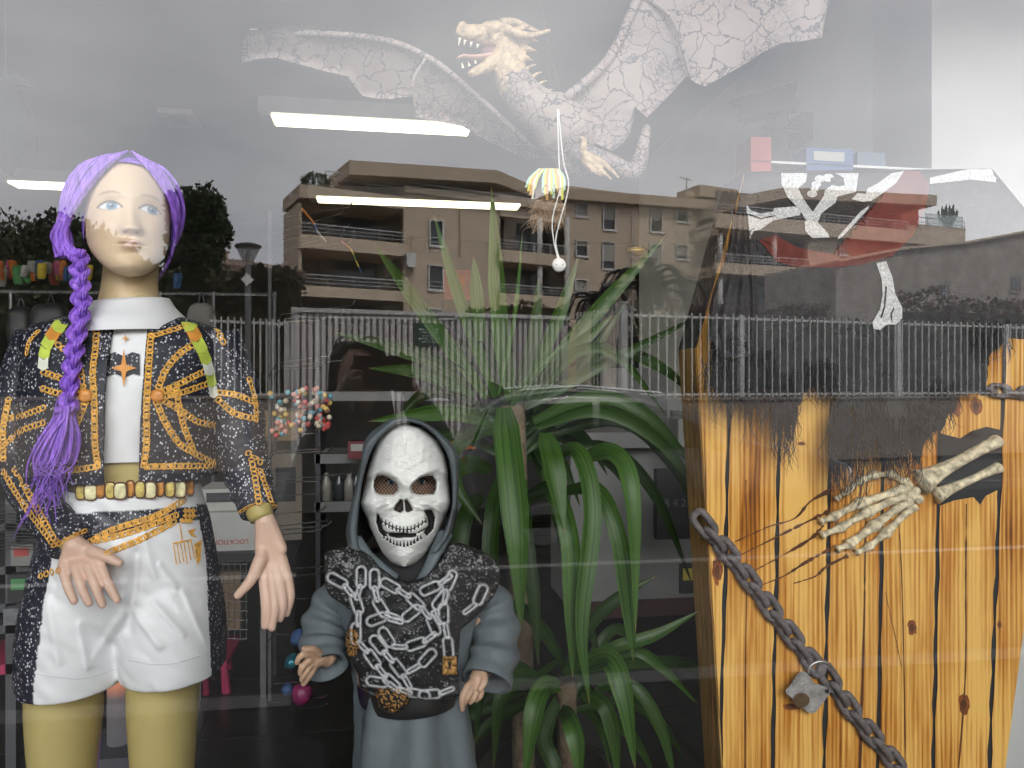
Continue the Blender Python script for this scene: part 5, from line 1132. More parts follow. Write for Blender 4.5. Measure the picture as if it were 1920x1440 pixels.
LV = [  # base, bends, tip (photo px + depth), width px, tone
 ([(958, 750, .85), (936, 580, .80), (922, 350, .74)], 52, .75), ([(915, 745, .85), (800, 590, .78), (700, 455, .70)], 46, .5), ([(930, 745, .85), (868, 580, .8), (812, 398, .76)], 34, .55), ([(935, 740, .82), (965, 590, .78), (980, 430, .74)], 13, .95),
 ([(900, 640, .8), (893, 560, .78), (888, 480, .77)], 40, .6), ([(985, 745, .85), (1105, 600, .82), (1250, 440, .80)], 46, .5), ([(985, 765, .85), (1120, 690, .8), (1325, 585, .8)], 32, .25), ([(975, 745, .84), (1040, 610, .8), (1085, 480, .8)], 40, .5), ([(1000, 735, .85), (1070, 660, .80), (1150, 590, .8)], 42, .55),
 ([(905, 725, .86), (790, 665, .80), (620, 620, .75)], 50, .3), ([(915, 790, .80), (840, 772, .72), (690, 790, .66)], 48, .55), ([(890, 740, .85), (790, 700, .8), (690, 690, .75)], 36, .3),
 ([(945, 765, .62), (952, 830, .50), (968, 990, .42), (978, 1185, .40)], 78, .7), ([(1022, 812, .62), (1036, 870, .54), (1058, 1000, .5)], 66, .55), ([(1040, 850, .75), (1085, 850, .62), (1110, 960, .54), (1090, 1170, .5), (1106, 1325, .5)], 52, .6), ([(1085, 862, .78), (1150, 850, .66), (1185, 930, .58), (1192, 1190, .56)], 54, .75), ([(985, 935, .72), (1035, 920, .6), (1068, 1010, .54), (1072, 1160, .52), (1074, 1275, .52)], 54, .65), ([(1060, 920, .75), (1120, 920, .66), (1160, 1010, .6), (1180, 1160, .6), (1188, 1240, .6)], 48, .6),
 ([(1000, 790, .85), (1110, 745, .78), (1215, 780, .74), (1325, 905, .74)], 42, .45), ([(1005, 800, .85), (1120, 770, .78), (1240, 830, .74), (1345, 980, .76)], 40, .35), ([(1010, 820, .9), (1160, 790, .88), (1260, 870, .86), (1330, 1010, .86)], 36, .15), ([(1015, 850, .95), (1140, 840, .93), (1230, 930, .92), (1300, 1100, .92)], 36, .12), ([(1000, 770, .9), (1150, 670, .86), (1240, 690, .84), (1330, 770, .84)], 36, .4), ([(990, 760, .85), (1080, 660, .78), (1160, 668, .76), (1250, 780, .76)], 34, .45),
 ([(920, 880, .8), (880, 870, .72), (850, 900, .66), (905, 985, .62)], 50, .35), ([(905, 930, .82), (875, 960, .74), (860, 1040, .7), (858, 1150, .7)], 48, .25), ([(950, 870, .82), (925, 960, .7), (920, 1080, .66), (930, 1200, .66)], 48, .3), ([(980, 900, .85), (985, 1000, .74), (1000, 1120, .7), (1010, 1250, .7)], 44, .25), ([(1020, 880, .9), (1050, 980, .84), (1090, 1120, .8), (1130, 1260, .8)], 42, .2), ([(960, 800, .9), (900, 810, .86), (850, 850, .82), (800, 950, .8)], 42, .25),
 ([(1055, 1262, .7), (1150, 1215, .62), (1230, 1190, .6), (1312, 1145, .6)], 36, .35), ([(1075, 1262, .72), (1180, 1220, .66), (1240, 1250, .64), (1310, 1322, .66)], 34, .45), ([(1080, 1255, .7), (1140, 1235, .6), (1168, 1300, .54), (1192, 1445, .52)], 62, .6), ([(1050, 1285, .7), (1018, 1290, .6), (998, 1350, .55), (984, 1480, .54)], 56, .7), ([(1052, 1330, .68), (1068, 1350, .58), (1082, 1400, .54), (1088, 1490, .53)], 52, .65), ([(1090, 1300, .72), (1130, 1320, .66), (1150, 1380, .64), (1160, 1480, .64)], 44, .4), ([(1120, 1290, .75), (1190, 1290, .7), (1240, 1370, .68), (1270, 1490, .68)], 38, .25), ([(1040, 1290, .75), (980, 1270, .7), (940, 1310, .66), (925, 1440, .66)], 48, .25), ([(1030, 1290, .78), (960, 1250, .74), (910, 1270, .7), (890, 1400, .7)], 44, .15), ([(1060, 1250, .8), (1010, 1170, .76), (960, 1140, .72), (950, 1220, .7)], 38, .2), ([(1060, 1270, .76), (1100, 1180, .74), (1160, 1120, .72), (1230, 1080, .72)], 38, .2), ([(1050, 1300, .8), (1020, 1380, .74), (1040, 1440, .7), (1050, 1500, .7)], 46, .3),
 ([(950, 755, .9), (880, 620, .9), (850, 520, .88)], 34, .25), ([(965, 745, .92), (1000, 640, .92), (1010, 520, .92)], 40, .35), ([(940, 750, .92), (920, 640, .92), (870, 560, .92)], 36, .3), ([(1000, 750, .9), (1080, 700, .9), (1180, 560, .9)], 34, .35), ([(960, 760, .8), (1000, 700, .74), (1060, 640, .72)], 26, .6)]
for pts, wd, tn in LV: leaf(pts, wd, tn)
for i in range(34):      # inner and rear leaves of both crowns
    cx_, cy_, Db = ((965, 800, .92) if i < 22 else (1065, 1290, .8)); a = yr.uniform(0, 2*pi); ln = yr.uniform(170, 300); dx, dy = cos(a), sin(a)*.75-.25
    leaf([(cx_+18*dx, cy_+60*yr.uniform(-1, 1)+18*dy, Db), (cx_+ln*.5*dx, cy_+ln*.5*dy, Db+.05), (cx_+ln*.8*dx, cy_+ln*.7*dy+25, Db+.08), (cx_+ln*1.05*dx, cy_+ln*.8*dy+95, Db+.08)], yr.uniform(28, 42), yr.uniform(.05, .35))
m_tr = mat('yucca_trunk', (.16, .12, .075), .9, .3, 20, bump=.6)
g = G(); g.tube(path3([(985, 1800, .95), (980, 1300, .95), (970, 1000, .93), (962, 760, .88)], 20), .032, 12); g.mk('trunk', m_tr, yu, True)
g = G(); g.tube(path3([(1062, 1780, .9), (1064, 1450, .85), (1062, 1285, .78)], 12), .026, 12); g.mk('trunk', m_tr, yu, True)
q = P(1020, 720, .95)[0]; g = G(); a = np.linspace(0, 2*pi, 28, endpoint=False)
g.grid(np.array([[(q+r*cos(t), .95+r*sin(t), z) for t in a] for r, z in ((.13, 0), (.18, .30), (.19, .31), (.17, .31), (.16, .25), (.0, .25))]), True); g.mk('pot', mat('dark_plant_pot', (.03, .028, .027), .5, .1, 8), yu, True)
# =================================================================== COFFIN
def sheet(poly, dfn, thick=.006, step=14.):
    """pixel outline -> solid sheet at depth dfn(x,y), with thickness"""
    bm = bmesh.new(); vs = [bm.verts.new((x, y, 0)) for x, y in poly]; bm.faces.new(vs); bmesh.ops.triangulate(bm, faces=bm.faces[:])
    for _ in range(7):
        e = [q for q in bm.edges if q.calc_length() > step*1.6]
        if not e: break
        bmesh.ops.subdivide_edges(bm, edges=e, cuts=1); bmesh.ops.triangulate(bm, faces=bm.faces[:])
    bm.verts.index_update(); X = np.array([q.co.x for q in bm.verts]); Y = np.array([q.co.y for q in bm.verts]); D = np.array([dfn(x, y) for x, y in zip(X, Y)])
    F = [tuple(q.index for q in f.verts) for f in bm.faces]; E = [(e.verts[0].index, e.verts[1].index) for e in bm.edges if e.is_boundary]; bm.free()
    V = np.array([P(x, y, d) for x, y, d in zip(X, Y, D)]); n = len(V); dirs = V-CAM; dirs /= np.linalg.norm(dirs, axis=1)[:, None]
    return np.vstack([V, V+dirs*thick]), F+[tuple(i+n for i in f[::-1]) for f in F]+[(a, b, b+n, a+n) for a, b in E]
DF = .58
m_flag = mat('black_flag_cloth', (.03, .03, .032), .8, .35, 40, bump=.35, bscale=260)
HEX = [(1395, 326), (1860, 319), (1992, 640), (1838, 1790), (1378, 1790), (1306, 652)]
co = thing('coffin_decoration', 'standing cardboard coffin printed with orange planks, rusty chain and skeleton hand', 'coffin', (P(1600, 720, DF)[0], DF, 0))
v, f = sheet(HEX, lambda x, y: DF, .004, 60); mk('base_board', v, f, m_blackc, co)
def clip(poly, cv):
    out_ = poly
    for i in range(len(cv)):
        a, b = np.array(cv[i], float), np.array(cv[(i+1) % len(cv)], float); inp = out_; out_ = []
        side = lambda p: (b[0]-a[0])*(p[1]-a[1])-(b[1]-a[1])*(p[0]-a[0])
        for j in range(len(inp)):
            p, q = np.array(inp[j], float), np.array(inp[(j+1) % len(inp)], float); sp_, sq = side(p), side(q)
            if sp_ >= 0: out_.append(tuple(p))
            if (sp_ >= 0) != (sq >= 0): out_.append(tuple(p+(q-p)*sp_/(sp_-sq)))
        if len(out_) < 3: return []
    return out_
def wood_mat(name, seed, c0, c1, c2):
    m, n, l, b = new_mat(name); tcn = n.new('ShaderNodeTexCoord'); mp_ = n.new('ShaderNodeMapping'); l(tcn.outputs['Object'], mp_.inputs[0]); mp_.inputs['Location'].default_value = (seed*3.1, seed*1.7, seed*.77); mp_.inputs['Scale'].default_value = (120, 20, 2.2)
    t = n.new('ShaderNodeTexNoise'); t.inputs['Scale'].default_value = 1; t.inputs['Detail'].default_value = 6; t.inputs['Distortion'].default_value = .6; l(mp_.outputs[0], t.inputs[0])
    mp2 = n.new('ShaderNodeMapping'); l(tcn.outputs['Object'], mp2.inputs[0]); mp2.inputs['Location'].default_value = (seed*1.3, 0, seed*2.1); mp2.inputs['Scale'].default_value = (9, 5, 2.2); t2 = n.new('ShaderNodeTexNoise'); t2.inputs['Scale'].default_value = 1; t2.inputs['Detail'].default_value = 5; l(mp2.outputs[0], t2.inputs[0])
    wv = n.new('ShaderNodeTexWave'); wv.inputs['Scale'].default_value = 26; wv.inputs['Distortion'].default_value = 5; wv.inputs['Detail'].default_value = 2; mp3 = n.new('ShaderNodeMapping'); l(tcn.outputs['Object'], mp3.inputs[0]); mp3.inputs['Location'].default_value = (seed*.7, 0, seed); mp3.inputs['Scale'].default_value = (1, 1, .13); l(mp3.outputs[0], wv.inputs[0])
    a = n.new('ShaderNodeMath'); a.operation = 'MULTIPLY_ADD'; a.inputs[1].default_value = .46; l(t.outputs[0], a.inputs[0]); a2 = n.new('ShaderNodeMath'); a2.operation = 'MULTIPLY'; a2.inputs[1].default_value = .68; l(t2.outputs[0], a2.inputs[0]); l(a2.outputs[0], a.inputs[2])
    a3 = n.new('ShaderNodeMath'); a3.operation = 'MULTIPLY_ADD'; a3.inputs[1].default_value = .09; l(wv.outputs['Fac'], a3.inputs[0]); l(a.outputs[0], a3.inputs[2])
    r = n.new('ShaderNodeValToRGB'); e = r.color_ramp.elements; e[0].position = .41; e[0].color = (*c0, 1); e[1].position = .70; e[1].color = (*c2, 1); q = e.new(.52); q.color = (*c1, 1); l(a3.outputs[0], r.inputs[0])
    l(r.outputs[0], b.inputs['Base Color']); b.inputs['Roughness'].default_value = .33; b.inputs['Specular IOR Level'].default_value = .35
    return m
WM = [wood_mat('printed_plank_%d' % i, i+1, (.12, .032, .004), (.47, .175, .020), (.80, .47, .125)) for i in range(4)]
lo_ = [1290, 1350, 1448, 1545, 1646, 1750, 1855, 2000]; hi_ = [1290, 1372, 1466, 1562, 1660, 1766, 1886, 2010]     # seams at y=1440 and y=600
xa = lambda i, y: np.interp(y, [300, 600, 1440, 1800], [hi_[i]+4, hi_[i], lo_[i], lo_[i]-4])
for i in range(7):
    ys = list(range(300, 1801, 30)); wob = lambda k_, y: 1.2*sin(y*.013*(1+.3*k_)+k_*2.1)+.7*sin(y*.06+k_*5); strip = [(xa(i, y)+3.6+wob(i, y), y) for y in ys]; strip2 = [(xa(i+1, y)-3.6+wob(i+9, y), y) for y in ys][::-1]
    p = clip(strip2+strip if False else [strip[0]]+[strip2[-1]]+[q for q in strip2[::-1][1:]]+strip[::-1][:-1], HEX)
    if len(p) < 3: continue
    v, f = sheet(p, lambda x, y: DF-.0035, .003, 80); mk('plank', v, f, WM[i % 4], co)
m_gr = mat('printed_dark_grain', (.10, .03, .006), .5, .4, 30); m_kn = mat('printed_knot', (.22, .06, .012), .45, .5, 70)
fl = lambda d: (lambda x, y: DF-d)
def flat(name, poly, m, d=.0042, par=None, th=.0006, step=40):
    v, f = sheet(poly, fl(d), th, step); return mk(name, v, f, m, par or co)
def wavy(pts, w0, w1=None, n=22, seed=0, jag=.5):
    p = cr(pts, n); r = np.random.default_rng(seed); d = np.gradient(p, axis=0); nn = np.stack([-d[:, 1], d[:, 0]], 1); nn /= np.linalg.norm(nn, axis=1)[:, None]
    w_ = np.linspace(w0, w1 or w0, n)*(1+jag*r.normal(size=n)*.5)/2; w_ = np.clip(w_, .4, 99); return [tuple(q) for q in p+nn*w_[:, None]]+[tuple(q) for q in (p-nn*w_[:, None])[::-1]]
for i, (pts, a, b) in enumerate((([(1625, 900), (1622, 1050), (1620, 1180), (1612, 1450)], 3, 5), ([(1684, 960), (1690, 1060), (1694, 1200), (1698, 1450)], 1.6, 2.5), ([(1812, 945), (1811, 1100), (1810, 1270), (1796, 1460)], 2.5, 3), ([(1399, 900), (1400, 1080), (1398, 1250), (1397, 1450)], 1.4, 3), ([(1660, 1110), (1680, 1200), (1690, 1250)], 1, 1.5), ([(1320, 800), (1326, 1000), (1334, 1250), (1340, 1440)], 1.6, 1.6))):
    flat('grain_line', wavy(pts, a, b, 26, i), m_gr)
def knot(x, y, rx, ry, seed=0):
    a = np.linspace(0, 2*pi, 18, endpoint=False); r = np.random.default_rng(seed); k = 1+.12*r.normal(size=18)
    flat('knot', [(x+rx*k[i]*cos(t), y+ry*k[i]*sin(t)) for i, t in enumerate(a)], m_kn, .0041); flat('knot_heart', [(x+rx*.5*cos(t), y+ry*.55*sin(t)) for t in a], m_gr, .0052)
for q in ((1710, 1177, 9, 14), (1808, 1320, 10, 19), (1874, 1172, 4, 8), (1788, 762, 12, 18), (1830, 762, 11, 17), (1345, 1072, 9, 26), (1485, 1325, 18, 7), (1503, 832, 7, 4)): knot(*q, seed=int(q[0]))
# broken hole, scratches
flat('broken_hole', [(1762, 812), (1800, 822), (1836, 818), (1822, 808), (1850, 800), (1876, 806), (1878, 915), (1848, 930), (1838, 946), (1826, 932), (1790, 938), (1757, 950), (1762, 880)], m_blackc, .0050)
for i, pts in enumerate(([(1560, 918), (1520, 940), (1490, 972), (1440, 988), (1376, 1017)], [(1556, 958), (1500, 985), (1470, 1000), (1390, 1040)], [(1545, 985), (1520, 1010), (1470, 1040), (1405, 1075)], [(1556, 1030), (1510, 1055), (1470, 1080), (1420, 1100)], [(1590, 1042), (1550, 1062), (1530, 1080), (1488, 1094)])): flat('scratch', wavy(pts, 6.5, 1.5, 26, 20+i, .8), m_gr, .0056+.0002*i)
# left edge of the box
e0, e1, e2 = P(1395, 326, DF), P(1306, 652, DF), P(1378, 1790, DF); bkv = np.array([0, .10, 0])
WS = wood_mat('printed_side_plank', 9, (.12, .05, .012), (.30, .15, .04), (.48, .28, .09))
for (a, b) in ((e0, e1), (e1, e2)):
    for k in range(4):
        t0_, t1_ = k*.26+.01, k*.26+.24; o_ = np.array([-.004, 0, 0]); mk('side_plank', [a+bkv*t0_+o_, b+bkv*t0_+o_, b+bkv*t1_+o_, a+bkv*t1_+o_, a+bkv*t0_-o_, b+bkv*t0_-o_, b+bkv*t1_-o_, a+bkv*t1_-o_], [(0, 1, 2, 3), (4, 7, 6, 5), (0, 4, 5, 1), (2, 6, 7, 3)], WS if a is e1 else m_flag, co)
e3, e4 = P(1860, 319, DF), P(1838, 1790, DF); e5 = P(1992, 640, DF)
mk('rear_shell', [e0+.002*0, e3, e5, e4, e2, e1]+[q+bkv for q in (e0, e3, e5, e4, e2, e1)], [(0, 1, 7, 6), (1, 2, 8, 7), (2, 3, 9, 8), (6, 7, 8, 9, 10, 11), (3, 4, 10, 9)], mat('brown_card', (.20, .12, .06), .9, .1, 5), co)
# chain: overlapping oval links
m_rust = mat('weathered_iron', (.135, .115, .115), .65, .35, 60, bump=.3, bscale=200)
def oval(g, c, ax, bx_, nz_, half, r, t):
    A = np.linspace(0, 2*pi, 20, endpoint=False); pts = [c+ax*(np.sign(cos(a))*half*(abs(cos(a)) > 1e-6)+r*cos(a))+bx_*r*sin(a) for a in A]
    pts.append(pts[0]); g.tube(pts, t, 8, caps=False, up=nz_)
def iron_chain(pts, sp, half, r, t, D):
    p = cr(pts, 300); s = np.r_[0, np.cumsum(np.hypot(*np.diff(p, axis=0).T))]; n = int(s[-1]/sp); k = MPP(1550, D)
    for i in range(n+1):
        q = np.array([np.interp(i*sp, s, p[:, j]) for j in (0, 1)]); q2 = np.array([np.interp(i*sp+3, s, p[:, j]) for j in (0, 1)]); d = q2-q
        if np.hypot(*d) < 1e-6: d = q-np.array([np.interp(i*sp-3, s, p[:, j]) for j in (0, 1)])
        d /= np.hypot(*d); ax = np.array([d[0], 0, -d[1]]); bx_ = np.array([d[1], 0, d[0]]); c = P(q[0], q[1], D); g = G()
        if i % 2 == 0: oval(g, c+bx_*3*k, ax, bx_, (0, 1, 0), half*k, r*k, t*k)
        else: oval(g, c-np.array([0, .004, 0])-bx_*2*k, ax, (bx_*.35+np.array([0, -.75, 0])), (0, 1, 0), half*k, r*.8*k, t*k)
        g.mk('chain_link', m_rust, co, True)
iron_chain([(1318, 985), (1380, 1060), (1450, 1152), (1528, 1252)], 33, 14, 12.5, 7, DF-.014)
iron_chain([(1552, 1272), (1600, 1340), (1650, 1400), (1705, 1470), (1800, 1600)], 33, 14, 12.5, 7, DF-.014)
iron_chain([(1822, 722), (1870, 735), (1960, 742)], 27, 12, 10, 5, DF-.012)
def bulged(name, poly, m, d, th): v, f = sheet(poly, fl(d), th, 10); return mk(name, v, f, m, co)
pk = [(1503, 1258), (1512, 1262), (1520, 1270), (1526, 1281), (1547, 1287), (1557, 1296), (1553, 1305), (1530, 1335), (1523, 1338), (1513, 1334), (1474, 1300), (1473, 1294), (1481, 1286), (1495, 1264)]
p = bulged('padlock', pk, mat('scratched_zinc', (.33, .31, .30), .45, .3, 50, metal=.3, bump=.3, bscale=150), .030, .016)
a = np.linspace(0, 2*pi, 20, endpoint=False)
v, f = sheet([(1503+15*cos(t), 1313+14*sin(t)) for t in a], fl(.0335), .004, 12); mk('keyhole_cover', mat('rusty_disc', (.09, .05, .02), .6, .4, 60) and v, f, MATS['rusty_disc'], p)
v, f = sheet([(1551+4*cos(t), 1296+4*sin(t)) for t in a], fl(.0325), .002, 12); mk('rivet', v, f, m_blackc, p)
g = G(); g.tube(path3([(1515, 1266, .56), (1520, 1248, .56), (1540, 1240, .558), (1560, 1252, .56), (1567, 1275, .565), (1562, 1292, .57)], 24), .0042, 8); g.mk('shackle', mat('polished_steel', (.35, .34, .33), .3, .1, 20, metal=.9), p, True)
# skeleton hand
m_bone = mat('stained_bone', (.62, .53, .36), .6, .55, 70, bump=.25, bscale=120); kb = MPP(1650, DF)
def bone(a, b, r0, r1, D=.565, name='bone'):
    pa, pb = P(*a, D), P(*b, D); t = np.linspace(0, 1, 12); w_ = 1.35*(r0+(r1-r0)*t)*(.62+.48*np.abs(2*t-1)**2.4); g = G(); g.tube(pa+(pb-pa)*t[:, None], w_*kb, 10, flat=.8); g.mk(name, m_bone, co, True)
for ch_, rr in (([(1697, 905), (1672, 889), (1640, 890), (1612, 901), (1590, 920), (1566, 937)], (9, 8, 9, 7, 6)), ([(1692, 918), (1612, 943), (1560, 970), (1537, 978)], (11, 10, 8)), ([(1690, 930), (1627, 960), (1575, 990), (1539, 1004)], (11, 10, 8)), ([(1702, 938), (1640, 985), (1590, 1022), (1568, 1030)], (11, 11, 8)), ([(1712, 948), (1660, 1000), (1628, 1026), (1605, 1036)], (10, 9, 7))):
    for (a, b), r in zip(zip(ch_[:-1], ch_[1:]), rr): bone(a, b, r, r*.9, .568-.004*(a[0] < 1650))
bone((1722, 905), (1870, 826), 22, 11, .566, 'forearm_bone'); bone((1752, 930), (1872, 876), 14, 9, .569, 'forearm_bone')
for (x, y, r) in ((1702, 912, 12), (1716, 922, 12), (1706, 932, 11), (1722, 936, 11), (1695, 922, 9)):
    g = G(); g.sphere(P(x, y, .566), (r*kb, .008, r*.85*kb), 12, 8); g.mk('wrist_bone', m_bone, co, True)

# =================================================================== PIRATE FLAG and GAUZE
m_flag = mat('black_flag_cloth', (.03, .03, .032), .8, .35, 40, bump=.35, bscale=260)
fr_ = np.random.default_rng(8)
low = [(1925, 640), (1890, 632), (1856, 662), (1850, 735), (1790, 748), (1776, 790), (1735, 826), (1722, 868), (1700, 830), (1662, 826), (1655, 880), (1640, 800), (1610, 772), (1592, 760), (1596, 880), (1575, 870), (1568, 742), (1530, 712), (1490, 770), (1478, 830), (1462, 740), (1425, 730), (1400, 770), (1378, 735), (1372, 690), (1345, 640)]
lw = []
for a, b in zip(low[:-1], low[1:]):
    n = max(1, int(np.hypot(b[0]-a[0], b[1]-a[1])/9))
    for i in range(n): t = i/n; lw.append((a[0]+(b[0]-a[0])*t+fr_.normal()*1.6, a[1]+(b[1]-a[1])*t+fr_.normal()*3.2))
flagp = [(1396, 322), (1500, 320), (1680, 318), (1860, 316), (1926, 396)]+lw+[(1340, 560), (1372, 440)]
fd = lambda x, y: .535+.010*vnoise(x*.018, y*.010, 0, 4)+.004*sin(x*.09+y*.02)
fg = thing('pirate_flag', 'ragged black pirate flag with white bones and red scarf print draped over the coffin', 'flag', P(1640, 850, .535))
v, f = sheet(flagp, lambda x, y: float(fd(x, y)), .0025, 12); fo = mk('cloth', v, f, m_flag, fg, True); FB = bvh_of(fo)
Z8 = lambda pts: [(x/3+1280, y/3+200) for x, y in pts]
m_fw = mat('white_flag_print', (.55, .55, .55), .8, .38, 220); m_fr = mat('red_flag_print', (.13, .024, .018), .8, .2, 30)
print_on('red_scarf', Z8([(1240, 362), (1330, 362), (1390, 430), (1370, 560), (1300, 720), (1180, 840), (1000, 890), (840, 905), (620, 900), (530, 870), (430, 750), (520, 720), (640, 790), (840, 830), (1000, 810), (1120, 700), (1180, 560), (1175, 430)]), m_fr, fg, FB, .0022, 10)
for pl in ([(360, 550), (385, 585), (440, 600), (510, 590), (515, 570), (640, 560), (665, 590), (660, 610), (510, 640), (440, 690), (400, 700), (370, 760), (360, 720), (375, 690), (360, 640)],
           [(555, 374), (700, 374), (695, 420), (650, 460), (680, 520), (730, 590), (735, 620), (690, 635), (660, 580), (590, 510), (555, 430)],
           [(860, 374), (990, 374), (975, 480), (870, 505), (860, 540), (780, 600), (760, 650), (820, 715), (825, 735), (730, 740), (690, 700), (685, 650), (740, 580), (795, 500), (800, 470), (840, 440), (880, 450), (912, 440), (905, 400)],
           [(1175, 374), (1245, 362), (1200, 430), (1120, 490), (1060, 530), (1010, 535), (950, 520), (985, 485), (1030, 490), (1040, 460), (1100, 430)],
           [(1050, 555), (1040, 580), (900, 730), (870, 748), (880, 725), (1000, 590)],
           [(1090, 880), (1145, 870), (1180, 960), (1195, 1050), (1235, 1130), (1235, 1190), (1200, 1225), (1150, 1225), (1110, 1255), (1075, 1250), (1068, 1215), (1110, 1140), (1125, 1060), (1120, 970)],
           [(1390, 400), (1600, 352), (1740, 350), (1800, 400), (1760, 425), (1620, 410), (1390, 435)]):
    print_on('white_bone', Z8(pl), m_fw, fg, FB, .0034, 10)
for (x, y, r) in ((772, 405, 26), (752, 436, 24), (728, 490, 25), (742, 462, 20), (820, 400, 28)): print_on('white_bone', Z8([(x+r*cos(t)*1.15, y+r*.8*sin(t)) for t in np.linspace(0, 2*pi, 14, endpoint=False)]), m_fw, fg, FB, .0036, 10)
for pl in ([(1140, 1010), (1150, 1010), (1140, 1130), (1120, 1190), (1112, 1186), (1132, 1120)], [(1186, 1130), (1192, 1134), (1176, 1170), (1180, 1205), (1174, 1205), (1168, 1168)], [(370, 600), (440, 625), (520, 610), (520, 615), (440, 634), (372, 610)], [(835, 395), (860, 400), (850, 425), (830, 415)]): print_on('print_line', Z8(pl), m_flag, fg, FB, .0046, 10)
m_fray = mat('black_fray', (.035, .035, .04), .9, .3, 60)
for cl, (x, y, n, ln, sp) in enumerate(((1385, 690, 60, 90, 34), (1420, 700, 60, 110, 26), (1472, 745, 70, 120, 18), (1590, 800, 80, 140, 26), (1640, 790, 50, 90, 18), (1690, 830, 70, 80, 26), (1730, 800, 40, 60, 20), (1770, 760, 40, 50, 18), (1540, 720, 40, 50, 24), (1860, 645, 40, 40, 26), (1355, 650, 50, 110, 16))):
    g = G()
    for i in range(int(n*1.7)):
        x0 = x+fr_.uniform(-sp, sp)*1.3; y0 = y-fr_.uniform(0, 50); l_ = ln*fr_.uniform(.35, 1.3); dx = fr_.normal()*10
        g.tube(path3([(x0, y0, .528), (x0+dx*.3+fr_.normal()*4, y0+l_*.4, .522), (x0+dx*.5+fr_.normal()*5, y0+l_*.75, .52), (x+(x0-x)*.5+dx+fr_.normal()*8, y0+l_, .518+.01*fr_.normal())], 9), np.linspace(.0016, .0003, 9), 3)
    g.mk('frayed_tuft', m_fray, fg)
gz = thing('gauze_drape', 'knotted black gauze hanging down the left corner of the coffin', 'cloth', P(1380, 700, .50))
m_gz = mat('black_gauze', (.045, .045, .05), .9, .4, 120, bump=.5, bscale=300)
g = G(); R = []
for y, x, hw_2 in zip(np.linspace(400, 640, 30), cr([[1388], [1385], [1375], [1372]], 30)[:, 0], cr([[14], [24], [42], [46]], 30)[:, 0]):
    a = np.linspace(0, pi, 40); R.append([P(x-hw_2*cos(t), y, .505-.02*sin(t)+.008*sin(t*9+y*.01)) for t in a])
g.grid(np.array(R)); g.mk('fall', m_gz, gz, True)
for i in range(5):
    g = G(); a = np.linspace(0, 2*pi, 40); r0, r1 = 40-6*i, 26-4*i
    g.tube([P(1376+r0*cos(t)*.8+4*sin(3*t), 648+r1*sin(t)+i*3, .485-.012*sin(t)-.004*i) for t in a], .006-.0006*i, 7, caps=False); g.mk('knot_coil', m_gz, gz, True)
for q, (xc, yc, n) in enumerate(((1376, 650, 90), (1342, 690, 40), (1405, 690, 50), (1405, 455, 26), (1360, 700, 50))):
    g = G()
    for i in range(n):
        x0, y0 = xc+fr_.normal()*18, yc+fr_.normal()*14
        g.tube(path3([(x0, y0, .475), (x0+fr_.normal()*14, y0+22, .468), (x0+fr_.normal()*16, y0+45+fr_.uniform(0, 40), .475)], 8), np.linspace(.0011, .0003, 8), 3)
    g.mk('loose_thread', m_fray, gz)

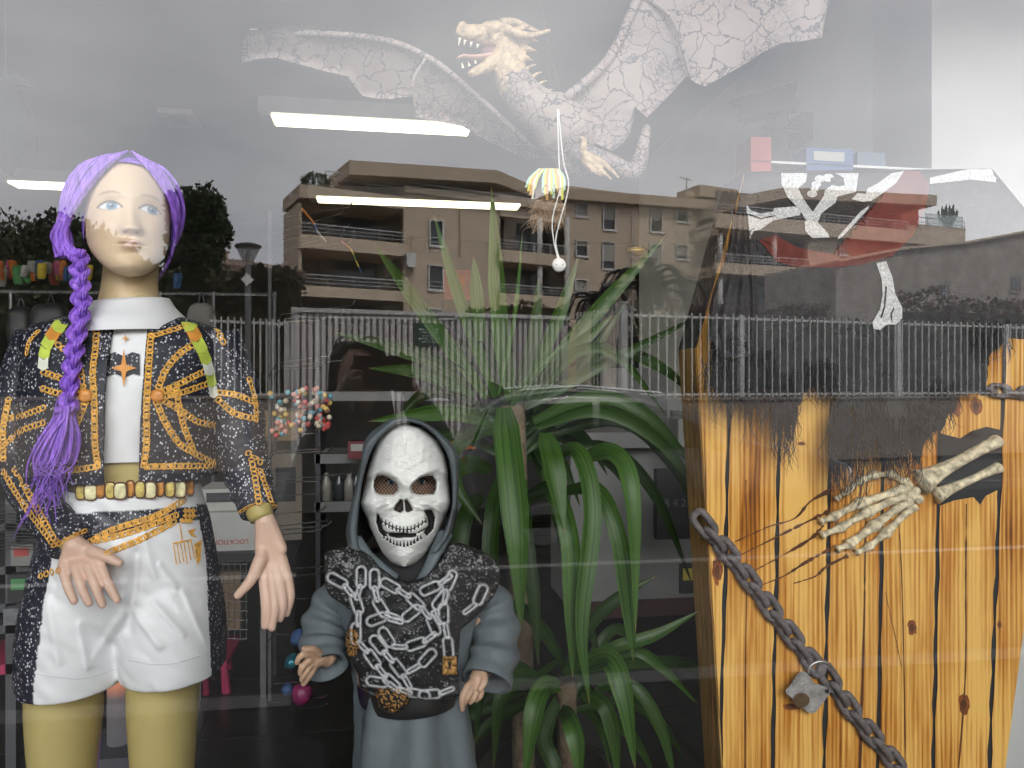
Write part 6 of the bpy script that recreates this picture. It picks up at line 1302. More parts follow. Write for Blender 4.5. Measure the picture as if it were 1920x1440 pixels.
# =================================================================== DRAGON
DD = .85
dr_ = thing('hanging_dragon', 'pale cracked-skin dragon with spread wings and open jaws hung from the ceiling', 'dragon', P(1050, 330, DD))
m_dh = mat('cream_dragon_head', (.50, .36, .22), .55, .3, 55, bump=.7, bscale=70)
def crack_mat(name, sc_, base, dk, dens=.45):
    m, n, l, b = new_mat(name); tcn = n.new('ShaderNodeTexCoord'); nz_ = n.new('ShaderNodeTexNoise'); nz_.inputs['Scale'].default_value = 14; nz_.inputs['Detail'].default_value = 4; l(tcn.outputs['Object'], nz_.inputs[0])
    ad = n.new('ShaderNodeMix'); ad.data_type = 'RGBA'; ad.blend_type = 'LINEAR_LIGHT'; ad.inputs[0].default_value = .06; l(tcn.outputs['Object'], ad.inputs[6]); l(nz_.outputs['Color'], ad.inputs[7])
    vo = n.new('ShaderNodeTexVoronoi'); vo.feature = 'DISTANCE_TO_EDGE'; vo.inputs['Scale'].default_value = sc_; l(ad.outputs[2], vo.inputs['Vector']); v2 = n.new('ShaderNodeTexVoronoi'); v2.feature = 'DISTANCE_TO_EDGE'; v2.inputs['Scale'].default_value = sc_*3.1; l(ad.outputs[2], v2.inputs['Vector'])
    big = n.new('ShaderNodeTexNoise'); big.inputs['Scale'].default_value = 7; big.inputs['Detail'].default_value = 3; l(tcn.outputs['Object'], big.inputs[0])
    th = n.new('ShaderNodeMapRange'); th.inputs[1].default_value = .42; th.inputs[2].default_value = .68; th.inputs[3].default_value = .0; th.inputs[4].default_value = .085; l(big.outputs[0], th.inputs[0])
    c1 = n.new('ShaderNodeMath'); c1.operation = 'LESS_THAN'; l(v2.outputs[0], c1.inputs[0]); l(th.outputs[0], c1.inputs[1]); c2 = n.new('ShaderNodeMath'); c2.operation = 'LESS_THAN'; l(vo.outputs[0], c2.inputs[0]); c2.inputs[1].default_value = .03
    mxx = n.new('ShaderNodeMath'); mxx.operation = 'MAXIMUM'; l(c1.outputs[0], mxx.inputs[0]); l(c2.outputs[0], mxx.inputs[1]); fm_ = n.new('ShaderNodeMath'); fm_.operation = 'MULTIPLY'; fm_.inputs[1].default_value = .85; l(mxx.outputs[0], fm_.inputs[0])
    bs = n.new('ShaderNodeMix'); bs.data_type = 'RGBA'; bs.inputs[6].default_value = (*base, 1); bs.inputs[7].default_value = (base[0]*1.1, base[1]*.85, base[2]*.78, 1); l(big.outputs[0], bs.inputs[0])
    o_ = n.new('ShaderNodeMix'); o_.data_type = 'RGBA'; l(fm_.outputs[0], o_.inputs[0]); l(bs.outputs[2], o_.inputs[6]); o_.inputs[7].default_value = (*dk, 1); dm = n.new('ShaderNodeTexNoise'); dm.inputs['Scale'].default_value = 3.2; dm.inputs['Detail'].default_value = 6; l(tcn.outputs['Object'], dm.inputs[0]); dr2 = n.new('ShaderNodeMapRange'); dr2.inputs[1].default_value = .5; dr2.inputs[2].default_value = .72; dr2.inputs[4].default_value = .75; l(dm.outputs[0], dr2.inputs[0]); o2 = n.new('ShaderNodeMix'); o2.data_type = 'RGBA'; l(dr2.outputs[0], o2.inputs[0]); l(o_.outputs[2], o2.inputs[6]); o2.inputs[7].default_value = (.07, .07, .085, 1); l(o2.outputs[2], b.inputs['Base Color']); b.inputs['Roughness'].default_value = .7
    return m
m_crk = crack_mat('cracked_skin', 17, (.30, .27, .25), (.03, .03, .04))
g = G()
capsule(g, [(955, 78, DD), (912, 66, DD-.02), (868, 60, DD-.03)], (25, 19, 13), 14); capsule(g, [(868, 50, DD-.03), (862, 60, DD-.03)], (10, 9), 10, 6)
capsule(g, [(950, 96, DD), (915, 124, DD-.02), (884, 138, DD-.03)], (19, 13, 8), 12); capsule(g, [(945, 55, DD-.03), (918, 50, DD-.04), (900, 56, DD-.03)], (13, 11, 6), 10)
capsule(g, [(945, 55, DD+.03), (918, 50, DD+.04)], (13, 10), 10); capsule(g, [(950, 95, DD), (955, 130, DD), (968, 165, DD)], (28, 32, 34), 14)
for i, (a, b, r) in enumerate((((965, 60), (1000, 48), 9), ((970, 78), (1012, 78), 10), ((972, 92), (1010, 98), 9), ((968, 105), (1003, 116), 9), ((940, 108), (962, 122), 8))): g.tube(path3([(*a, DD-.02+.01*i), ((a[0]+b[0])/2, (a[1]+b[1])/2-3, DD-.03), (*b, DD)], 8), np.linspace(r, 1.5, 8)*MPP(950, DD), 8)
hv, hf = remesh(g, .0042, 2)
hv[:, 1] -= .0035*vnoise(hv[:, 0]*120, hv[:, 2]*120, hv[:, 1]*80, 3)
head = mk('head', hv, hf, m_dh, dr_, True); kd = MPP(950, DD)
for pts, r in (([(940, 50, DD-.03), (968, 62, DD-.05), (1000, 66, DD-.05), (1030, 57, DD-.05)], 10), ([(940, 44, DD+.03), (965, 42, DD+.05), (990, 52, DD+.05), (1010, 60, DD+.05)], 10)):
    g = G(); g.tube(path3(pts, 18), np.linspace(r, 3, 18)*kd, 10); g.sphere(P(*pts[-1]), 3*kd, 8, 6); g.mk('horn', m_dh, head, True)
for (x, y, dy) in ((862, 72, 14), (872, 76, 9), (884, 80, 8), (896, 84, 7), (868, 128, -12), (880, 124, -9), (892, 119, -8)):
    g = G(); g.tube([P(x, y, DD-.035), P(x-2, y+dy, DD-.038)], [3.2*kd, .4*kd], 6); g.mk('tooth', mat('tooth_ivory', (.7, .62, .48), .4, .1), head)
g = G(); g.tube(path3([(930, 104, DD-.01), (890, 108, DD-.02), (868, 106, DD-.03), (856, 110, DD-.03)], 12), np.array([12, 12, 11, 10, 9, 9, 8, 8, 7, 6, 5, 3])*kd, 10, flat=.5); g.mk('tongue', mat('dragon_tongue', (.50, .28, .24), .5, .1), head, True)
g = G(); g.sphere(P(917, 60, DD-.055), 4.5*kd, 10, 8); g.mk('eye', mat('dragon_eye', (.35, .22, .1), .2, .2), head, True)
g = G(); g.sphere(P(925, 95, DD), (24*kd, .02, 18*kd), 14, 10); g.mk('mouth_lining', mat('dragon_mouth', (.22, .10, .10), .6, .15), head, True)
g = G(); capsule(g, [(962, 150, DD), (985, 185, DD), (1020, 215, DD), (1050, 235, DD)], (34, 38, 44, 50), 18); capsule(g, [(1040, 225, DD), (1065, 260, DD), (1078, 296, DD)], (52, 60, 40), 18)
bv_, bf_ = remesh(g, .006, 3); mk('body', bv_, bf_, m_crk, dr_, True)
for i, (x, y) in enumerate(((978, 112), (992, 126), (1004, 140), (1014, 156), (1024, 172), (1036, 186))):
    g = G(); g.tube(path3([(x-12, y+12, DD), (x, y, DD), (x+13, y-5, DD)], 8), np.linspace(9, 1, 8)*kd, 8, flat=.6); g.mk('neck_spike', m_dh, dr_, True)
g = G(); capsule(g, [(1085, 288, DD-.05), (1140, 303, DD-.06), (1185, 322, DD-.05), (1200, 300, DD-.04), (1212, 240, DD-.02)], (22, 17, 16, 15, 9), 14, 26); lv, lf = remesh(g, .005, 3); mk('leg', lv, lf, m_crk, dr_, True)
g = G()
for pts in ([(1092, 282, DD-.08), (1095, 262, DD-.085), (1088, 258, DD-.09)], [(1098, 290, DD-.08), (1130, 305, DD-.09), (1160, 333, DD-.09)], [(1098, 296, DD-.08), (1122, 315, DD-.09), (1146, 336, DD-.09)], [(1096, 300, DD-.075), (1110, 318, DD-.085), (1128, 330, DD-.085)]): capsule(g, pts, (8, 6, 2.5), 8, 10)
cv_, cf_ = remesh(g, .003, 2); mk('claw', cv_, cf_, m_dh, dr_, True)
wl = [(452, 120), (457, 67), (470, 57), (537, 43), (603, 48), (687, 65), (753, 82), (803, 103), (847, 140), (913, 193), (953, 233), (1020, 293), (990, 300), (960, 287), (910, 262), (867, 237), (820, 228), (780, 220), (773, 180), (730, 186), (700, 184), (680, 180), (662, 158), (653, 143), (610, 134), (570, 123), (517, 108), (475, 112)]
v, f = sheet(wl, lambda x, y: DD+.10-.00022*(1020-x)+.03*sin(x*.012)+.0009*(y-120), .006, 16); mk('wing', v, f, m_crk, dr_, True)
wr_ = [(1053, 190), (1062, 178), (1103, 160), (1140, 110), (1167, 50), (1193, 0), (1230, -60), (1400, -90), (1562, -40), (1547, 33), (1541, 70), (1500, 78), (1467, 80), (1427, 100), (1397, 120), (1322, 162), (1305, 156), (1287, 143), (1257, 177), (1213, 220), (1190, 200), (1186, 228), (1180, 253), (1165, 272), (1147, 283), (1103, 262), (1075, 240)]
v, f = sheet(wr_, lambda x, y: DD-.02-.00030*(x-1053)+.02*sin(x*.02), .006, 16); mk('wing', v, f, m_crk, dr_, True)
m_crd = mat('dark_wing_bone', (.16, .16, .18), .7, .4, 50)
for pts, r in (([(1060, 185, DD-.05), (1140, 112, DD-.07), (1195, 0, DD-.09), (1225, -50, DD-.1)], 9), ([(1205, -10, DD-.085), (1262, 40, DD-.1), (1295, 145, DD-.1)], 4), ([(1010, 285, DD+.07), (900, 185, DD+.06), (800, 106, DD+.02), (690, 70, DD+.0), (470, 60, DD-.06)], 6), ([(800, 106, DD+.02), (775, 150, DD+.02), (776, 185, DD+.04)], 3)):
    g = G(); g.tube(path3(pts, 30), r*kd, 8); g.mk('wing_spar', m_crk, dr_, True)
m_wire = mat('dark_wire', (.03, .03, .03), .6)
for pts in ([(1018, -200, DD), (1018, 30, DD), (1033, 172, DD)], [(1018, 30, DD), (1050, 172, DD)]): g = G(); g.tube([P(*q) for q in pts], .0008, 5); g.mk('hanging_wire', m_wire, dr_)
m_cord = mat('white_cord', (.8, .8, .78), .6, .03)
pc = thing('cord_switch', 'white round switch hanging on a doubled white cord below the dragon', 'switch', P(1048, 500, DD-.1))
for pts in ([(1045, 205), (1048, 300), (1050, 350), (1036, 410), (1038, 450), (1047, 488)], [(1047, 205), (1056, 300), (1066, 350), (1048, 420), (1042, 455), (1049, 488)]): g = G(); g.tube(path3([(*q, DD-.11) for q in pts], 50), .0018, 6); g.mk('cord', m_cord, pc, True)
g = G(); c = P(1048, 497, DD-.11); g.tube([c+np.array([0, -.006, 0]), c+np.array([0, .0, 0]), c+np.array([0, .006, 0])], [.0155, .0175, .0155], 26); dsk = g.mk('switch_disc', m_cord, pc, True)
for s in (-1, 1): g = G(); g.sphere(c+np.array([s*.008, -.0068, 0]), .0016, 8, 6); g.mk('screw', m_alu, dsk, True)
# straw tuft with ribbons
bt = thing('straw_tuft', 'little straw broom head topped with coloured paper ribbons under the dragon', 'decoration', P(1025, 430, DD-.02)); sr = np.random.default_rng(2)
g = G()
for i in range(420):
    x = sr.uniform(1005, 1052); y0 = sr.uniform(345, 400); g.tube(path3([(x, y0, DD+.02*sr.normal()), (x+sr.normal()*5-2, y0+18, DD), (x+sr.normal()*9-4+(x-1028)*.25, y0+sr.uniform(30, 42), DD+.02*sr.normal())], 5), np.linspace(.0011, .0004, 5), 3)
g.mk('straw', mat('pale_straw', (.42, .29, .19), .9, .4, 80), bt)
for i in range(16):
    x = 996+i*4; cl = [(.45, .7, .55), (.75, .65, .1), (.65, .35, .1), (.75, .72, .6), (.6, .65, .1)][i % 5]; g = G()
    a = path3([(1028+(x-1028)*.6, 316, DD-.01), (x-6*(i < 5), 335, DD-.02), (x-12*(i < 5), 352+(i*7) % 25, DD-.02)], 8); g.grid(np.stack([a, a+np.array([.006, 0, .001])], 1)); g.mk('ribbon', mat('paper_ribbon_%d' % (i % 5), cl, .7, .1, 20), bt)
# =================================================================== SHOP INTERIOR
def CP(px, py, z):
    d = ray(px, py); t = (z-CAM[2])/d[2]; return CAM+t*d
m_lamp = mat('lit_diffuser', (1., .92, .62), .5, .0, 1, emit=.8); m_wht = mat('white_enamel', (.6, .6, .58), .5, .05, 4)
for (x0, y0, x1, y1, lb) in ((516, 212, 880, 222, 'lit fluorescent ceiling light partly behind the left dragon wing'), (596, 362, 972, 376, 'lit fluorescent ceiling light furthest back, above the yucca leaves'), (28, 334, 190, 338, 'lit fluorescent ceiling light at far left beside the purple hair')):
    a = CP(x0, y0, 2.86); b = CP(x1, y1, 2.86); y = (a[1]+b[1])/2; t = thing('ceiling_light', lb, 'ceiling light', ((a[0]+b[0])/2, y, 2.86), 'fluorescent ceiling lights')
    hw2 = .085
    g = G(); g.box((a[0], y-hw2, 2.80), (b[0], y+hw2, 2.82)); g.mk('diffuser', m_lamp, t)
    g = G(); g.box((a[0]-.07, y-hw2-.02, 2.815), (b[0]+.07, y+hw2+.02, 2.9)); g.box((a[0]-.06, y-hw2, 2.80), (a[0]-.005, y+hw2, 2.815)); g.box((b[0]+.005, y-hw2, 2.80), (b[0]+.06, y+hw2, 2.815)); g.mk('housing', m_wht, t)
a = CP(265, 203, 2.89); b = CP(392, 236, 2.89); t = thing('ceiling_vent', 'square grey ceiling vent up on the left', 'vent', ((a[0]+b[0])/2, (a[1]+b[1])/2, 2.87))
x0, x1 = sorted((a[0]+.08, b[0]-.04)); y0, y1 = sorted((a[1], b[1]))
g = G(); g.box((x0, y0, 2.87), (x1, y0+.04, 2.9)); g.box((x0, y1-.04, 2.87), (x1, y1, 2.9)); g.box((x0, y0+.04, 2.87), (x0+.04, y1-.04, 2.9)); g.box((x1-.04, y0+.04, 2.87), (x1, y1-.04, 2.9)); g.mk('frame', m_wht, t)
for i in range(7): yy_ = y0+.04+(y1-y0-.08)*(i+.5)/7; g = G(); g.box((x0+.04, yy_-.012, 2.872), (x1-.04, yy_+.012, 2.885)); g.mk('slat', m_alu, t)
def ib(g, x0, y0, x1, y1, D0, D1, c=None):
    a, b = P(x0, y0, D0), P(x1, y1, D0); g.box((a[0], D0, b[2]), (b[0], D1, a[2]), c); return a, b
# security camera on the return wall
cm = thing('security_camera', 'grey security camera on a wall bracket above the coffin', 'camera', P(1470, 250, 1.9)); m_cam = mat('camera_grey', (.02, .02, .022), .5, .08, 10)
A, B_ = P(1388, 212, 1.95), P(1492, 186, 1.85); ax = (B_-A)/np.linalg.norm(B_-A); sdv = np.cross(ax, [0, 0, 1]); sdv /= np.linalg.norm(sdv); upv = np.cross(sdv, ax)
def obox(g, A, B_, hw2, hh): g.hexa([A-sdv*hw2-upv*hh, B_-sdv*hw2-upv*hh, B_+sdv*hw2-upv*hh, A+sdv*hw2-upv*hh, A-sdv*hw2+upv*hh, B_-sdv*hw2+upv*hh, B_+sdv*hw2+upv*hh, A+sdv*hw2+upv*hh])
g = G(); obox(g, A, B_, .045, .042); g.mk('housing', m_cam, cm)
g = G(); obox(g, A-ax*.03+upv*.046, B_+ax*.01+upv*.046, .052, .004); g.mk('sun_shield', m_cam, cm)
g = G(); g.tube([A-ax*.008, A+ax*.002], .033, 18); g.mk('lens', m_pane, cm)
g = G(); c0 = P(1438, 245, 1.9); c1 = P(1518, 246, 1.86); g.tube([P(1448, 218, 1.9), c0], .02, 10); g.tube([c0, c1], .016, 10); g.mk('bracket', m_cam, cm)
g = G(); ib(g, 1506, 208, 1524, 262, 1.82, 1.94); g.mk('wall_plate', m_cam, cm)
g = G(); g.tube(path3([(1478, 212, 1.86), (1480, 232, 1.86), (1495, 232, 1.86), (1508, 228, 1.86)], 14), .004, 6); g.mk('cable', m_cam, cm)
# things on the ledge behind the coffin
ld = G(); ib(ld, 1380, 322, 1760, 336, 1.25, 1.14); tag(ld.mk('display_ledge', m_wht), 'pale ledge behind the coffin top carrying a red and some blue boxes', 'shelf')
def carton(name, label, cat, q, D0, D1, m, lid=None, group=None):
    a, b = P(q[0], q[1], D0), P(q[2], q[3], D0); t = thing(name, label, cat, ((a[0]+b[0])/2, D0, b[2]), group); g = G(); g.box((a[0], D0, b[2]), (b[0], D1, a[2])); g.mk('carton', m, t)
    if lid: g = G(); w_ = b[0]-a[0]; h_ = a[2]-b[2]; g.box((a[0]+w_*.15, D0-.002, b[2]+h_*.45), (b[0]-w_*.2, D0-.0005, a[2]-h_*.15)); g.mk('print', lid, t)
    return t
m_r = mat('red_card', (.38, .06, .05), .6, .1, 10); m_b = mat('blue_card', (.04, .09, .22), .6, .15, 10); m_pk = mat('pink_card', (.5, .1, .22), .6, .1, 10); m_w = mat('white_card', (.36, .355, .335), .6, .08, 10); m_cb = mat('cardboard', (.2, .135, .08), .8, .12, 12); m_y = mat('yellow_card', (.6, .45, .05), .6, .1, 10); m_g = mat('green_card', (.06, .2, .07), .6, .1, 10); m_o = mat('orange_card', (.55, .16, .03), .6, .15, 10); m_k = mat('black_card', (.02, .02, .022), .5, .2, 10)
carton('tall_box', 'tall red box standing on the ledge under the security camera', 'box', (1408, 256, 1446, 324), 1.14, 1.24, m_r)
carton('blue_box', 'dark blue box with a pale diamond leaning on the ledge', 'box', (1512, 276, 1600, 324), 1.14, 1.22, m_b, m_w)
carton('blue_box', 'small slate blue box right of the diamond box on the ledge', 'box', (1608, 284, 1660, 324), 1.16, 1.22, mat('slate_card', (.10, .13, .18), .6, .1))
# hanging bat decoration at the left edge
t = thing('hanging_bat', 'dark shiny bat decoration hanging at the top left edge', 'decoration', P(20, 330, 1.0)); g = G()
g.sphere(P(15, 235, 1.0), (.055, .05, .10), 18, 14); capsule(g, [(10, 160, 1.0), (30, 150, .98), (55, 158, .97), (62, 168, .96)], (16, 12, 7, 2), 8, 10); capsule(g, [(-20, 200, 1.), (30, 210, 1.), (60, 240, 1.), (66, 290, 1.)], (20, 16, 10, 4), 10, 14); capsule(g, [(10, 290, 1.), (20, 325, 1.)], (22, 8), 10, 8)
v, f = remesh(g, .006, 2); mk('body', v, f, mat('dark_foil', (.015, .016, .018), .9, .3, 20, spec=.05), t, True); g = G(); g.tube([P(10, 150, 1.), P(10, -300, 1.)], .001, 5); g.mk('thread', m_wire, t)
# left: rail with hanging packets and bags
chrome = mat('chrome', (.5, .5, .5), .25, .1, 10, metal=.9)
t = thing('display_rail', 'long chrome display rail running behind the mannequin neck', 'rail', P(250, 700, 2.6)); g = G(); g.tube([P(-120, 545, 2.6), P(520, 553, 2.6)], .008, 8); g.mk('rail', chrome, t)
for i, x in enumerate((-60, 20, 165, 300, 400, 515)):
    g = G(); a = P(x, 547, 2.6); g.tube([a, (a[0], a[1], 0)], .009, 8); g.mk('post', m_alu, t)
ir = np.random.default_rng(3); cnt_ = {}; ORD = ['first', 'second', 'third', 'fourth', 'fifth', 'sixth', 'seventh', 'eighth', 'ninth', 'tenth', 'eleventh', 'twelfth', 'thirteenth', 'fourteenth']; cname = ['red', 'blue', 'yellow', 'green', 'orange', 'pink', 'white']; pal = [m_r, m_b, m_y, m_g, m_o, m_pk, m_w]
for i in range(50):
    x = -40+i*7.6+ir.uniform(-4, 4); 
    if 165 < x < 330: continue
    y = 492+ir.uniform(-6, 8)+(14 if x > 330 else 0); D = 3.1+ir.uniform(-.2, .2); q = 5+ir.uniform(0, 4); h_ = ir.uniform(20, 44); a = ir.uniform(-.5, .5); k = MPP(x, D); c = P(x, y+h_/2, D)
    g = G(); sxn = 8; V = []
    for j in range(6):
        v_ = j/5; V.append([c+np.array([(u_*q*(1-.25*(2*v_-1)**4)*cos(a)+(v_-.5)*h_*sin(a)*.5)*k, -.02*(1-u_**2)*(1-(2*v_-1)**2)-.004, (.5-v_)*h_*k]) for u_ in np.linspace(-1, 1, sxn)])
    g.grid(np.array(V)); w_ = np.array(V)+np.array([0, .012, 0]); g.grid(w_)
    kc = int(ir.integers(0, 7)); cnt_[kc] = cnt_.get(kc, 0)+1; o = g.mk('party_packet', pal[kc], None, True); tag(o, '%s %s foil packet from the left on the back rail' % (ORD[cnt_[kc]-1], cname[kc]), 'packet', 'foil packets on the back rail')
for i, (x, y0, y1, hw2, lb) in enumerate(((95, 560, 640, 34, 'rounded black bag hanging from the rail beside the braid'), (40, 566, 650, 22, 'slim black bag hanging from the rail at the far left'), (378, 560, 660, 26, 'grey printed tote hanging from the rail right of the neck'))):
    t = thing('hanging_bag', lb, 'bag', P(x, y1, 2.55)); k = MPP(x, 2.55); g = G(); c = P(x, (y0+y1)/2+8, 2.55); g.sphere(c, (hw2*k, .05, (y1-y0)/2*k), 18, 12); v = g.v[0]-c; s_ = np.array([hw2*k, .05, (y1-y0)/2*k]); g.v[0] = c+np.sign(v)*s_*np.abs(v/s_)**.65; g.mk('bag_body', [m_k, m_k, mat('grey_tote', (.16, .15, .14), .8, .2, 10)][i], t, True)
    g = G(); g.tube(cr([c+np.array([-.02, 0, .8*s_[2]]), c+np.array([0, 0, 1.35*s_[2]]), c+np.array([.02, 0, .8*s_[2]])], 12), .004, 6); g.mk('handle', m_k, t)
# chrome hook rack
t = thing('hook_rack', 'tall chrome rack with many wire display hooks, left of the skull mask', 'rack', P(560, 720, 2.0)); 
for x in (506,): g = G(); a = P(x, 395, 2.3); g.tube([a, (a[0], a[1], 0)], .008, 8); g.mk('post', mat('rack_post', (.10, .10, .10), .6), t)
hooks = [(498, 412, 655, 388), (505, 440, 640, 400), (530, 452, 650, 428), (505, 470, 655, 455), (545, 462, 640, 442), (528, 590, 660, 573), (535, 598, 640, 590), (525, 604, 610, 600), (520, 680, 615, 668), (525, 688, 640, 676), (512, 692, 600, 690), (524, 768, 600, 758), (505, 742, 560, 748), (510, 846, 596, 842), (512, 852, 616, 845), (540, 898, 654, 888), (500, 966, 605, 956), (512, 988, 612, 976), (515, 995, 615, 985), (516, 1004, 600, 995), (545, 1066, 606, 1062), (540, 1080, 600, 1076), (540, 1125, 600, 1120), (512, 1190, 590, 1186), (515, 1282, 606, 1276), (512, 1318, 606, 1308), (560, 1330, 608, 1324), (500, 820, 590, 812), (520, 905, 600, 902), (525, 930, 600, 925)]
for i, (xa_, ya, xb, yb) in enumerate(hooks):
    g = G(); a = P(xa_, ya, 2.25); b = P(xb, yb, 1.75); tip = b+np.array([.012, -.02, .016]); g.tube([a, b, tip], .0026, 6); g.tube([a+np.array([0, 0, -.0]), a+np.array([-.02, .02, -.03])], .0026, 5); g.mk('hook', chrome, t)
# ribbons on hooks
def rib(label, pts, cols, w_, D):
    t = thing('ribbon_toy', label, 'ribbon', P(*pts[-1], D)); p = cr([P(*q, D) for q in pts], 6*len(cols)+1)
    for i, cm in enumerate(cols):
        g = G(); q = p[6*i:6*i+7]; g.tube(q, w_, 8, flat=.25); g.mk('ribbon_band', cm, t, True)
rib('orange, blue and white ribbon streamer hanging from an upper hook', [(566, 392), (588, 418), (596, 436), (612, 454)], [m_o, m_o, m_b, m_w, m_w], .016, 1.75)
rib('pink, yellow and green ribbon streamer below the upper hooks', [(640, 452), (658, 468), (668, 490), (678, 512)], [m_pk, m_o, m_y, m_g, m_y, m_b], .010, 1.75)
# bead garlands
bc = [mat('bead_%d' % i, c, .4, .05) for i, c in enumerate(((.6, .5, .38), (.5, .08, .08), (.12, .35, .42), (.62, .42, .12), (.62, .3, .25), (.65, .62, .55)))]
for x, y0, n, lb in ((526, 735, 34, 'garland of coloured pompom beads nearest the jacket sleeve'), (562, 728, 46, 'middle garland of coloured pompom beads by the hooks'), (602, 722, 50, 'garland of coloured pompom beads nearest the skull hood')):
    t = thing('bead_garland', lb, 'garland', P(x, 800, 2.0), 'pompom bead garlands'); bm0 = {}
    for i in range(n):
        c = P(x+ir.normal()*9, y0+ir.uniform(0, 1)**.8*82, 2.0+ir.normal()*.03); k = int(ir.integers(0, 6))
        if k not in bm0:
            g = G(); g.sphere(c, .0108, 10, 7); bm0[k] = (g.mk('bead', bc[k], t, True), c)
        else:
            o = bm0[k][0].copy(); COL.objects.link(o); o.parent = t; o.location = c-bm0[k][1]
    g = G(); g.tube([P(x, y0-15, 2.0), P(x, y0+40, 2.0)], .001, 4); g.mk('string', m_wire, t)
carton('cardboard_box', 'plain cardboard box behind the jacket sleeve below the bead garlands', 'box', (478, 772, 556, 826), 2.6, 2.9, m_cb)
carton('printed_card', 'tall pale display card with small dark prints behind the lower hooks', 'card', (508, 852, 566, 1012), 2.35, 2.37, mat('beige_card', (.15, .125, .10), .7, .1), m_k)
# table with boxes, wire grid
carton('white_box', 'white box with upside-down red lettering on the stand behind the shorts', 'box', (378, 962, 486, 1040), 2.2, 2.5, m_w)
carton('white_box', 'smaller white box with a black drawing, on top of the lettered box', 'box', (372, 918, 470, 960), 2.25, 2.5, mat('grey_white_card', (.36, .35, .33), .6, .1), m_k)
tx = bpy.data.curves.new('lettering', 'FONT'); tx.body = 'LOCATION'; tx.size = .028; tx.extrude = .0005; tx.align_x = 'CENTER'
o = bpy.data.objects.new('lettering', tx); COL.objects.link(o); dg = bpy.context.evaluated_depsgraph_get(); me = bpy.data.meshes.new_from_object(o.evaluated_get(dg)); bpy.data.objects.remove(o)
def lettering(me_src, par_o, pos, rot, m):
    o = bpy.data.objects.new('lettering', me_src); COL.objects.link(o); me_src.materials.clear(); me_src.materials.append(m); o.parent = par_o; o.location = np.asarray(pos)-OFF[par_o.name]; o.rotation_euler = rot; return o
wb = [q for q in COL.objects if q.name.startswith('white_box') and q.type == 'EMPTY'][0]
lettering(me, wb, P(432, 1012, 2.197), (radians(90), radians(180), 0), m_r)
t = thing('stand', 'low dark stand carrying the white boxes behind the shorts', 'stand', P(430, 1240, 2.4)); g = G(); ib(g, 366, 1040, 500, 1052, 2.15, 2.6); g.mk('top', m_k, t)
for x in (372, 494):
    g = G(); a = P(x, 1050, 2.35); g.box((a[0]-.012, 2.34, 0), (a[0]+.012, 2.37, a[2])); g.mk('leg', m_alu, t)
t = thing('wire_grid', 'white wire grid panel below the white boxes', 'grid', P(430, 1210, 2.1))
for i in range(7): g = G(); x = 396+i*11; g.tube([P(x, 1052, 2.1), P(x, 1202, 2.1)], .002, 5); g.mk('wire', chrome, t)
for i in range(9): g = G(); y = 1058+i*17.5; g.tube([P(394, y, 2.096), P(464, y, 2.096)], .002, 5); g.mk('wire', chrome, t)
g = G(); ib(g, 400, 1075, 452, 1180, 2.16, 2.2); g.mk('brown_card', m_cb, t)
t = thing('pink_stool', 'pink plastic stool standing behind the mannequin legs', 'stool', P(402, 1360, 2.5)); m_st = mat('magenta_plastic', (.35, .03, .09), .5, .1)
zf = P(400, 1236, 2.5)[2]; g = G(); a = P(375, 1225, 2.4); b = P(425, 1225, 2.4); g.box((a[0], 2.4, zf), (b[0], 2.75, zf+.02)); g.mk('seat', m_st, t)
for x, D in ((380, 2.42), (420, 2.42), (395, 2.72), (424, 2.72)): q = P(x, 1230, D); g = G(); g.tube([(q[0], D, zf), (q[0]+.01, D, 0)], [.015, .02], 8); g.mk('leg', m_st, t)
t = thing('colour_lamp', 'grey tube lamp with soft green and orange glow between the mannequin legs', 'lamp', (P(222, 1400, .8)[0], .8, 0)); q = P(222, 1392, .8)
m_gl, n_, l_, b_ = new_mat('glow_tube'); tcn = n_.new('ShaderNodeTexCoord'); se = n_.new('ShaderNodeSeparateXYZ'); l_(tcn.outputs['Generated'], se.inputs[0]); rp_ = n_.new('ShaderNodeValToRGB'); e = rp_.color_ramp.elements; e[0].position = .0; e[0].color = (.05, .05, .055, 1); e[1].position = 1; e[1].color = (.05, .12, .07, 1)
for pp, cc_ in ((.45, (.06, .05, .05, 1)), (.62, (.30, .10, .05, 1)), (.75, (.14, .07, .05, 1)), (.86, (.04, .12, .07, 1))): z_ = e.new(pp); z_.color = cc_
l_(se.outputs[2], rp_.inputs[0]); l_(rp_.outputs[0], b_.inputs['Base Color']); l_(rp_.outputs[0], b_.inputs['Emission Color']); b_.inputs['Emission Strength'].default_value = .35
g = G(); g.tube([(q[0], .8, q[2]), (q[0], .8, q[2]+.24)], .024, 18); g.mk('tube', m_gl, t, True); g = G(); g.tube([(q[0], .8, 0), (q[0], .8, q[2]-.03)], .02, 12); g.box((q[0]-.07, .72, q[2]-.03), (q[0]+.07, .88, q[2])); g.mk('base', mat('lamp_base_grey', (.10, .105, .11), .5), t)
g = G(); g.tube(path3([(258, 1372, .62), (262, 1400, .6), (268, 1440, .6), (272, 1475, .6)], 10), .006, 8); tag(g.mk('light_wand', mat('violet_led', (.35, .02, .9), .4, .0, 1, emit=1.2)), 'thin glowing violet light wand behind the right mannequin leg', 'light')
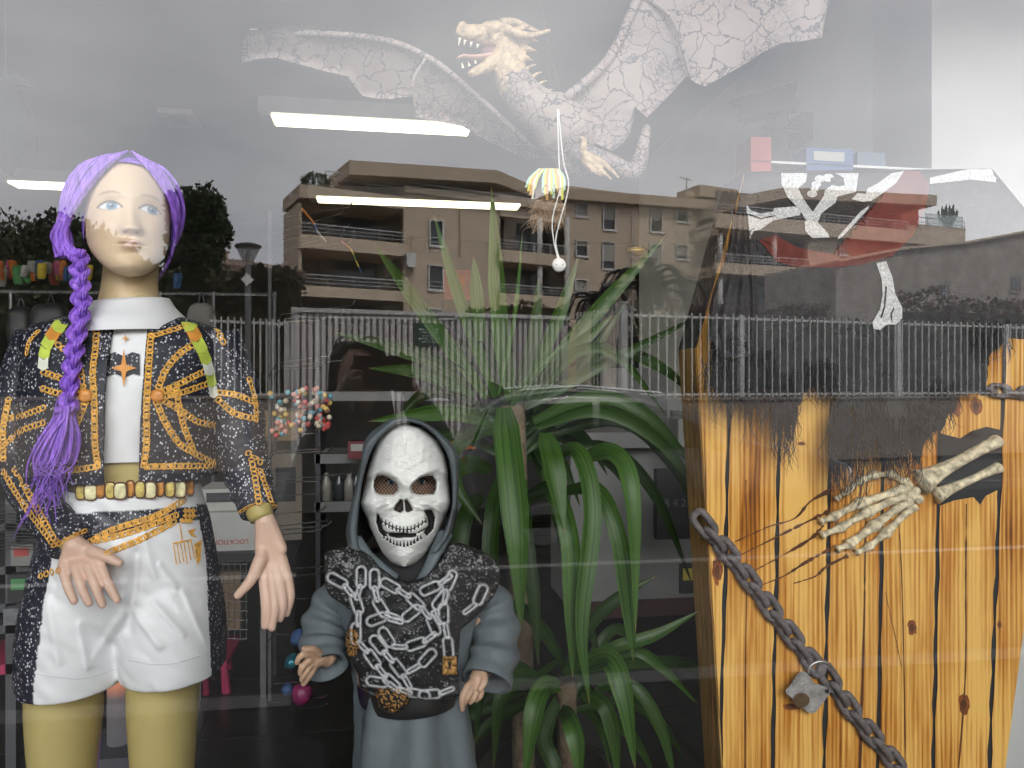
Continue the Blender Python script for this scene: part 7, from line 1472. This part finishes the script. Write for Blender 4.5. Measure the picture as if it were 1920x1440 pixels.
# left lower rack
t = thing('goods_rack', 'dark grey rack with packed shelves at the lower left', 'rack', P(60, 1250, 1.5)); m_rk = mat('rack_grey', (.07, .07, .075), .5)
for x in (-60, 20, 138): a = P(x, 900, 1.5); g = G(); g.box((a[0]-.015, 1.5, 0), (a[0]+.015, 1.53, 1.2)); g.mk('post', m_rk, t)
for y in (985, 1065, 1135, 1175, 1250): g = G(); ib(g, -70, y, 145, y+7, 1.5, 1.9); g.mk('shelf', m_rk if y < 1240 else m_st, t)
for i, (x0, y0, x1, y1, lb, m, pr_) in enumerate(((14, 1078, 58, 1128, 'dark toy pack with green star print on the lower left rack', m_k, m_g), (62, 1082, 100, 1128, 'plain black toy pack beside the green star pack', m_k, None), (6, 1142, 70, 1170, 'clear grey bag pack below the green star pack', mat('grey_film', (.16, .16, .17), .3, .3, 30), None), (20, 1022, 62, 1060, 'grey mask pack with red lettering on the lower left rack', mat('grey_pack', (.2, .19, .18), .4, .2, 20), m_r))): carton('toy_pack', lb, 'pack', (x0, y0, x1, y1), 1.46, 1.6, m, pr_)
for i in range(14):
    y = 950+i*6; g = G(); g.tube([P(-20, y, 1.45), P(75+ir.uniform(-15, 20), y+3, 1.4)], .0016, 5); g.mk('wire_arm', chrome, t)
# toys low beside the hooks
for (x, y, r, m, lb) in ((560, 1195, 15, m_b, 'blue foil toy hanging on the lower hooks'), (548, 1240, 13, mat('teal_foil', (.03, .22, .28), .25, .3, 30, metal=.5), 'teal foil toy below the blue one'), (566, 1300, 20, mat('magenta_foil', (.28, .03, .12), .3, .4, 30), 'magenta ball toy on the lowest wire shelf'), (540, 1292, 11, m_b, 'small blue ball toy on the lowest wire shelf')):
    g = G(); g.sphere(P(x, y, 1.85), r*MPP(x, 1.85), 14, 10); v = g.v[0]; v += .006*np.stack([vnoise(v[:, 0]*150, v[:, 2]*150, v[:, 1]*90, 2)]*3, 1); tag(g.mk('foil_toy', m, None, True), lb, 'toy')
# white shelves with bottles behind the mask
t = thing('bottle_shelf', 'pale shelf unit with dark bottles behind the skull mask', 'shelf', P(640, 1100, 3.0))
for y in (592, 735, 852, 942): g = G(); ib(g, 590 if y > 700 else 560, y, 860 if y < 800 else 700, y+(16 if y != 592 else 8), 3.0, 3.4); g.mk('board', mat('shelf_white', (.22, .22, .215), .6, .06), t)
for x in (596, 862): a = P(x, 590, 3.0); g = G(); g.box((a[0]-.012, 3.0, 0), (a[0]+.012, 3.4, a[2])); g.mk('upright', m_rk, t)
for i, x in enumerate((612, 636, 655, 668)):
    c = P(x, 940, 3.05); g = G(); a = np.linspace(0, 2*pi, 14, endpoint=False); g.grid(np.array([[(c[0]+r*cos(s_), 3.05+r*sin(s_), c[2]+z) for s_ in a] for r, z in ((.0, .0), (.028, .002), (.028, .1), (.012, .13), (.012, .15), (0, .15))]), True)
    tag(g.mk('bottle', m_pane if i % 2 else mat('pale_bottle', (.3, .27, .24), .3), None, True), ['dark bottle at the left end of the shelf behind the hood', 'pale bottle second on the shelf behind the hood', 'dark bottle third on the shelf behind the hood', 'pale bottle nearest the hood on the shelf'][i], 'bottle')
carton('red_box', 'dark red box with a white tag on the shelf above the skull hood', 'box', (652, 828, 690, 860), 2.9, 3.0, mat('dark_red_card', (.16, .02, .03), .5), m_w)
carton('orange_box', 'flat orange box glimpsed between hood and yucca leaves', 'box', (838, 818, 892, 842), 1.6, 1.8, m_o)
carton('red_poster', 'red printed card seen through the upper yucca leaves', 'card', (832, 505, 882, 562), 3.6, 3.61, mat('poster_red', (.35, .08, .05), .6, .2, 20), m_o)
# right: white counter with stacked cups
t = thing('white_counter', 'pale counter and panel between the yucca and the coffin', 'counter', P(1200, 1130, 2.9)); m_ct = mat('counter_grey_white', (.26, .255, .25), .6, .06)
g = G(); ib(g, 1070, 838, 1330, 1132, 2.9, 3.4); g.mk('front', m_ct, t); g = G(); ib(g, 1062, 812, 1340, 838, 2.8, 3.5); g.mk('worktop', m_ct, t); g = G(); ib(g, 1130, 690, 1330, 808, 3.55, 3.6); g.mk('panel', m_ct, t); g = G(); ib(g, 1070, 1132, 1330, 1150, 2.88, 2.9); g.mk('plinth', mat('red_brown_skirting', (.07, .03, .025), .5), t)
for i, x in enumerate((1208, 1238, 1268, 1296)):
    t = thing('cup_stack', ['stack of white paper cups furthest from the coffin', 'stack of white paper cups second from the left on the counter', 'stack of white paper cups third from the left on the counter', 'stack of white paper cups nearest the coffin'][i], 'cups', P(x, 812, 2.95), 'paper cup stacks on the counter'); c = P(x, 812, 2.95); k = MPP(x, 2.95)
    for j in range(7): g = G(); z = c[2]+.001+j*.018; g.tube([(c[0], 2.95, z), (c[0], 2.95, z+.013), (c[0], 2.95, z+.014), (c[0], 2.95, z+.017)], [11*k, 11.5*k, 12.5*k, 12.5*k], 18); g.mk('cup', m_w, t, True)
jb = carton('lettered_box', 'white box with curved black lettering beside the coffin edge', 'box', (1272, 786, 1322, 838), 2.6, 2.75, m_w)
tx = bpy.data.curves.new('lettering', 'FONT'); tx.body = 'JOYEUX'; tx.size = .026; tx.extrude = .0005; tx.align_x = 'CENTER'; o = bpy.data.objects.new('lettering', tx); COL.objects.link(o); dg = bpy.context.evaluated_depsgraph_get(); me = bpy.data.meshes.new_from_object(o.evaluated_get(dg)); bpy.data.objects.remove(o); lettering(me, jb, P(1297, 808, 2.597), (radians(90), 0, 0), m_k)
nb2 = carton('number_pack', 'black pack with number-shaped candles in front of the counter', 'pack', (1232, 880, 1300, 1010), 2.5, 2.55, m_k)
tx = bpy.data.curves.new('lettering', 'FONT'); tx.body = '8 4 2'; tx.size = .055; tx.extrude = .001; tx.align_x = 'CENTER'; o = bpy.data.objects.new('lettering', tx); COL.objects.link(o); dg = bpy.context.evaluated_depsgraph_get(); me = bpy.data.meshes.new_from_object(o.evaluated_get(dg)); bpy.data.objects.remove(o); lettering(me, nb2, P(1266, 950, 2.497), (radians(90), 0, 0), mat('dim_silver', (.12, .12, .12), .4))
carton('yellow_card', 'small yellow and black card low beside the coffin', 'card', (1276, 1058, 1306, 1112), 2.4, 2.42, m_k, m_y)
g = G(); g.sphere(P(1195, 470, 2.2), (.045, .02, .022), 14, 10); v = g.v[0]; v += .008*np.stack([vnoise(v[:, 0]*120, v[:, 2]*120, v[:, 1]*90, 5)]*3, 1); tag(g.mk('foil_bag', mat('gold_foil', (.5, .34, .06), .2, .3, 30, metal=.7), None, True), 'crumpled gold foil bag glinting above the palm', 'bag')
# =================================================================== PHOTOGRAPHER (reflected)
ph = sthing('person', 'person in a dark grey coat raising a phone, glasses pushed up on brown hair', 'person', (P(700, 720, 1.38)[0], 1.38, GZ))
DP = 1.36
class MGp(MG): pass
g = G(); hc = P(672, 712, DP); g.sphere(hc, (.072, .09, .108), 22, 16); g.sphere(hc+np.array([0, -.02, -.06]), (.05, .06, .06), 16, 12); g.sphere(hc+np.array([.0, -.095, -.015]), (.012, .018, .02), 10, 8)
loft(g, lofted([(780, 680, 30, DP+.02, .045), (815, 690, 42, DP+.03, .05), (835, 695, 95, DP+.03, .07), (900, 698, 105, DP+.03, .1), (1100, 698, 95, DP+.03, .1)], 16, 24, 2.))
capsule(g, [(790, 845, DP+.02), (850, 930, DP-.06), (800, 800, DP-.14), (768, 728, DP-.2)], (36, 28, 22, 15)); capsule(g, [(605, 845, DP+.02), (575, 930, DP-.06), (620, 800, DP-.14), (652, 722, DP-.2)], (36, 28, 22, 15))
def phand(w_, pts): 
    for f_ in pts: capsule(g, [w_, f_[0]], (11, 8), 8, 6); capsule(g, f_, np.linspace(6.6, 5, len(f_)), 8, 10)
phand((767, 715, DP-.2), [[(762, 690, DP-.215), (756, 668, DP-.225), (752, 662, DP-.23)], [(766, 700, DP-.225), (756, 690, DP-.235), (748, 692, DP-.235)], [(766, 710, DP-.225), (754, 704, DP-.24), (746, 706, DP-.238)], [(764, 720, DP-.22), (754, 718, DP-.235), (747, 720, DP-.235)], [(755, 724, DP-.19), (745, 730, DP-.18), (738, 730, DP-.18)]])
phand((652, 722, DP-.2), [[(654, 700, DP-.215), (664, 682, DP-.225), (672, 678, DP-.23)], [(655, 708, DP-.225), (668, 698, DP-.235), (677, 698, DP-.235)], [(655, 716, DP-.225), (668, 712, DP-.24), (677, 712, DP-.238)], [(656, 724, DP-.22), (668, 722, DP-.235), (676, 722, DP-.235)], [(662, 728, DP-.19), (674, 732, DP-.18), (682, 732, DP-.18)]])
v, f = remesh(g, .005, 2); q = MG(); q.add(v, f); q.mk('body', mat('photographer_skin', (.35, .20, .15), .5, .08, 20), ph, True)
g = MG(); R = lofted([(800, 688, 52, DP+.03, .07), (832, 694, 108, DP+.035, .1), (900, 698, 132, DP+.035, .13), (1100, 698, 140, DP+.035, .14), (1350, 698, 150, DP+.035, .15)], 30, 40, 2.1); g.grid(R, True); m_coat = mat('dark_grey_coat', (.035, .035, .04), .85, .25, 25); g.mk('coat', m_coat, ph, True)
for pts in ([(788, 838, DP+.03), (856, 935, DP-.05), (806, 805, DP-.13), (778, 752, DP-.18)], [(608, 838, DP+.03), (570, 935, DP-.05), (612, 805, DP-.13), (642, 752, DP-.18)]): g = MG(); g.tube(path3(pts, 26), np.linspace(46, 24, 26)*MPP(700, DP), 16); g.mk('sleeve', m_coat, ph, True)
for s in (-1, 1): g = MG(); x = P(698+s*48, 1300, DP)[0]; g.tube([(x, DP+.03, P(698, 1330, DP)[2]), (x, DP+.03, GZ+.08)], [.09, .055], 14); g.box((x-.05, DP-.14, GZ), (x+.05, DP+.09, GZ+.085)); g.mk('trouser_leg', mat('dark_trousers', (.02, .02, .025), .85), ph, True)
g = MG(); hr2 = np.random.default_rng(6)
for i in range(170):
    a = hr2.uniform(-.5, pi+.5); sx_ = -cos(a); top_ = hc+np.array([.01*hr2.normal(), .0+.04*hr2.uniform(-1, 1), .112]); md = hc+np.array([sx_*.085, .05*hr2.uniform(-1, 1.4), .03+.02*hr2.normal()]); en = hc+np.array([sx_*.088+.012*hr2.normal(), .03+.06*hr2.uniform(-1, 1), -.10-.10*hr2.uniform(0, 1)])
    g.tube(cr([top_, (top_+md)/2+np.array([sx_*.02, 0, .018]), md, en], 12), np.linspace(.007, .003, 12), 4)
g.sphere(hc+np.array([0, .02, .012]), (.082, .085, .108), 20, 14); g.mk('hair', mat('dark_brown_hair', (.035, .018, .012), .5, .4, 60), ph, True)
g = MG()
for s in (-1, 1):
    c = hc+np.array([s*.036, -.055, .112]); g.tube([c+np.array([.03*cos(t), -.006*sin(t), .019*sin(t)]) for t in np.linspace(0, 2*pi, 22)], .0022, 6, caps=False); g.tube([c+np.array([s*.03, 0, 0]), c+np.array([s*.045, .09, -.03])], .002, 5)
g.tube([hc+np.array([-.007, -.056, .114]), hc+np.array([.007, -.056, .114])], .002, 5); g.mk('glasses', m_k, ph, True)
a = P(663, 667, 1.128); b = P(772, 730, 1.128); t = sthing('phone', 'phone in a dark red case held up by the photographer', 'phone', ((a[0]+b[0])/2, 1.13, b[2]))
g = MG(); g.box((a[0], 1.126, b[2]), (b[0], 1.136, a[2])); g.mk('case', mat('dark_red_case', (.09, .012, .014), .45), t)
g = MG(); g.box((b[0]-.035, 1.123, b[2]+.008), (b[0]-.006, 1.126, b[2]+.04)); g.mk('lens_block', m_k, t)
